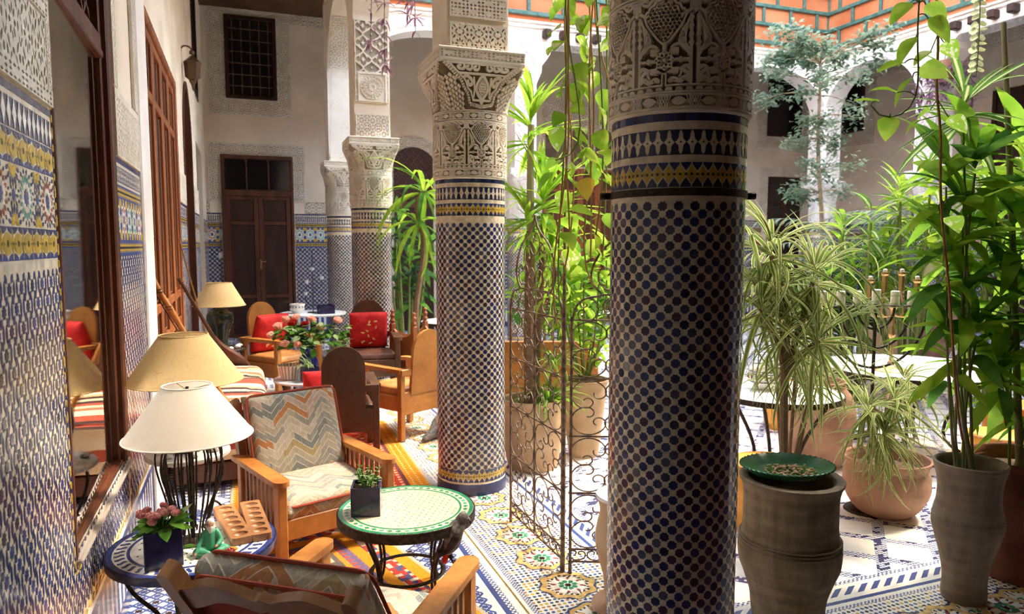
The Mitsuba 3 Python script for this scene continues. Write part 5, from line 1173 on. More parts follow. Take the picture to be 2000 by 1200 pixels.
for i, p in enumerate(pp[1:]):
    for q in (-1, 1): part(s, 'leaflet', fl, M=leaf_frame(p, -.2+q*1.1, .15, 0, 1.0-.05*i))

# ---- things on the coffee table
k = square_pot('succulent_pot', 'square dark blue pot of small-leaved succulents on the green edged mosaic table', (.555, 3.545), .135, CZ+.002, .145, -.25)
rr = np.random.default_rng(5); sl = [lply(.024, .013, m, .5, n=5, fold=.3) for m in ('l_pale', 'l_mid')]
for i in range(15):
    a = rr.uniform(0, 6.28); q = rr.uniform(.0, .05); o = np.array([.555+q*math.cos(a), 3.545+q*math.sin(a), CZ+.125]); L = rr.uniform(.05, .115); e = o+[math.cos(a)*q*1.1+rr.uniform(-.03, .03), math.sin(a)*q*1.1+rr.uniform(-.03, .03), L]
    part(k, 'stem', tube(spline([o, (o+e)/2+[0, 0, .01], e], 7), .0022, 5), 's_green')
    for j in range(13):
        t_ = .25+.75*j/12; part(k, 'leaf', sl[int(rr.random() < .3)], M=leaf_frame(o+(e-o)*t_, j*2.4+i, rr.uniform(.1, .8), 0, rr.uniform(.7, 1.25)))
b = thing('grey_parrot', 'grey bird with a red tail perched at the far leg of the mosaic coffee table', 'bird')
PB = np.array([.905, 3.245, .0]); pb = lambda x, y, z: PB+[x*.944-y*.33*0, y-x*.33, z]
mat('m_feather_grey', pr(pm((.10, .085, .08), (.22, .20, .19), 60), .8, .2)); mat('m_feather_dark', pr(pm((.02, .017, .017), (.05, .04, .04), 60), .7, .2)); mat('m_feather_red', pr((.50, .03, .01), .7, .2))
part(b, 'body', hull_body([(pb(.01, 0, .36), .040, pb(.02, .0, .42), .046), (pb(.02, 0, .42), .044, pb(.05, .01, .455), .032), (pb(.01, 0, .36), .038, pb(-.012, -.01, .325), .022)], .007), 'm_feather_grey', smooth=True)
part(b, 'head', hull_body([(pb(.055, .01, .47), .029, pb(.065, .01, .485), .028), (pb(.085, .01, .480), .012, pb(.10, .01, .465), .005)], .005), 'm_feather_grey', smooth=True)
for s in (-1, 1): part(b, 'wing', hull_body([(pb(.018, s*.030, .40), .026, pb(-.015, s*.024, .335), .017), (pb(-.015, s*.024, .335), .016, pb(-.07, s*.012, .292), .005)], .006), 'm_feather_dark', smooth=True)
part(b, 'tail', hull_body([(pb(-.012, 0, .325), .014, pb(-.028, 0, .272), .016)], .006), 'm_feather_red', smooth=True)
part(b, 'beak', hull_body([(pb(.098, .01, .470), .006, pb(.102, .01, .452), .003)], .004), 'm_iron', smooth=True)
for s in (-1, 1): part(b, 'foot', cat([tube([pb(-.003, s*.014, .33), pb(-.002, s*.012, .299), pb(.012, s*.012, .293)], .0045, 6), tube([pb(-.002, s*.012, .299), pb(-.012, s*.012, .293)], .004, 6)]), 'm_feather_dark')
part('coffee_table', 'perch_bar', tube([pb(.0, -.075, .287), pb(.0, .09, .287)], .006, 7), 'm_iron')

# ---- divan with a striped cover along the wall, and what leans there
s_ = thing('divan', 'low divan with a striped red and cream woven cover along the left wall', 'sofa')
u = np.linspace(0, 1, 16); prof = [(-.56, .44)]+[(-.56+.60*t, .47+.02*math.sin(t*3)) for t in u]+[(.06+.07*math.sin(a), .47-.07+.07*math.cos(a)) for a in np.linspace(.3, 1.57, 6)]+[(.135, .36), (.15, .20)]
prof = np.array(prof)+[.05, .04]; ys = np.linspace(5.58, 8.02, 40); PX, PY = np.meshgrid(np.arange(len(prof)), ys, indexing='ij')
z = prof[:, 1][:, None]+.012*np.sin(ys*9)[None, :]*(np.arange(len(prof)) > 14)[:, None]; x = prof[:, 0][:, None]+.008*np.sin(ys*13+1)[None, :]*(np.arange(len(prof)) > 16)[:, None]
v = np.stack([x, PY, z], -1).reshape(-1, 3); n = len(ys); i, j = np.meshgrid(np.arange(len(prof)-1), np.arange(n-1), indexing='ij'); q = i*n+j; q = np.stack([q, q+n, q+n+1, q+1], -1).reshape(-1, 4)
uv = np.stack([np.tile(np.arange(len(prof)), (n, 1)).T.ravel()/20, PY.ravel()*.9], 1)
part(s_, 'cover', (v, np.vstack([q[:, [0, 2, 1]], q[:, [0, 3, 2]]])), 'm_stripe', smooth=True, uv=uv)
ev = [(-.51, .20)]+[tuple(p) for p in prof]; e0 = extr(Polygon(ev), .01)
mm = np.stack([e0[0][:, 0], 5.58-e0[0][:, 2], e0[0][:, 1]], 1)
part(s_, 'cover_end', (mm, e0[1]), 'm_stripe', smooth=True, uv=np.stack([mm[:, 0], mm[:, 2]*1.0+.3], 1))
part(s_, 'mattress', bx(-.50, .10, 5.60, 8.0, .20, .43, .03), 'm_leather_brown')
part(s_, 'base', bx(-.50, .12, 5.60, 7.98, .05, .20, .01), 'm_mahogany')
for y in (5.6, 6.75, 7.9): part(s_, 'foot', bx(-.02, .08, y-.05, y+.05, 0, .06, .01), 'm_walnut')
for y in np.arange(5.75, 7.9, .36): part(s_, 'carved_rosette', apply(extr(star(8, .05, .03), .008), frame((.121, y, .125), (0, 1, 0), (0, 0, 1), (1, 0, 0))), 'm_walnut')
b = thing('cane_instrument', 'pale wooden long-necked stick instrument leaning on the door above the divan', 'instrument')
a0, a1 = np.array([-.085, 5.74, .50]), np.array([-.60, 5.74, 1.545]); dd = a1-a0
nodes = np.linspace(0, 1, 40); part(b, 'neck', tube(a0+dd*nodes[:, None], .023+.003*np.sin(nodes*26)+.008*(nodes < .14), 10), 'm_honey', smooth=40)
sd_ = np.cross(dd/np.linalg.norm(dd), [0, 1, 0])
for o in (-.03, .012, .035): part(b, 'string', tube([a0+dd*.18+sd_*(.03)+[0, o, 0], a0+dd*.96+sd_*.032+[0, o*.5, 0]], .0016, 4), 'm_iron')
for t in (.55, .78, .90): part(b, 'binding', tube([a0+dd*(t+.004*k)+.029*np.array([math.cos(k*1.3), math.sin(k*1.3), 0]) for k in range(14)], .004, 5), 'm_walnut')
part(b, 'end_ring', tube(np.array([a0+dd*.05+[.045+.032*math.cos(t), -.02, .032*math.sin(t)] for t in np.linspace(0, 6.29, 24)]), .008, 6, cap=False), 'm_iron', smooth=40)
b = thing('dark_lute', 'dark long-necked wooden lute leaning on the wall beside the striped divan', 'instrument')
a0, a1 = np.array([-.06, 8.14, .35]), np.array([-.57, 7.62, 1.475]); dd = (a1-a0); L = np.linalg.norm(dd); d1 = dd/L
part(b, 'neck', tube(a0+dd*np.linspace(0, 1, 12)[:, None], np.linspace(.026, .016, 12), 8), 'm_walnut', smooth=40)
w1 = np.cross(d1, [0.3, 1, 0]); w1 /= np.linalg.norm(w1); n1 = np.cross(w1, d1)
bd = Polygon(spline([(-.10, 0), (-.05, .17), (.0, .56)], 10).tolist()+[(.0, .0), (-.05, -.05)]); bd = Polygon(np.vstack([spline([(-.02, -.02), (-.15, .04), (-.17, .16), (-.10, .34), (-.01, .58)], 18), [(.0, .3), (.0, .0)]]))
part(b, 'body', apply(extr(bd, .05), frame(a0+.0*d1, -w1 if w1[0] > 0 else w1, d1, np.cross(-w1 if w1[0] > 0 else w1, d1))), 'm_mahogany')
for k in range(3): part(b, 'peg', tube([a1-d1*(.05+.05*k)-.04*w1, a1-d1*(.05+.05*k)+.04*w1], .006, 6), 'm_honey')
single('cane', tube([(-.565, 7.78, 1.86), (-.20, 8.30, .02)], np.array([.007, .010]), 7), 'm_brass', 'thin pale cane leaning on the wall beside the dark lute', 'stick')
w = thing('wall_lantern', 'small iron wall lantern high on the left wall', 'lantern')
LA = (-.47, 9.5, 3.84)
part(w, 'cage', lathe([(.03, -.10), (.085, -.06), (.095, .10), (.10, .10), (.10, .115), (.02, .19), (0, .20)], 6, LA), 'm_bronze')
part(w, 'drop', lathe([(0, -.22), (.012, -.20), (.02, -.15), (.045, -.10), (0, -.10)], 10, LA), 'm_bronze'); part(w, 'bracket', tube(spline([(LA[0], LA[1], LA[2]+.19), (LA[0], LA[1], LA[2]+.26), (LA[0]-.06, LA[1], LA[2]+.30), (XW-.01, LA[1], LA[2]+.24)], 12), .010, 6), 'm_bronze')
part(w, 'finial', lathe([(0, .20), (.03, .21), (.03, .24), (.012, .26), (0, .27)], 10, LA), 'm_bronze')

# ---- round-backed leather armchairs
def arch_chair(label, loc, face, wood, leather, s=1.0, cush=None):
    key = thing('leather_armchair', label, 'armchair', 'round-backed armchairs round the bouquet table')
    F = np.array(face)/math.hypot(*face); M = frame((*loc, .007), (F[1], -F[0], 0), (F[0], F[1], 0), (0, 0, 1)) @ np.diag([s, s, s, 1])
    P = lambda name, m, b=wood, **k: part(key, name, apply(m, M), b, **k)
    W = .28
    for q in (-1, 1):
        P('front_leg', bx(q*W-.028, q*W+.028, .22, .276, 0, .63, .006)); P('rear_leg', bx(q*W-.028, q*W+.028, -.28, -.224, 0, .63, .006))
        arm = sbox(q*W-.042, -.28, q*W+.042, .30).union(Point(q*W, .30).buffer(.05, quad_segs=6)); P('arm', (lambda v: (v[0]+[0, 0, .63], v[1]))(extr(arm, .035)))
        P('side_panel', bx(q*W-.012, q*W+.012, -.23, .23, .27, .41, .004))
    P('front_panel', bx(-W, W, .245, .268, .24, .42, .005)); P('rear_panel', bx(-W, W, -.275, -.252, .24, .45, .005))
    bk = sbox(-.185, .42, .185, .82).union(affinity.scale(Point(0, .82).buffer(.185, quad_segs=12), 1, 1.05)); v, f = extr(bk, .032)
    P('backrest', (np.stack([v[:, 0], -.25-.10*(v[:, 1]-.42)-v[:, 2], v[:, 1]], 1), f[:, ::-1] if False else f)); P('back_rail', bx(-W-.03, W+.03, -.296, -.262, .60, .665, .006))
    (m, uv) = cushion(.55, .50, .11, 14, 8, 0, .3); P('seat', (m[0]+[0, 0, .435], m[1]), leather, smooth=True)
    if cush:
        cw = cush[2] if len(cush) > 2 else .42; zc_ = .50+cw*.46; (m, uv) = cushion(cw, cw, .15, 14, 4)
        kk = single('red_cushion', apply(m, M @ frame((cush[0], -.165, zc_), (1, 0, 0), (0, .30, .954), (0, .954, -.30))), 'm_red_cloth', cush[1], 'cushion', 'red cushions on the armchairs', smooth=True)
        ff = M @ frame((cush[0], -.165, zc_), (1, 0, 0), (0, .30, .954), (0, .954, -.30)); rr = np.random.default_rng(11)
        for t in range(11):
            mx, my = -.07+.014*t+.02*math.sin(t*5), .13*math.cos(t*1.1); hz = .075*max(0, (1-(2*mx/cw)**4)*(1-(2*my/cw)**4))**.42; part(kk, 'leaf_motif', apply(extr(petal(.045, .020, (mx, my), t*1.9), .003), ff @ RT((0, 0, hz-.001))), 'm_gold_stitch')
    return key
arch_chair('light orange armchair with tan seat, left of the rose bouquet', (.42, 8.72), (.62, -.78), 'm_honey', 'm_leather_tan', 1.10, (.02, 'red cushion with gold leaves on the orange armchair left of the bouquet'))
arch_chair('brown armchair with dark leather seat in front of the third tiled column', (1.40, 8.52), (-.12, -.99), 'm_walnut', 'm_leather_brown', 1.10, (.0, 'red cushion with gold leaves standing on the brown leather seat'))
arch_chair('dark walnut armchair turned away, its rounded back just behind the zigzag cushion', (.775, 6.22), (.06, 1.0), 'm_walnut', 'm_leather_brown', .95, (-.19, 'red cushion poking out beside the dark rounded chair back', .30))
arch_chair('honey coloured armchair seen from behind, partly hidden by the second column', (1.44, 6.72), (-.50, .866), 'm_honey', 'm_leather_tan', 1.0)
single('dark_bag', hull_body([((1.72, 6.45, .10), .10, (1.80, 6.62, .10), .10), ((1.72, 6.45, .10), .09, (1.62, 6.36, .06), .055), ((1.62, 6.36, .06), .05, (1.50, 6.26, .03), .025)], .02), 'm_feather_grey', 'dark grey cloth bundle on the floor behind the second column', 'bag', smooth=True)

# ---- low table with the rose bouquet
t = thing('bouquet_table', 'small round pale metal table between the leather armchairs', 'table')
TC = (.60, 7.30, 0)
part(t, 'tabletop', lathe([(0, .455), (.33, .455), (.345, .462), (.345, .476), (.33, .48), (0, .48)], 48, TC), 'm_enamel_pale', smooth=30)
for i in range(4):
    a = .5+i*math.pi/2; part(t, 'leg', tube(spline([(TC[0]+r*math.cos(a), TC[1]+r*math.sin(a), z) for r, z in ((.30, .46), (.26, .25), (.30, .008))], 10), .012, 7), 'm_iron', smooth=40)
V = np.array([.60, 7.36, .482]); v_ = thing('bouquet_vase', 'cobalt blue glass vase holding the pink roses', 'vase')
part(v_, 'body', lathe(smooth_prof([(0, 0), (.055, 0), (.075, .03), (.095, .11), (.085, .19), (.055, .235), (.062, .275), (.085, .295), (.080, .295), (.058, .27), (.05, .235), (.0, .232)], 40), 40, V), 'm_vase_blue', smooth=True)
bq = thing('rose_bouquet', 'bouquet of pink roses with green leaves in the cobalt vase', 'bouquet')
rr = np.random.default_rng(21); lp = [lply(.085, .05, m, .5, n=6, fold=.15, peak=.45) for m in ('l_mid', 'l_pale')]
tips = [(-.245, .0, .50), (-.175, .05, .56), (-.30, -.05, .42), (-.13, -.1, .54), (-.20, -.12, .34), (-.10, -.12, .33), (-.02, .06, .50), (.035, -.02, .56), (.255, -.03, .54), (.12, .1, .46), (-.09, .12, .57)]
O = V+[0, 0, .25]
for i, tp in enumerate(tips):
    e = V+np.array(tp)*[1.15, 1, 1]; sp = spline([O, O+(e-O)*.5+[0, 0, .035], e], 12); part(bq, 'stem', tube(sp, .004, 5), 's_green')
    part(bq, 'blossom', move(rosebud(.048, 30+i), e+[0, 0, .02], rr.uniform(0, 6), rr.uniform(-.3, .6), rr.uniform(-.5, .3)), 'l_rose_red' if i in (3, 6) else 'l_rose', smooth=True)
    for j in range(10):
        t_ = .35+.6*rr.random(); p = sp[int(t_*11)]; part(bq, 'leaf', lp[int(rr.random() < .28)], M=leaf_frame(p, rr.uniform(0, 6.28), rr.uniform(-.5, .8), rr.uniform(-.6, .6), rr.uniform(.8, 1.5)))
for i in range(70):
    a = rr.uniform(0, 6.28); q = rr.uniform(.02, .26); p = V+[q*math.cos(a)*1.35+.04, q*math.sin(a)*.7, .30+rr.uniform(0, .20)-.25*q*q]
    part(bq, 'leaf', lp[int(rr.random() < .28)], M=leaf_frame(p, a+rr.uniform(-.6, .6), rr.uniform(-.5, .7), rr.uniform(-.6, .6), rr.uniform(.9, 1.5)))
part(bq, 'branch', tube(spline([O, V+[.2, 0, .40], V+[.33, .02, .36]], 10), .004, 5), 's_green')
for i in range(26): part(bq, 'leaf', lp[int(rr.random() < .35)], M=leaf_frame(V+[.16+.20*rr.random(), rr.uniform(-.06, .06), .30+rr.uniform(-.06, .16)], rr.uniform(-1.2, 1.2), rr.uniform(-.7, .6), rr.uniform(-.6, .6), rr.uniform(.8, 1.4)))
part(bq, 'stem', tube([V+[0, 0, .02], O], .018, 8), 's_green')
k = square_pot('spider_plant_pot', 'square navy pot with a striped grassy plant beside the cobalt vase', (.59, 7.12), .14, .482, .14, .2)
gp = lply(.24, .014, 'l_pale', 1.4, n=8, fold=.35, peak=.2)
for i in range(30): part(k, 'leaf', gp, M=leaf_frame((.59+rr.uniform(-.03, .03), 7.12+rr.uniform(-.03, .03), .60), rr.uniform(1.6, 5.0), rr.uniform(.5, 1.4), 0, rr.uniform(.6, 1.1)))
b = thing('fluted_pot', 'pale fluted pot with brown stripes on the bouquet table', 'pot'); part(b, 'body', lathe([(0, .482), (.075, .482), (.09, .50), (.115, .61), (.118, .625), (.108, .625), (.10, .60), (.08, .50), (0, .495)], 40, (.415, 7.28, 0)), 'm_stripe_pot', smooth=30)

# ---- far round table with crockery
t = thing('far_round_table', 'round table with a pale blue metal top near the far door', 'table')
TC = (1.02, 11.45, 0)
part(t, 'tabletop', lathe([(0, .72), (.49, .72), (.50, .727), (.50, .743), (.49, .75), (0, .75)], 56, TC), 'm_enamel_pale', smooth=30)
part(t, 'pedestal', lathe(smooth_prof([(0, 0), (.22, 0), (.20, .03), (.05, .08), (.04, .4), (.06, .66), (.12, .72), (0, .72)], 24), 24, TC), 'm_iron', smooth=True)
b = thing('white_bowl', 'white ceramic bowl with dark dashes on the far round table', 'bowl'); part(b, 'body', lathe(smooth_prof([(0, .751), (.06, .751), (.075, .77), (.11, .83), (.115, .90), (.108, .90), (.10, .83), (.0, .78)], 26), 32, (.78, 11.36, 0)), 'm_ceramic_white', smooth=True)
for i in range(14): part(b, 'dash', cbox((.78+.1165*math.cos(i*.449), 11.36+.1165*math.sin(i*.449), .855), (.012, .012, .03), .002), 't_navy')
part(b, 'handle', tube(np.array([[.78-.12+.085*math.cos(t), 11.36, .80+.14*math.sin(t)] for t in np.linspace(.3, 5.2, 20)])+[-.03, 0, 0], .006, 6), 'm_iron', smooth=40)
square_pot('blue_box', 'square navy ceramic box on the far round table', (1.19, 11.22), .22, .752, .13, .1, soil=False)
h = thing('candle_stand', 'thin iron candle stand with glass cups on the far round table', 'candle holder')
part(h, 'base', lathe([(0, .752), (.09, .752), (.08, .765), (0, .77)], 24, (1.02, 11.4, 0)), 'm_iron', smooth=40); part(h, 'rod', tube([(1.02, 11.4, .76), (1.02, 11.4, 1.72)], .007, 6), 'm_iron')
for q, z in ((-.11, 1.02), (.0, 1.40), (.14, 1.26), (-.09, 1.2)):
    part(h, 'arm', tube(spline([(1.02, 11.4, z-.16), (1.02+q*.7, 11.4, z-.13), (1.02+q, 11.4, z)], 8), .005, 5), 'm_iron'); part(h, 'cup', lathe([(0, z), (.025, z+.005), (.03, z+.05), (.026, z+.05), (.02, z+.012), (0, z+.01)], 14, (1.02+q, 11.4, 0)), 'm_enamel_pale', smooth=True)

# ---- wooden planter with finials beyond the second column
p = thing('wooden_planter', 'square brown wooden planter box with turned finials beyond the second column', 'planter')
PM = RT((2.02, 8.55, 0), .35); w = .27
for a in range(4):
    R_ = PM @ RT((0, 0, 0), a*math.pi/2)
    pn = Polygon([(-w+.05, .12), (w-.05, .12), (w-.05, .78)]+[(x, .78-.09*(1-(x/(w-.05))**2)) for x in np.linspace(w-.05, -w+.05, 10)]); v, f = extr(pn, .025)
    part(p, 'side_panel', apply((np.stack([v[:, 0], w-.03-v[:, 2], v[:, 1]], 1), f), R_), 'm_cedar')
    part(p, 'corner_post', apply(cat([bx(w-.06, w, w-.06, w, .0, .84, .006)]), R_), 'm_cedar'); part(p, 'finial', apply(lathe(smooth_prof([(.02, .84), (.034, .87), (.02, .90), (.034, .935), (.018, .96), (.026, .985), (0, 1.01)], 18), 14, (w-.03, w-.03, 0)), R_), 'm_cedar', smooth=True)
part(p, 'soil', apply(bx(-w+.05, w-.05, -w+.05, w-.05, .3, .64), PM), 'm_soil')

# ================================================================ POTS, SCREEN, TABLES AND PLANTS OF THE COURT
def clay(c0, c1, s=7, ringz=0): return pr(pm(c0, c1, s), .8, .2)
ridge = lambda p, n, uv: fbm(p.x*3, p.y*3, p.z*95, 2)+.6*fbm(p.x*16, p.y*16, p.z*16, 2)
def streak(c0, c1): return proc(lambda p, n, uv: mix(c0, c1, smoothstep(.25, .75, .5*fbm(p.x*34, p.y*34, p.z*3.5, 3)+.5*fbm(p.x*7, p.y*7, p.z*30, 2))))
mat('m_clay_grey', pr(streak((.165, .125, .08), (.285, .225, .15)), .75, .2), ridge, .010)
mat('m_clay_pale', clay((.46, .31, .19), (.58, .42, .27), 5), ridge, .004)
mat('m_clay_rose', clay((.29, .155, .10), (.44, .265, .18), 5), ridge, .004)
mat('m_clay_white', pr(streak((.25, .20, .155), (.37, .305, .24)), .8, .2), ridge, .008)
mat('m_clay_dark', clay((.12, .045, .03), (.20, .08, .055), 5), ridge, .004)
mat('m_dish_green', pr(pm((.012, .075, .035), (.02, .13, .055), 9), .18, .5, clearcoat=.5))
mat('m_top_white', pr((.80, .80, .78), .3, .5)); mat('m_pouf', pr(pm((.62, .25, .03), (.78, .36, .05), 6), .5, .4))
mat('m_bark', pr(proc(lambda p, n, uv: mix((.16, .10, .06), (.30, .21, .14), fbm(p.x*20, p.y*20, p.z*60, 3))), .9, .1), lambda p, n, uv: noise(p.x*30, p.y*30, p.z*110), .004)
mat('m_bark_pale', pr(pm((.34, .27, .19), (.46, .38, .28), 20), .85, .1))
mat('m_culm', pr(proc(lambda p, n, uv: mix((.20, .19, .10), (.36, .31, .19), fbm(p.x*9, p.y*9, p.z*4, 3))), .5, .4))
mat('m_stem', pr((.17, .22, .06), .6, .3)); mat('m_stem_orange', pr((.42, .22, .08), .6, .3)); mat('m_stem_dark', pr((.06, .05, .03), .7, .2))
def var(c0, c1, lo=.30, hi=.42): return proc(lambda p, n, uv: mix(c0, c1, smoothstep(lo, hi, dr.abs(uv.y-.5)+.05*noise(uv.x*26, p.z*20))))
scene['l_lime'] = thin(pm((.26, .46, .035), (.44, .60, .08), 16), .55, .4); scene['l_bright'] = thin(pm((.20, .42, .035), (.34, .55, .07), 9), .55, .4)
scene['l_deep'] = thin(pm((.06, .17, .03), (.12, .28, .05), 9), .45, .35); scene['l_dark'] = thin(pm((.02, .055, .03), (.05, .10, .05), 9), .25, .35)
scene['l_margin'] = thin(var((.16, .27, .05), (.62, .58, .34), .20, .40), .5, .4); scene['l_stripe'] = thin(proc(lambda p, n, uv: mix((.58, .60, .34), (.10, .24, .04), smoothstep(.08, .24, dr.abs(uv.y-.5)))), .45, .4)
scene['l_pothos'] = thin(proc(lambda p, n, uv: mix((.34, .56, .05), (.72, .74, .40), smoothstep(.52, .68, fbm(p.x*26+uv.x*3, p.y*26+uv.y*4, p.z*26, 2)))), .55, .4)
scene['l_blue'] = thin(pm((.16, .24, .17), (.30, .38, .30), 6), .4, .5); scene['l_purple'] = thin(pm((.16, .07, .12), (.34, .20, .27), 14), .4, .5); scene['l_coin'] = thin((.55, .60, .34), .5, .5); scene['l_yellow'] = thin((.70, .48, .08), .5, .4)
scene['s_foliage_blue'] = thin(pm((.13, .22, .15), (.28, .37, .29), 3), .4, .5); scene['s_foliage_dark'] = thin(pm((.02, .06, .025), (.06, .12, .05), 3), .3, .5); scene['s_foliage_fresh'] = thin(pm((.10, .24, .03), (.24, .40, .06), 3), .45, .5)
scene['s_palm'] = thin(pm((.20, .28, .20), (.36, .44, .34), 3), .4, .5)

def pot(name, label, c, prof, m, n=56, soil=None, inner=.02, cat_='plant pot', close=False):
    """prof: outside from the floor up to the rim; the inside follows down to the soil"""
    P = smooth_prof([(0, prof[0][1])]+[prof[0]], 2).tolist()+smooth_prof(prof, 44).tolist(); r, z = prof[-1]
    P += [(r-.006, z+.006), (r-inner*.6, z+.004), (r-inner, z-.01), (r-inner-.012, z-.10), (0, z-.10)]
    k = thing(name, label, cat_); part(k, 'body', lathe(P, n, c), m, smooth=50)
    if soil is not None: part(k, 'soil', lathe([(0, z-.098), (r-inner-.011, z-.098), (r-inner-.02, z-.075), (r*.4, z-.066), (0, z-.064)], 28, c), 'm_soil', smooth=True)
    return k
k = pot('clay_urn', 'large ridged grey clay urn that carries the green glazed dish', (2.415, 2.64, 0), [(.155, 0), (.165, .03), (.175, .12), (.205, .22), (.232, .30), (.236, .36), (.222, .42), (.214, .50), (.214, .60), (.222, .66), (.236, .69), (.238, .70)], 'm_clay_grey', inner=.055)
for z in (.37, .385, .40, .415): part(k, 'groove_ring', tube(np.column_stack([2.415+.231*np.cos(th), 2.64+.231*np.sin(th), np.full(49, z)]), .004, 5, cap=False), 'm_clay_grey', smooth=40)
d = thing('glazed_dish', 'dark green glazed dish with a notched rim, lying on the grey clay urn', 'dish'); DM = RT((2.405, 2.66, .708), .3, -.05)
part(d, 'dish', apply(lathe([(0, .0), (.12, .0), (.17, .014), (.207, .042), (.211, .050), (.205, .052), (.165, .026), (.12, .012), (0, .010)], 72), DM), 'm_dish_green', smooth=45)
for i in range(44): a = i*2*math.pi/44; part(d, 'rim_notch', apply(cbox((.209*math.cos(a), .209*math.sin(a), .048), (.014, .014, .012), .004), DM), 'm_dish_green')
rr = np.random.default_rng(2); pl = [move(arr(trimesh.creation.icosphere(1, 1.0)), (0, 0, 0), s=(1, .7, .5)), (lambda q: q[0])(leaf(2.2, 1.2, .6, n=4))]
for nm, mt, sel_ in (('dried_buds', 'm_clay_pale', 0), ('dried_leaves', 's_foliage_fresh', 1)):
    ms = []
    for i in range(130):
        a, q = rr.uniform(0, 6.28), .115*math.sqrt(rr.random()); ms.append(move(pl[sel_], (q*math.cos(a), q*math.sin(a)-.02, .016+.012*rr.random()), rr.uniform(0, 6), rr.uniform(-.8, .8), 0, rr.uniform(.007, .012)))
    part(d, nm, apply(cat(ms), DM), mt, kind='stuff', label='heap of dried petals and leaves in the dish' if sel_ == 0 else None)
vr = pot('clay_vase', 'tall pale waisted clay vase with thin stems growing from it', (3.40, 2.48, 0), [(.100, 0), (.104, .03), (.100, .10), (.118, .22), (.150, .34), (.163, .40), (.158, .45), (.146, .50), (.141, .56), (.146, .62), (.158, .67), (.164, .695), (.166, .71)], 'm_clay_white', soil=1)
for z in (.405, .42, .435): part(vr, 'groove_ring', tube(np.column_stack([3.40+.160*np.cos(th), 2.48+.160*np.sin(th), np.full(49, z)]), .0032, 5, cap=False), 'm_clay_white', smooth=40)
k = pot('clay_vase', 'tan clay vase standing against the nearest column by the iron screen', (1.73, 2.99, 0), [(.10, 0), (.105, .06), (.11, .15), (.14, .27), (.155, .36), (.145, .44), (.132, .50), (.138, .54), (.150, .57)], 'm_clay_pale')
part(k, 'saucer', lathe([(0, .0), (.15, .0), (.17, .03), (.16, .03), (.10, .012), (0, .01)], 40, (1.73, 2.99, 0)), 'm_clay_rose', smooth=40); part(k, 'lid', lathe([(0, .57), (.15, .57), (.155, .578), (.15, .588), (0, .59)], 40, (1.73, 2.99, 0)), 'm_top_white', smooth=40)
k = pot('bowl_pot', 'wide terracotta bowl pot holding the drooping striped plant', (4.00, 3.50, 0), [(.13, 0), (.17, .02), (.235, .10), (.268, .20), (.262, .28), (.248, .33), (.262, .36), (.270, .385)], 'm_clay_rose', soil=1)
k = pot('clay_jar', 'big rounded terracotta jar behind the orange pouf', (4.38, 4.50, 0), [(.17, 0), (.20, .05), (.26, .25), (.275, .42), (.24, .58), (.19, .66), (.20, .70)], 'm_clay_rose')
k = pot('dark_pot', 'dark red clay pot at the right edge with the bamboo culm', (3.93, 2.56, 0), [(.17, 0), (.19, .06), (.235, .30), (.262, .52), (.25, .60), (.262, .64), (.268, .66)], 'm_clay_dark', soil=1)
k = pot('yucca_pot', 'large pale terracotta pot behind the iron screen, holding the yucca', (2.17, 5.28, 0), [(.19, 0), (.205, .04), (.232, .20), (.245, .36), (.238, .47), (.228, .52), (.240, .545), (.246, .565)], 'm_clay_pale', soil=1)
k = pot('tall_pot', 'tall tapering pale terracotta pot beside the yucca pot', (2.70, 5.42, 0), [(.125, 0), (.13, .04), (.155, .25), (.185, .50), (.195, .62), (.205, .64), (.207, .66)], 'm_clay_pale', soil=1)
k = pot('back_jar', 'large pale round jar across the court behind the candle stands', (9.3, 8.3, 0), [(.24, 0), (.33, .2), (.40, .55), (.37, .85), (.27, 1.05), (.25, 1.12), (.28, 1.16)], 'm_clay_pale')
k = pot('back_jar', 'orange terracotta jar across the court, right of the pale one', (10.3, 8.3, 0), [(.25, 0), (.32, .2), (.40, .5), (.42, .8), (.44, .9)], 'm_clay_rose')
k = pot('hidden_pot', 'low clay pot of the big dracaena behind the grey urn', (2.84, 3.13, 0), [(.13, 0), (.15, .1), (.17, .26), (.175, .30)], 'm_clay_rose', soil=1)
k = pot('hidden_pot', 'small clay pot of the second dracaena in front of the orange pouf', (3.08, 3.40, 0), [(.11, 0), (.13, .1), (.14, .22), (.145, .26)], 'm_clay_rose', soil=1)

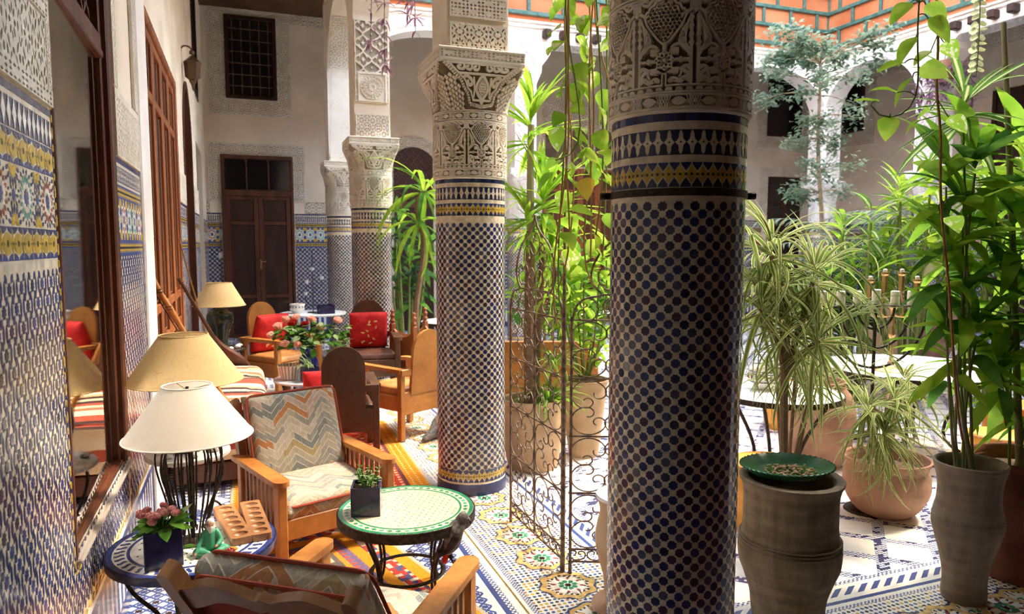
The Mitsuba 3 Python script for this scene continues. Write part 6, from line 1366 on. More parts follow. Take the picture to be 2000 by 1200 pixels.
# ---- folding wrought iron screen
def cscroll(r, turns=1.05):
    s = np.linspace(-1, 1, 65); kap = 3.5*(1+3.0*np.clip((np.abs(s)-.5)/.5, 0, 1)**.85); phi = np.cumsum(kap)*(2/64); phi -= phi[32]
    x, y = np.cumsum(np.cos(phi)), np.cumsum(np.sin(phi)); x -= x[32]; y -= y[32]
    sc = 2*r/(x[:].max()-x.min()); p = np.stack([x*sc, y*sc], 1); p[:, 1] -= (p[:, 1].max()+p[:, 1].min())/2; p[:, 0] -= (p[:, 0].max()+p[:, 0].min())/2
    return p
CS = cscroll(1.0)
def screen(label, a, b, posts):
    key = thing('iron_screen', label, 'screen', 'panels of the iron screen')
    a, b = np.array(a), np.array(b); W = np.linalg.norm(b-a); d = (b-a)/W; to = lambda p: np.column_stack([a[0]+d[0]*p[:, 0], a[1]+d[1]*p[:, 0], p[:, 1]])
    nb = np.array([-d[1], d[0], 0]); bar = lambda p, r=.0055, n=6: tube(to(np.array(p, float)), r, n)
    for x in (0.012, W-.012): part(key, 'stile', bar([(x, .05), (x, 1.42)] if posts != 2 else [(x, .05), (x, 1.42)], .008), 'm_iron_rust')
    for x in posts: part(key, 'hinge_post', tube(to(np.array([(x*W, 0.0), (x*W, 1.2), (x*W, 2.0)])), np.array([.013, .013, .005]), 8), 'm_iron_rust')
    z0, hh = .14, .315
    for k in range(5): part(key, 'rail', bar([(0, z0+k*hh), (W, z0+k*hh)]), 'm_iron_rust')
    for z in (.07,): part(key, 'rail', bar([(0, z), (W, z)]), 'm_iron_rust')
    part(key, 'centre_bar', bar([(W/2, .07), (W/2, z0+4*hh)]), 'm_iron_rust')
    sh = spline([(0.02, 1.40), (.03, 1.46), (.10, 1.52), (.17, 1.535), (.13, 1.58), (.12, 1.68), (.20, 1.80), (.30, 1.86), (W/2, 1.97)], 30); shR = np.column_stack([W-sh[:, 0], sh[:, 1]])
    part(key, 'top_arch', cat([bar(sh, .006), bar(shR, .006), bar([(.17, 1.535), (W-.17, 1.535)])]), 'm_iron_rust')
    q = W/4
    for row in range(4):
        for cx_ in (W/4, 3*W/4):
            for sx in (-1, 1):
                for sz in (-1, 1):
                    r = min(q, hh/2)/2*.97; P = CS*[r, r]; ang = math.atan2(sz, sx)+math.pi/2     # opens towards the middle of the cell
                    c, s = math.cos(ang), math.sin(ang); P = P @ np.array([[c, s], [-s, c]]); P = P*[q/2*.97/r, hh/4*.97/r]+[cx_+sx*q/2, z0+(row+.5)*hh+sz*hh/4]
                    part(key, 'scroll', bar(P, .0040, 5), 'm_iron_rust')
    for i, (x, z, r) in enumerate([(.22, 1.62, .07), (.34, 1.60, .06), (.46, 1.60, .06), (W-.22, 1.62, .07), (.28, 1.74, .055), (W-.28, 1.74, .055), (W/2, 1.80, .07), (.10, 1.455, .06), (.24, 1.47, .06), (W-.10, 1.455, .06), (W-.24, 1.47, .06), (W/2-.06, 1.47, .05), (W/2+.06, 1.47, .05)]):
        an = i*1.1; P = CS*r @ np.array([[math.cos(an), math.sin(an)], [-math.sin(an), math.cos(an)]])+[x, z]; part(key, 'scroll', bar(P, .0038, 5), 'm_iron_rust')
    for x in np.arange(.05, W, .1): part(key, 'foot_scroll', bar(CS*[.045, .03]+[x, .105], .004, 5), 'm_iron_rust')
    for x in (.012, W-.012): part(key, 'foot', tube(to(np.array([(x, .06), (x, .0)])), .01, 6), 'm_iron_rust')
screen('left panel of the wrought iron scroll screen, between the first two columns', (1.590, 4.25), (1.605, 3.465), (1.0,))
screen('right panel of the wrought iron scroll screen, half behind the nearest column', (1.625, 3.440), (2.34, 3.12), ())

# ---- tables, poufs and candle stands out in the court
def court_table(label, c, r, h=.74, mt='m_top_white'):
    t = thing('court_table', label, 'table'); part(t, 'tabletop', lathe([(0, h-.03), (r-.01, h-.03), (r, h-.024), (r, h-.004), (r-.006, h), (0, h)], 56, (*c, 0)), mt, smooth=30)
    part(t, 'rim', lathe([(r-.002, h-.04), (r+.007, h-.04), (r+.007, h-.002), (r-.002, h-.002)], 56, (*c, 0)), 'm_iron', smooth=30)
    for i in range(4):
        a = .6+i*math.pi/2; part(t, 'leg', tube(spline([(c[0]+q*r*math.cos(a), c[1]+q*r*math.sin(a), z) for q, z in ((.8, h-.04), (.45, h*.55), (.35, h*.3), (.75, .01))], 12), .013, 7), 'm_iron', smooth=40)
    return t
court_table('sunlit white round table behind the dracaena trunk', (3.62, 4.12), .44)
court_table('wide sunlit white table under the brass candle stand', (5.45, 4.55), .72)
court_table('white round table far across the court, seen through the iron screen', (5.0, 10.2), .5); court_table('second white round table deep in the court behind the yucca', (5.7, 9.0), .45)
court_table('white round table beyond the wooden planter', (2.75, 9.6), .45)
def pouf(label, c, r, h): 
    k = single('leather_pouf', lathe(smooth_prof([(0, 0), (r*.9, 0), (r, .05), (r*1.04, h*.5), (r, h-.06), (r*.86, h-.01), (0, h+.005)], 30), 40, (*c, 0)), 'm_pouf', label, 'pouf', 'orange leather poufs', smooth=True); part(k, 'seam', tube(np.column_stack([c[0]+r*.93*np.cos(th), c[1]+r*.93*np.sin(th), np.full(49, h-.022)]), .006, 5, cap=False), 'm_leather_tan', smooth=40)
pouf('orange leather pouf right behind the green dish', (3.12, 3.62), .25, .43); pouf('orange pouf beyond the wide table, left of the thin vase stems', (5.10, 3.52), .22, .45); pouf('orange pouf farther right under the leaves of the vase', (6.15, 4.1), .24, .46); pouf('orange pouf at the back of the wide white table', (5.0, 5.55), .22, .46); pouf('orange pouf at the right edge past the dark pot', (5.75, 3.45), .24, .45)
sb = pot('striped_bowl', 'cream bowl pot with blue and orange dashes on the white table behind the dracaena', (3.58, 4.22, .742), [(.06, 0), (.085, .02), (.11, .08), (.115, .13), (.112, .15)], 'm_ceramic_white', soil=1)
for i in range(20): a = i*2*math.pi/20; part(sb, 'dash', cbox((3.58+.1165*math.cos(a), 4.22+.1165*math.sin(a), .742+.095), (.008, .008, .035), .002), 't_navy' if i % 3 else 't_yellow')
for z in (.06, .12, .135): part(sb, 'painted_line', tube(np.column_stack([3.58+.1145*np.cos(th), 4.22+.1145*np.sin(th), np.full(49, .742+z)]), .003, 5, cap=False), 't_navy', smooth=40)
R2 = np.array([math.cos(YAW), -math.sin(YAW)])
cs = thing('candelabra', 'black iron seven-armed candle stand with white pillar candles', 'candle stand'); CC = np.array([3.93, 3.58])
cq = lambda s, z: (CC[0]+R2[0]*s, CC[1]+R2[1]*s, z)
part(cs, 'post', tube([cq(0, 0), cq(0, 1.40)], .011, 8), 'm_iron'); part(cs, 'base', lathe([(0, 0), (.15, 0), (.14, .015), (.03, .03), (0, .03)], 32, (*CC, 0)), 'm_iron', smooth=40)
def candle(s, z, q):
    c = q(s, 0)
    part(cs, 'drip_plate', lathe([(0, z-.004), (.045, z-.004), (.05, z+.003), (0, z+.003)], 20, (c[0], c[1], 0)), 'm_iron', smooth=30)
    k = single('candle', lathe([(0, z+.003), (.026, z+.003), (.027, z+.006), (.027, z+.095), (.022, z+.10), (.006, z+.094), (0, z+.094)], 24, (c[0], c[1], 0)), 'm_wax', 'white pillar candle on the iron candle stand, '+lab_c, 'candle', 'white candles of the iron stand', smooth=30); part(k, 'wick', tube([(c[0], c[1], z+.09), (c[0], c[1], z+.108)], .0015, 5), 'm_stem_dark')
names = ('innermost left of the post', 'innermost right of the post', 'middle one left of the post', 'middle one right of the post', 'outermost at the left', 'outermost at the right')
for i, r in enumerate((.125, .235, .345)):
    for s in (-1, 1):
        part(cs, 'arm', tube(np.array([cq(s*r*math.sin(t), 1.40-r*1.18*math.cos(t)-.012) for t in np.linspace(0, math.pi/2, 14)]), .0085, 7), 'm_iron', smooth=40); lab_c = names[2*i+(s > 0)]; candle(s*r, 1.395, cq)
lab_c = 'in the middle on the post'; candle(0, 1.405, cq)
bs = thing('brass_candelabra', 'brass candle stand with tall cups on the wide white table', 'candle stand'); BC = np.array([5.10, 4.47]); bq_ = lambda s, z: (BC[0]+R2[0]*s, BC[1]+R2[1]*s, z)
part(bs, 'base', lathe(smooth_prof([(0, .742), (.14, .742), (.12, .76), (.03, .79), (.022, .82), (0, .83)], 16), 28, (*BC, 0)), 'm_brass', smooth=True); part(bs, 'stem', lathe(smooth_prof([(.014, .80), (.012, 1.0), (.03, 1.05), (.014, 1.10), (.02, 1.25), (.05, 1.30), (.014, 1.33), (.012, 1.40), (0, 1.40)], 30), 16, (*BC, 0)), 'm_brass', smooth=True)
for s, z in ((-.20, 1.38), (-.08, 1.44), (.06, 1.44), (.19, 1.38)):
    part(bs, 'arm', tube(spline([bq_(0, 1.22), bq_(s*.6, 1.20), bq_(s, z-.03)], 10), .007, 6), 'm_brass', smooth=40); c = bq_(s, 0)
    part(bs, 'cup', lathe([(0, z-.03), (.022, z-.03), (.024, z+.10), (.034, z+.115), (.034, z+.13), (.02, z+.13), (0, z+.13)], 16, (c[0], c[1], 0)), 'm_brass', smooth=30)
    single('candle_stub', lathe([(0, z+.131), (.016, z+.131), (.017, z+.155), (0, z+.16)], 14, (c[0], c[1], 0)), 'm_wax', 'white candle stub in a cup of the brass stand, '+{-.20: 'first from the left', -.08: 'second from the left', .06: 'second from the right', .19: 'last at the right'}[s], 'candle', 'stubs on the brass stand', smooth=30)

b = thing('wooden_bench', 'honey coloured wooden bench behind the yucca pot', 'bench'); BM_ = RT((2.62, 6.35, 0), -.35)
part(b, 'backrest', apply(bx(-.6, .6, -.21, -.17, .46, .90, .01), BM_), 'm_honey'); part(b, 'seat', apply(bx(-.6, .6, -.2, .22, .41, .46, .01), BM_), 'm_honey'); part(b, 'front_panel', apply(bx(-.56, .56, -.20, -.17, .12, .41, .01), BM_), 'm_honey')
for x in (-.56, .56):
    for yv in (-.17, .18): part(b, 'leg', apply(bx(x-.03, x+.03, yv-.03, yv+.03, 0, .42, .006), BM_), 'm_honey')
# ---- plants
COLUMNS = ((XC[0], 2.37), (XC[0], 5.02), (XC[0], 9.24))
def leafy(key, lp, n, o, rr, el=(-.2, 1.2), s=(.8, 1.2), az=(0, 6.283), spread=.0, roll=.4, up=0.0, name='leaf', reach=.6):
    """n leaves round the point o"""
    for i in range(n):
        a = az[0]+(az[1]-az[0])*((i+rr.uniform(-.3, .3))/n*2.618 % 1.0) if az[1]-az[0] > 6 else rr.uniform(*az)
        e = el[0]+(el[1]-el[0])*((i+.5)/n)
        for cx_, cy_ in COLUMNS:
            for k in range(7):
                if any(math.hypot(o[0]+q*math.cos(a)-cx_, o[1]+q*math.sin(a)-cy_) < .31 for q in (.12, .25, .4, .55, .7, .85, 1.0) if q < reach): a += .45
        part(key, name, lp[rr.integers(len(lp))], M=leaf_frame(np.asarray(o)+[spread*math.cos(a), spread*math.sin(a), up*(i/n-.5)], a, e, rr.uniform(-roll, roll), rr.uniform(*s)))
def stem(key, pts, r0, r1, m, name='stem', n=16): part(key, name, tube(spline(pts, n), np.linspace(r0, r1, n), 8), m, smooth=40)
# yucca
y = thing('yucca', 'tall yucca with sword leaves behind the iron screen', 'plant'); rr = np.random.default_rng(41)
stem(y, [(2.13, 5.24, .50), (2.12, 5.24, 1.2), (2.15, 5.27, 1.9)], .045, .040, 'm_bark', 'trunk'); stem(y, [(2.15, 5.27, 1.85), (2.17, 5.34, 2.3), (2.20, 5.40, 2.75)], .034, .026, 'm_culm', 'trunk'); stem(y, [(2.17, 5.24, .5), (2.24, 5.30, 1.3), (2.29, 5.34, 2.05)], .03, .024, 'm_bark', 'trunk')
for sd_, (mt, dps) in enumerate((('l_bright', (.3, .7)), ('l_lime', (.5, 1.2)))):
    lp = [lply(.52, .048, mt, dp, n=8, fold=.35, peak=.3) for dp in dps]
    leafy(y, lp, 26, (2.20, 5.40, 2.72), rr, (-.35, 1.5), (.8, 1.2), up=.35); leafy(y, lp, 26, (2.29, 5.34, 2.10), rr, (-.6, 1.35), (.8, 1.25), up=.25); leafy(y, lp, 14, (2.13, 5.32, 1.95), rr, (-.8, 1.1), (.7, 1.1), up=.2); leafy(y, lp, 12, (2.33, 5.30, 1.65), rr, (-.6, 1.2), (.8, 1.15), up=.2)
s_ = thing('spider_plant', 'leafy striped plant spilling over the rim of the yucca pot', 'plant'); lp = [lply(.34, .024, m, 1.5, n=9, fold=.3, peak=.25) for m in ('l_stripe', 'l_bright')]; leafy(s_, lp, 60, (2.26, 5.22, .55), rr, (.1, 1.4), (.7, 1.25), spread=.05); leafy(s_, lp, 40, (2.30, 5.16, .85), rr, (-.2, 1.3), (.7, 1.1), spread=.03); stem(s_, [(2.26, 5.22, .5), (2.30, 5.16, .85)], .012, .01, 'm_stem')
b = thing('leafy_shrub', 'fresh green shrub in the tall tapering pot', 'plant'); lp = [lply(.19, .085, m, .7, n=7, fold=.2, peak=.4) for m in ('l_lime', 'l_bright')]
for q in range(9):
    a = q*.7; e = (2.70+.18*math.cos(a), 5.42+.18*math.sin(a), .95+.09*q); stem(b, [(2.70, 5.42, .58), (2.70+.08*math.cos(a), 5.42+.08*math.sin(a), .8), e], .010, .006, 'm_stem', n=8); leafy(b, lp, 13, e, rr, (-.5, 1.1), (.7, 1.2), up=.3)
# hanging pothos between the first two columns
p = thing('hanging_pothos', 'long hanging pothos vine with bright heart leaves left of the nearest column', 'vine'); rr = np.random.default_rng(42)
def heart(L, mt, dr_=.7): m, uv = leaf(L, L*.80, dr_, n=9, fold=.22, peak=.28); return mk(m, mt, True, uv=uv)
lp = [heart(.105, 'l_pothos'), heart(.115, 'l_lime', .9), heart(.10, 'l_bright', .5)]
for i in range(13):
    x, yv = 1.43+.022*i+rr.uniform(-.02, .02), 3.0+.05*(i % 5)+rr.uniform(-.04, .04); zb = 1.35+.5*rr.random()+(.4 if i % 4 == 0 else 0)
    pts = [(x-.02, yv, 5.0)]+[(x+rr.uniform(-.03, .03)+.08*(i-6)/6*max(0, (4.6-z)/3), yv+rr.uniform(-.03, .03), z) for z in np.arange(4.4, zb, -.55)]+[(x+.1*(i-6)/6, yv, zb)]
    sp = spline(pts, 34); part(p, 'stem', tube(sp, .0042, 5), 'm_stem_orange' if i % 3 else 'm_stem')
    for t in range(18):
        q = sp[int(6+27*(t+rr.random())/18)]
        if q[2] > 3.2 and rr.random() < .5: continue
        a = rr.uniform(0, 6.283); e = q+np.array([.045*math.cos(a), .045*math.sin(a), .01]); part(p, 'leaf', lp[rr.integers(3)], M=leaf_frame(e, a, rr.uniform(-1.2, -.1), rr.uniform(-.8, .8), rr.uniform(.65, 1.3)))
part(p, 'leaf', heart(.11, 'l_yellow'), M=leaf_frame((1.46, 2.92, 2.10), -2.2, -1.1, .2), label='yellowed leaf')
p = thing('hanging_vine', 'hanging vine with large lime heart leaves curling up at its tip, upper right', 'vine'); sp = spline([(2.71, 2.34, 5.05), (2.71, 2.34, 4.0), (2.71, 2.32, 3.08), (2.69, 2.30, 2.82), (2.68, 2.29, 2.65), (2.67, 2.27, 2.50), (2.66, 2.27, 2.42), (2.61, 2.28, 2.35), (2.55, 2.30, 2.33), (2.48, 2.33, 2.38)], 60); part(p, 'stem', tube(sp, .0036, 6), 'm_stem')
big = [heart(.125, 'l_lime', .5), heart(.12, 'l_pothos', .6)]
for (tip, an, el) in (((2.655, 2.31, 2.81), 2.7, -.7), ((2.71, 2.285, 2.80), -.3, -.5), ((2.715, 2.275, 2.74), -.6, -.7), ((2.665, 2.285, 2.665), 2.6, -.9), ((2.63, 2.305, 2.56), 2.75, -.15), ((2.675, 2.27, 2.535), -.4, -.2), ((2.65, 2.28, 2.495), 2.4, -.9), ((2.595, 2.305, 2.435), 2.7, .35), ((2.525, 2.33, 2.395), 2.75, .25), ((2.555, 2.30, 2.335), 3.6, -1.15)):
    j = np.argmin(np.linalg.norm(sp-np.array(tip), axis=1)); part(p, 'petiole', tube(spline([sp[j], (sp[j]+np.array(tip))/2+[0, 0, .012], tip], 6), .0028, 5), 'm_stem'); part(p, 'leaf', big[rr.integers(2)], M=leaf_frame(tip, an, el, rr.uniform(-.7, -.2), rr.uniform(.85, 1.1)))
p = thing('trailing_stem', 'thin orange trailing stem with a few variegated leaves hanging before the broad leaves', 'vine'); sp = spline([(2.81, 2.34, 5.05), (2.81, 2.34, 4.2), (2.80, 2.31, 2.84), (2.80, 2.29, 2.62), (2.79, 2.28, 2.47), (2.80, 2.26, 2.29), (2.80, 2.25, 2.12), (2.80, 2.23, 1.90), (2.81, 2.19, 1.62), (2.82, 2.16, 1.32), (2.85, 2.12, .97)], 60); part(p, 'stem', tube(sp, .0055, 6), 'm_stem_orange')
for tip, an in (((2.83, 2.29, 2.66), 0), ((2.77, 2.30, 2.62), 2.8), ((2.76, 2.28, 2.37), 2.7), ((2.73, 2.29, 2.33), 2.6), ((2.83, 2.25, 2.34), -.3), ((2.76, 2.26, 2.16), 2.6), ((2.83, 2.22, 1.92), .2), ((2.78, 2.2, 1.72), 2.5)):
    j = np.argmin(np.abs(sp[:, 2]-tip[2]-.05)); part(p, 'petiole', tube([sp[j], tip], .0022, 5), 'm_stem'); part(p, 'leaf', big[1], M=leaf_frame(tip, an, -.5, rr.uniform(-.5, .5), rr.uniform(.6, .9)))
p = thing('coin_vine', 'string of small pale round leaves hanging at the upper right', 'vine'); sp = spline([(3.94, 2.98, 5.0), (3.93, 2.97, 4.2), (3.92, 2.96, 3.33), (3.90, 2.94, 3.10), (3.89, 2.93, 2.93), (3.87, 2.92, 2.73)], 50); part(p, 'stem', tube(sp, .003, 5), 'm_stem'); m, uv = leaf(.048, .044, .3, n=6, fold=.1, peak=.5); cp = mk(m, 'l_coin', True, uv=uv)
for i in range(17):
    q = np.array([3.93-.06*i/17, 2.97-.05*i/17, 3.36-.037*i]); 
    for s in (0, math.pi): part(p, 'leaf', cp, M=leaf_frame(q, -.36+s+rr.uniform(-.4, .4), rr.uniform(-.3, .4), rr.uniform(.5, 1.3)))
p = thing('coin_vine', 'thin trailing string of pale leaves beside the far carved pier', 'vine'); sp = spline([(4.62, 8.4, 5.0), (4.60, 8.42, 4.4), (4.66, 8.4, 3.2)], 30); part(p, 'stem', tube(sp, .006, 5), 'm_stem')
for i in range(26): part(p, 'leaf', cp, M=leaf_frame(sp[3+i], rr.uniform(0, 6.28), rr.uniform(-.6, .3), .5, 2.2))
# dracaenas with thin margined leaves
d = thing('dracaena', 'big dragon tree with fountains of thin pale-edged leaves right of the nearest column', 'plant'); rr = np.random.default_rng(43)
thn = [lply(L, .026, 'l_margin', dp, n=12, fold=.3, peak=.15) for L, dp in ((.62, 1.6), (.66, 2.4), (.52, .9))]
stem(d, [(2.84, 3.13, .24), (2.80, 3.13, .75), (2.78, 3.12, 1.15)], .024, .021, 'm_bark', 'trunk')
for o, n, up in (((2.70, 3.16, 1.74), 54, .10), ((2.90, 3.06, 1.60), 50, .10), ((2.64, 3.16, 1.45), 44, .08), ((2.93, 3.03, 1.28), 44, .08), ((2.76, 3.10, 1.30), 34, .06), ((2.82, 3.2, 1.52), 30, .06)):
    stem(d, [(2.78, 3.12, 1.1), ((2.78+o[0])/2+.02, (3.12+o[1])/2, (1.15+o[2])/2), o], .020, .013, 'm_bark', 'branch', 10); leafy(d, thn, n, o, rr, (-.7, 1.45), (.7, 1.15), up=up, roll=.8)
d = thing('dracaena', 'smaller bushy dragon tree with many thin stems before the orange pouf', 'plant')
for q in range(8):
    a = q*.8; o = (3.07+.12*math.cos(a), 3.34+.10*math.sin(a), .98+.09*(q % 3)); stem(d, [(3.08, 3.40, .2), (3.08+.05*math.cos(a), 3.39+.05*math.sin(a), .55), o], .011, .007, 'm_bark', n=8); leafy(d, thn, 20, o, rr, (-.9, 1.3), (.35, .64), up=.06, roll=.8)
d = thing('dracaena', 'drooping striped plant arching out of the terracotta bowl pot', 'plant')
for base, mid, o, n in (((3.93, 3.48, .32), (3.80, 3.34, .86), (3.62, 3.20, .64), 70), ((3.98, 3.50, .32), (3.85, 3.38, .75), (3.72, 3.22, .84), 50), ((3.96, 3.46, .32), (3.80, 3.36, .70), (3.55, 3.26, .80), 44), ((4.04, 3.52, .32), (4.05, 3.48, .7), (4.02, 3.42, .92), 40)):
    stem(d, [base, mid, o], .012, .009, 'm_bark', n=12); leafy(d, thn, n, o, rr, (-1.1, 1.2), (.48, .85), up=.05, roll=.8)
# broad leaved plants in the vase and the dark pot
d = thing('broadleaf_plant', 'tall plant with broad glossy leaves rising from the pale clay vase', 'plant'); rr = np.random.default_rng(44)
br = [lply(.40, .085, m, dp, n=9, fold=.22, peak=.4) for m, dp in (('l_bright', .8), ('l_deep', .7), ('l_bright', 1.2), ('l_lime', .9))]; st_ = [lply(.40, .050, 'l_stripe', dp, n=9, fold=.25, peak=.35) for dp in (.5, 1.0)]
for i, (o, n, kind) in enumerate((((3.56, 2.75, 2.50), 26, 1), ((3.61, 2.70, 2.17), 24, 0), ((3.47, 2.75, 2.10), 22, 0), ((3.54, 2.70, 1.90), 24, 0), ((3.46, 2.71, 1.69), 20, 0), ((3.52, 2.66, 1.50), 20, 0), ((3.44, 2.67, 1.22), 16, 0), ((3.58, 2.62, 1.30), 16, 0))):
    b0 = (3.40+.05*math.cos(i*2.3), 2.50+.05*math.sin(i*2.3), .60); stem(d, [b0, ((b0[0]+o[0])/2-.03*(i % 3), (b0[1]+o[1])/2, (b0[2]+o[2])/2), o], .0070, .0055, 'm_culm' if i < 5 else 'm_stem', n=14); leafy(d, st_ if kind else br, n, o, rr, (-.6, 1.25), (.7, 1.1), up=.16 if kind else .30, roll=.5)
d = thing('broadleaf_plant', 'dark broad leaved plant in the dark red pot at the right edge', 'plant')
for i, (o, n) in enumerate((((3.95, 2.66, 2.15), 22), ((3.80, 2.62, 1.85), 22), ((4.05, 2.60, 1.75), 22), ((3.78, 2.60, 1.45), 22), ((4.0, 2.52, 1.35), 22), ((3.72, 2.58, 1.12), 20), ((3.95, 2.5, 1.0), 20))):
    b0 = (3.93+.07*math.cos(i*2.3), 2.56+.07*math.sin(i*2.3), .57); stem(d, [b0, ((b0[0]+o[0])/2, (b0[1]+o[1])/2, (b0[2]+o[2])/2), o], .008, .006, 'm_stem', n=10); leafy(d, br, n, o, rr, (-.6, 1.2), (.75, 1.15), up=.3)
b = thing('bamboo_culm', 'single bare bamboo culm standing upright in the dark red pot', 'bamboo'); cp_ = np.array([(3.86, 2.54, .57), (3.835, 2.58, 1.20), (3.83, 2.64, 1.88), (3.82, 2.70, 2.55), (3.815, 2.74, 2.97)]); part(b, 'culm', tube(spline(cp_, 30), np.linspace(.019, .013, 30), 10), 'm_culm', smooth=40)
for i in range(9): q = spline(cp_, 30)[2+3*i]; part(b, 'node', tube([q-[0, 0, .008], q, q+[0, 0, .008]], [.017, .0225-.0007*i, .017], 10), 'm_bark_pale', smooth=40)
# palm in the wooden planter, dark shrub behind it
d = thing('planter_palm', 'drooping long-leaved palm growing from the wooden planter', 'plant'); rr = np.random.default_rng(45); stem(d, [(2.02, 8.55, .6), (2.03, 8.53, 1.4), (2.06, 8.58, 2.0), (2.0, 8.55, 2.2), (2.10, 8.6, 2.45)], .035, .028, 'm_bark', 'trunk'); lp = [lply(1.0, .075, m, dp, n=11, fold=.3, peak=.3) for m, dp in (('l_bright', 2.2), ('l_lime', 1.7), ('l_deep', 2.4))]
leafy(d, lp, 26, (2.10, 8.6, 2.42), rr, (-.5, 1.3), (.7, 1.05), reach=1.01); leafy(d, lp, 20, (2.0, 8.52, 2.05), rr, (-.9, .9), (.6, .9), reach=1.01)
for nm, lab, c, hh, mt, n, (L, W) in (('court_shrub', 'dark leafy shrub behind the palm planter', (2.3, 10.6), 2.2, ('l_dark', 'l_deep'), 90, (.5, .10)), ('court_shrub', 'light green cluster plant beyond the dragon tree', (6.5, 6.2), 2.15, ('l_bright', 'l_stripe'), 120, (.42, .07)), ('court_shrub', 'sunlit bushy plant beside the light green cluster', (7.1, 6.0), 2.55, ('l_lime', 'l_stripe'), 150, (.40, .10)), ('court_shrub', 'bright bushy plant behind the broad leaves at right', (7.9, 5.6), 2.75, ('l_lime', 'l_stripe'), 150, (.45, .10)), ('court_shrub', 'dark green shrub below the light green cluster', (6.9, 6.9), 1.5, ('l_deep', 'l_dark'), 120, (.45, .09)), ('court_shrub', 'green shrub seen through the iron screen behind the yucca', (3.3, 7.4), 1.9, ('l_bright', 'l_deep'), 120, (.36, .09)), ('court_shrub', 'tall green shrub in the middle of the court behind the screen', (4.2, 8.4), 1.7, ('l_deep', 'l_bright'), 110, (.42, .09))):
    k = thing(nm, lab, 'plant'); lp = [lply(L, W, m, dp, n=7, fold=.25, peak=.4) for m in mt for dp in (.6, 1.2)]; ns = 10
    for q in range(ns):
        a = q*2.4; R_ = .42*math.sqrt((q+.5)/ns); o = np.array([c[0]+R_*math.cos(a), c[1]+R_*math.sin(a), hh*(.45+.55*((q*7) % ns)/ns)]); stem(k, [(c[0]+.25*R_*math.cos(a), c[1]+.25*R_*math.sin(a), .0), (c[0]+.7*R_*math.cos(a), c[1]+.7*R_*math.sin(a), o[2]*.5), o], .02, .012, 'm_stem', n=7); leafy(k, lp, n//ns, o, rr, (-.5, 1.2), (.8, 1.2), up=.35)
# bamboo-like palm fronds and the climbing tree
def frond(L, n, w, droop, mt_unused=None):
    s = np.linspace(0, 1, 14); ang = 1.15-droop*s; p = np.column_stack([np.cumsum(np.cos(ang))*L/14, np.zeros(14), np.cumsum(np.sin(ang))*L/14]); out = [tube(p, np.linspace(.009, .003, 14), 4)]
    lf = leaf(.30, w, .8, n=5, fold=.3)[0]
    for i in range(n):
        t = .2+.8*i/n; q = p[int(t*13)]; 
        for sg in (-1, 1): out.append(apply(lf, leaf_frame(q, sg*1.05, .35-.5*t, 0, 1.1-.6*abs(t-.4))))
    return cat(out)
fd = mk(frond(1.3, 14, .034, 1.5), 's_palm'); fd2 = mk(frond(1.1, 13, .034, 2.1), 's_palm')
for lab, c, hh in (('grey-green palm with feathery fronds right of the climbing tree', (7.5, 7.2), 1.85), ('second feathery grey-green palm nearer the right arcade', (8.4, 7.1), 1.95)):
    k = thing('feather_palm', lab, 'plant'); rr = np.random.default_rng(int(c[0]*10))
    for q in range(5): stem(k, [(c[0]+.1*math.cos(q), c[1]+.1*math.sin(q), 0), (c[0]+.15*math.cos(q), c[1]+.15*math.sin(q), hh*.6), (c[0]+.2*math.cos(q), c[1]+.2*math.sin(q), hh)], .018, .012, 'm_stem', n=6)
    for q in range(24): a = rr.uniform(0, 6.28); part(k, 'frond', (fd, fd2)[q % 2], M=RT((c[0]+.15*math.cos(a), c[1]+.15*math.sin(a), hh*rr.uniform(.5, 1.05)), a, 0, rr.uniform(.75, 1.1)))
k = thing('climbing_tree', 'slender tree with small blue-green leaves in front of the corner arches', 'tree'); rr = np.random.default_rng(47); tr = spline([(7.66, 7.86, 0), (7.64, 7.9, 1.2), (7.60, 7.9, 2.2), (7.56, 7.96, 3.0), (7.58, 8.0, 3.8), (7.62, 8.05, 4.3)], 30); part(k, 'trunk', tube(tr, np.linspace(.04, .018, 30), 8), 'm_bark_pale', smooth=40)
sm = leaf(.085, .042, .5, n=4, fold=.2)[0]; tf = []
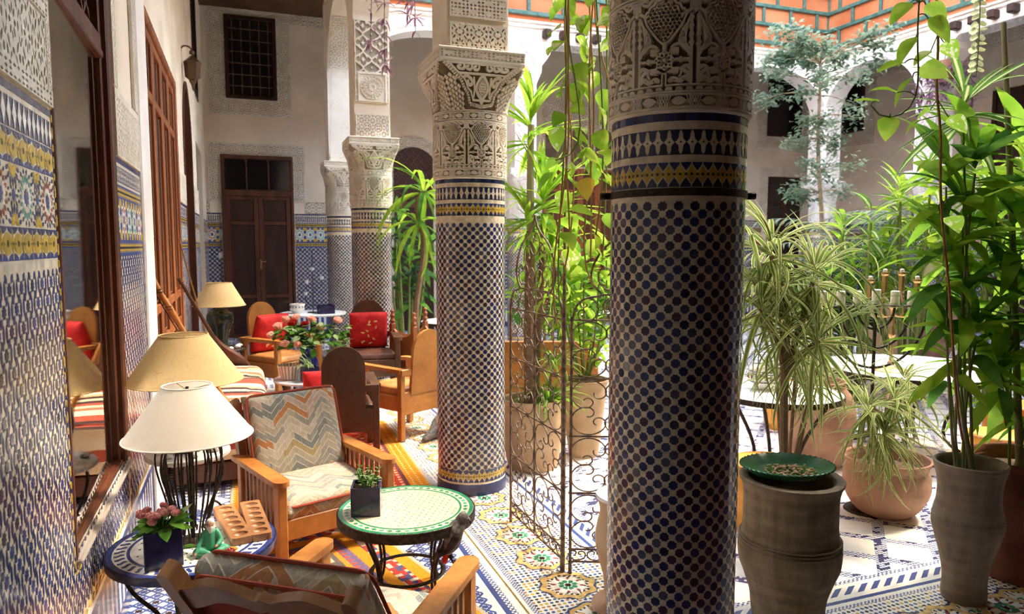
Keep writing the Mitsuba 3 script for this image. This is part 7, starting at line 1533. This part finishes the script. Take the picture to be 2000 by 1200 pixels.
for i in range(58):
    t = (.60, .68, .76, .84, .90, .95, 1.0, 1.0)[i % 8] if i < 40 else 1.0; q = tr[int(t*29)]; a = rr.uniform(0, 6.28); Lb = (.50 if t < .9 else .85)*rr.uniform(.45, 1.1); e = q+[Lb*math.cos(a), Lb*math.sin(a), rr.uniform(-.1, .3)*Lb+(.12 if t > .9 else -.1)]
    bp = spline([q, (q+e)/2+[0, 0, .10*Lb], e], 8); part(k, 'branch', tube(bp, np.linspace(.010, .004, 8), 5), 'm_bark_pale', smooth=40)
    for j in range(int(30+60*Lb)): tf.append(apply(sm, leaf_frame(bp[rr.integers(5, 8)]+rr.normal(0, .085, 3)*[1, 1, .7], rr.uniform(0, 6.28), rr.uniform(-.7, .7), rr.uniform(-.5, .5), rr.uniform(.8, 1.3))))
part(k, 'foliage', cat(tf), 's_foliage_blue', kind='stuff')
# purple trailing plants
for lab, top, ln, n, spreadx in (('purple trailing plant hanging beside the third column pier', (1.36, 6.62, 5.25), 1.9, 84, .17), ('purple trailing plant in a small clay pot on the right arcade', (11.15, 9.0, 4.85), .9, 60, .35)):
    k = thing('purple_trailer', lab, 'plant'); rr = np.random.default_rng(int(ln*10)); lp = [lply(.125, .022, 'l_purple', dp, n=6, fold=.3, peak=.3) for dp in (.4, .9)]
    for q in range(7):
        a = q*.9; x0 = np.array(top)+[spreadx*.5*math.cos(a), spreadx*.5*math.sin(a), 0]; e = x0+[spreadx*math.cos(a), spreadx*.6*math.sin(a), -ln*(.45+.55*((q*4) % 9)/9)]; sp = spline([x0, (x0+e)/2+[.03*math.cos(a), .03*math.sin(a), .05], e], 14); part(k, 'stem', tube(sp, .0028, 4), 'm_stem_dark')
        for j in range(n//2): part(k, 'leaf', lp[j % 2], M=leaf_frame(sp[(6 if ln > 1 else 2)+int((8 if ln > 1 else 11)*rr.random())], rr.uniform(0, 6.28), rr.uniform(-.9, .6), 0, rr.uniform(.8, 1.3)*(1.0 if ln > 1 else 1.9)))
    if ln < 1: part(k, 'basket', lathe(smooth_prof([(0, 4.55), (.13, 4.55), (.17, 4.75), (.19, 4.86), (.17, 4.86), (0, 4.80)], 14), 20, (top[0], top[1], 0)), 'm_clay_rose', smooth=40); part(k, 'cord', tube([(top[0], top[1], 4.8), (11.25, top[1], 5.31)], .008, 5), 'm_stem_dark')
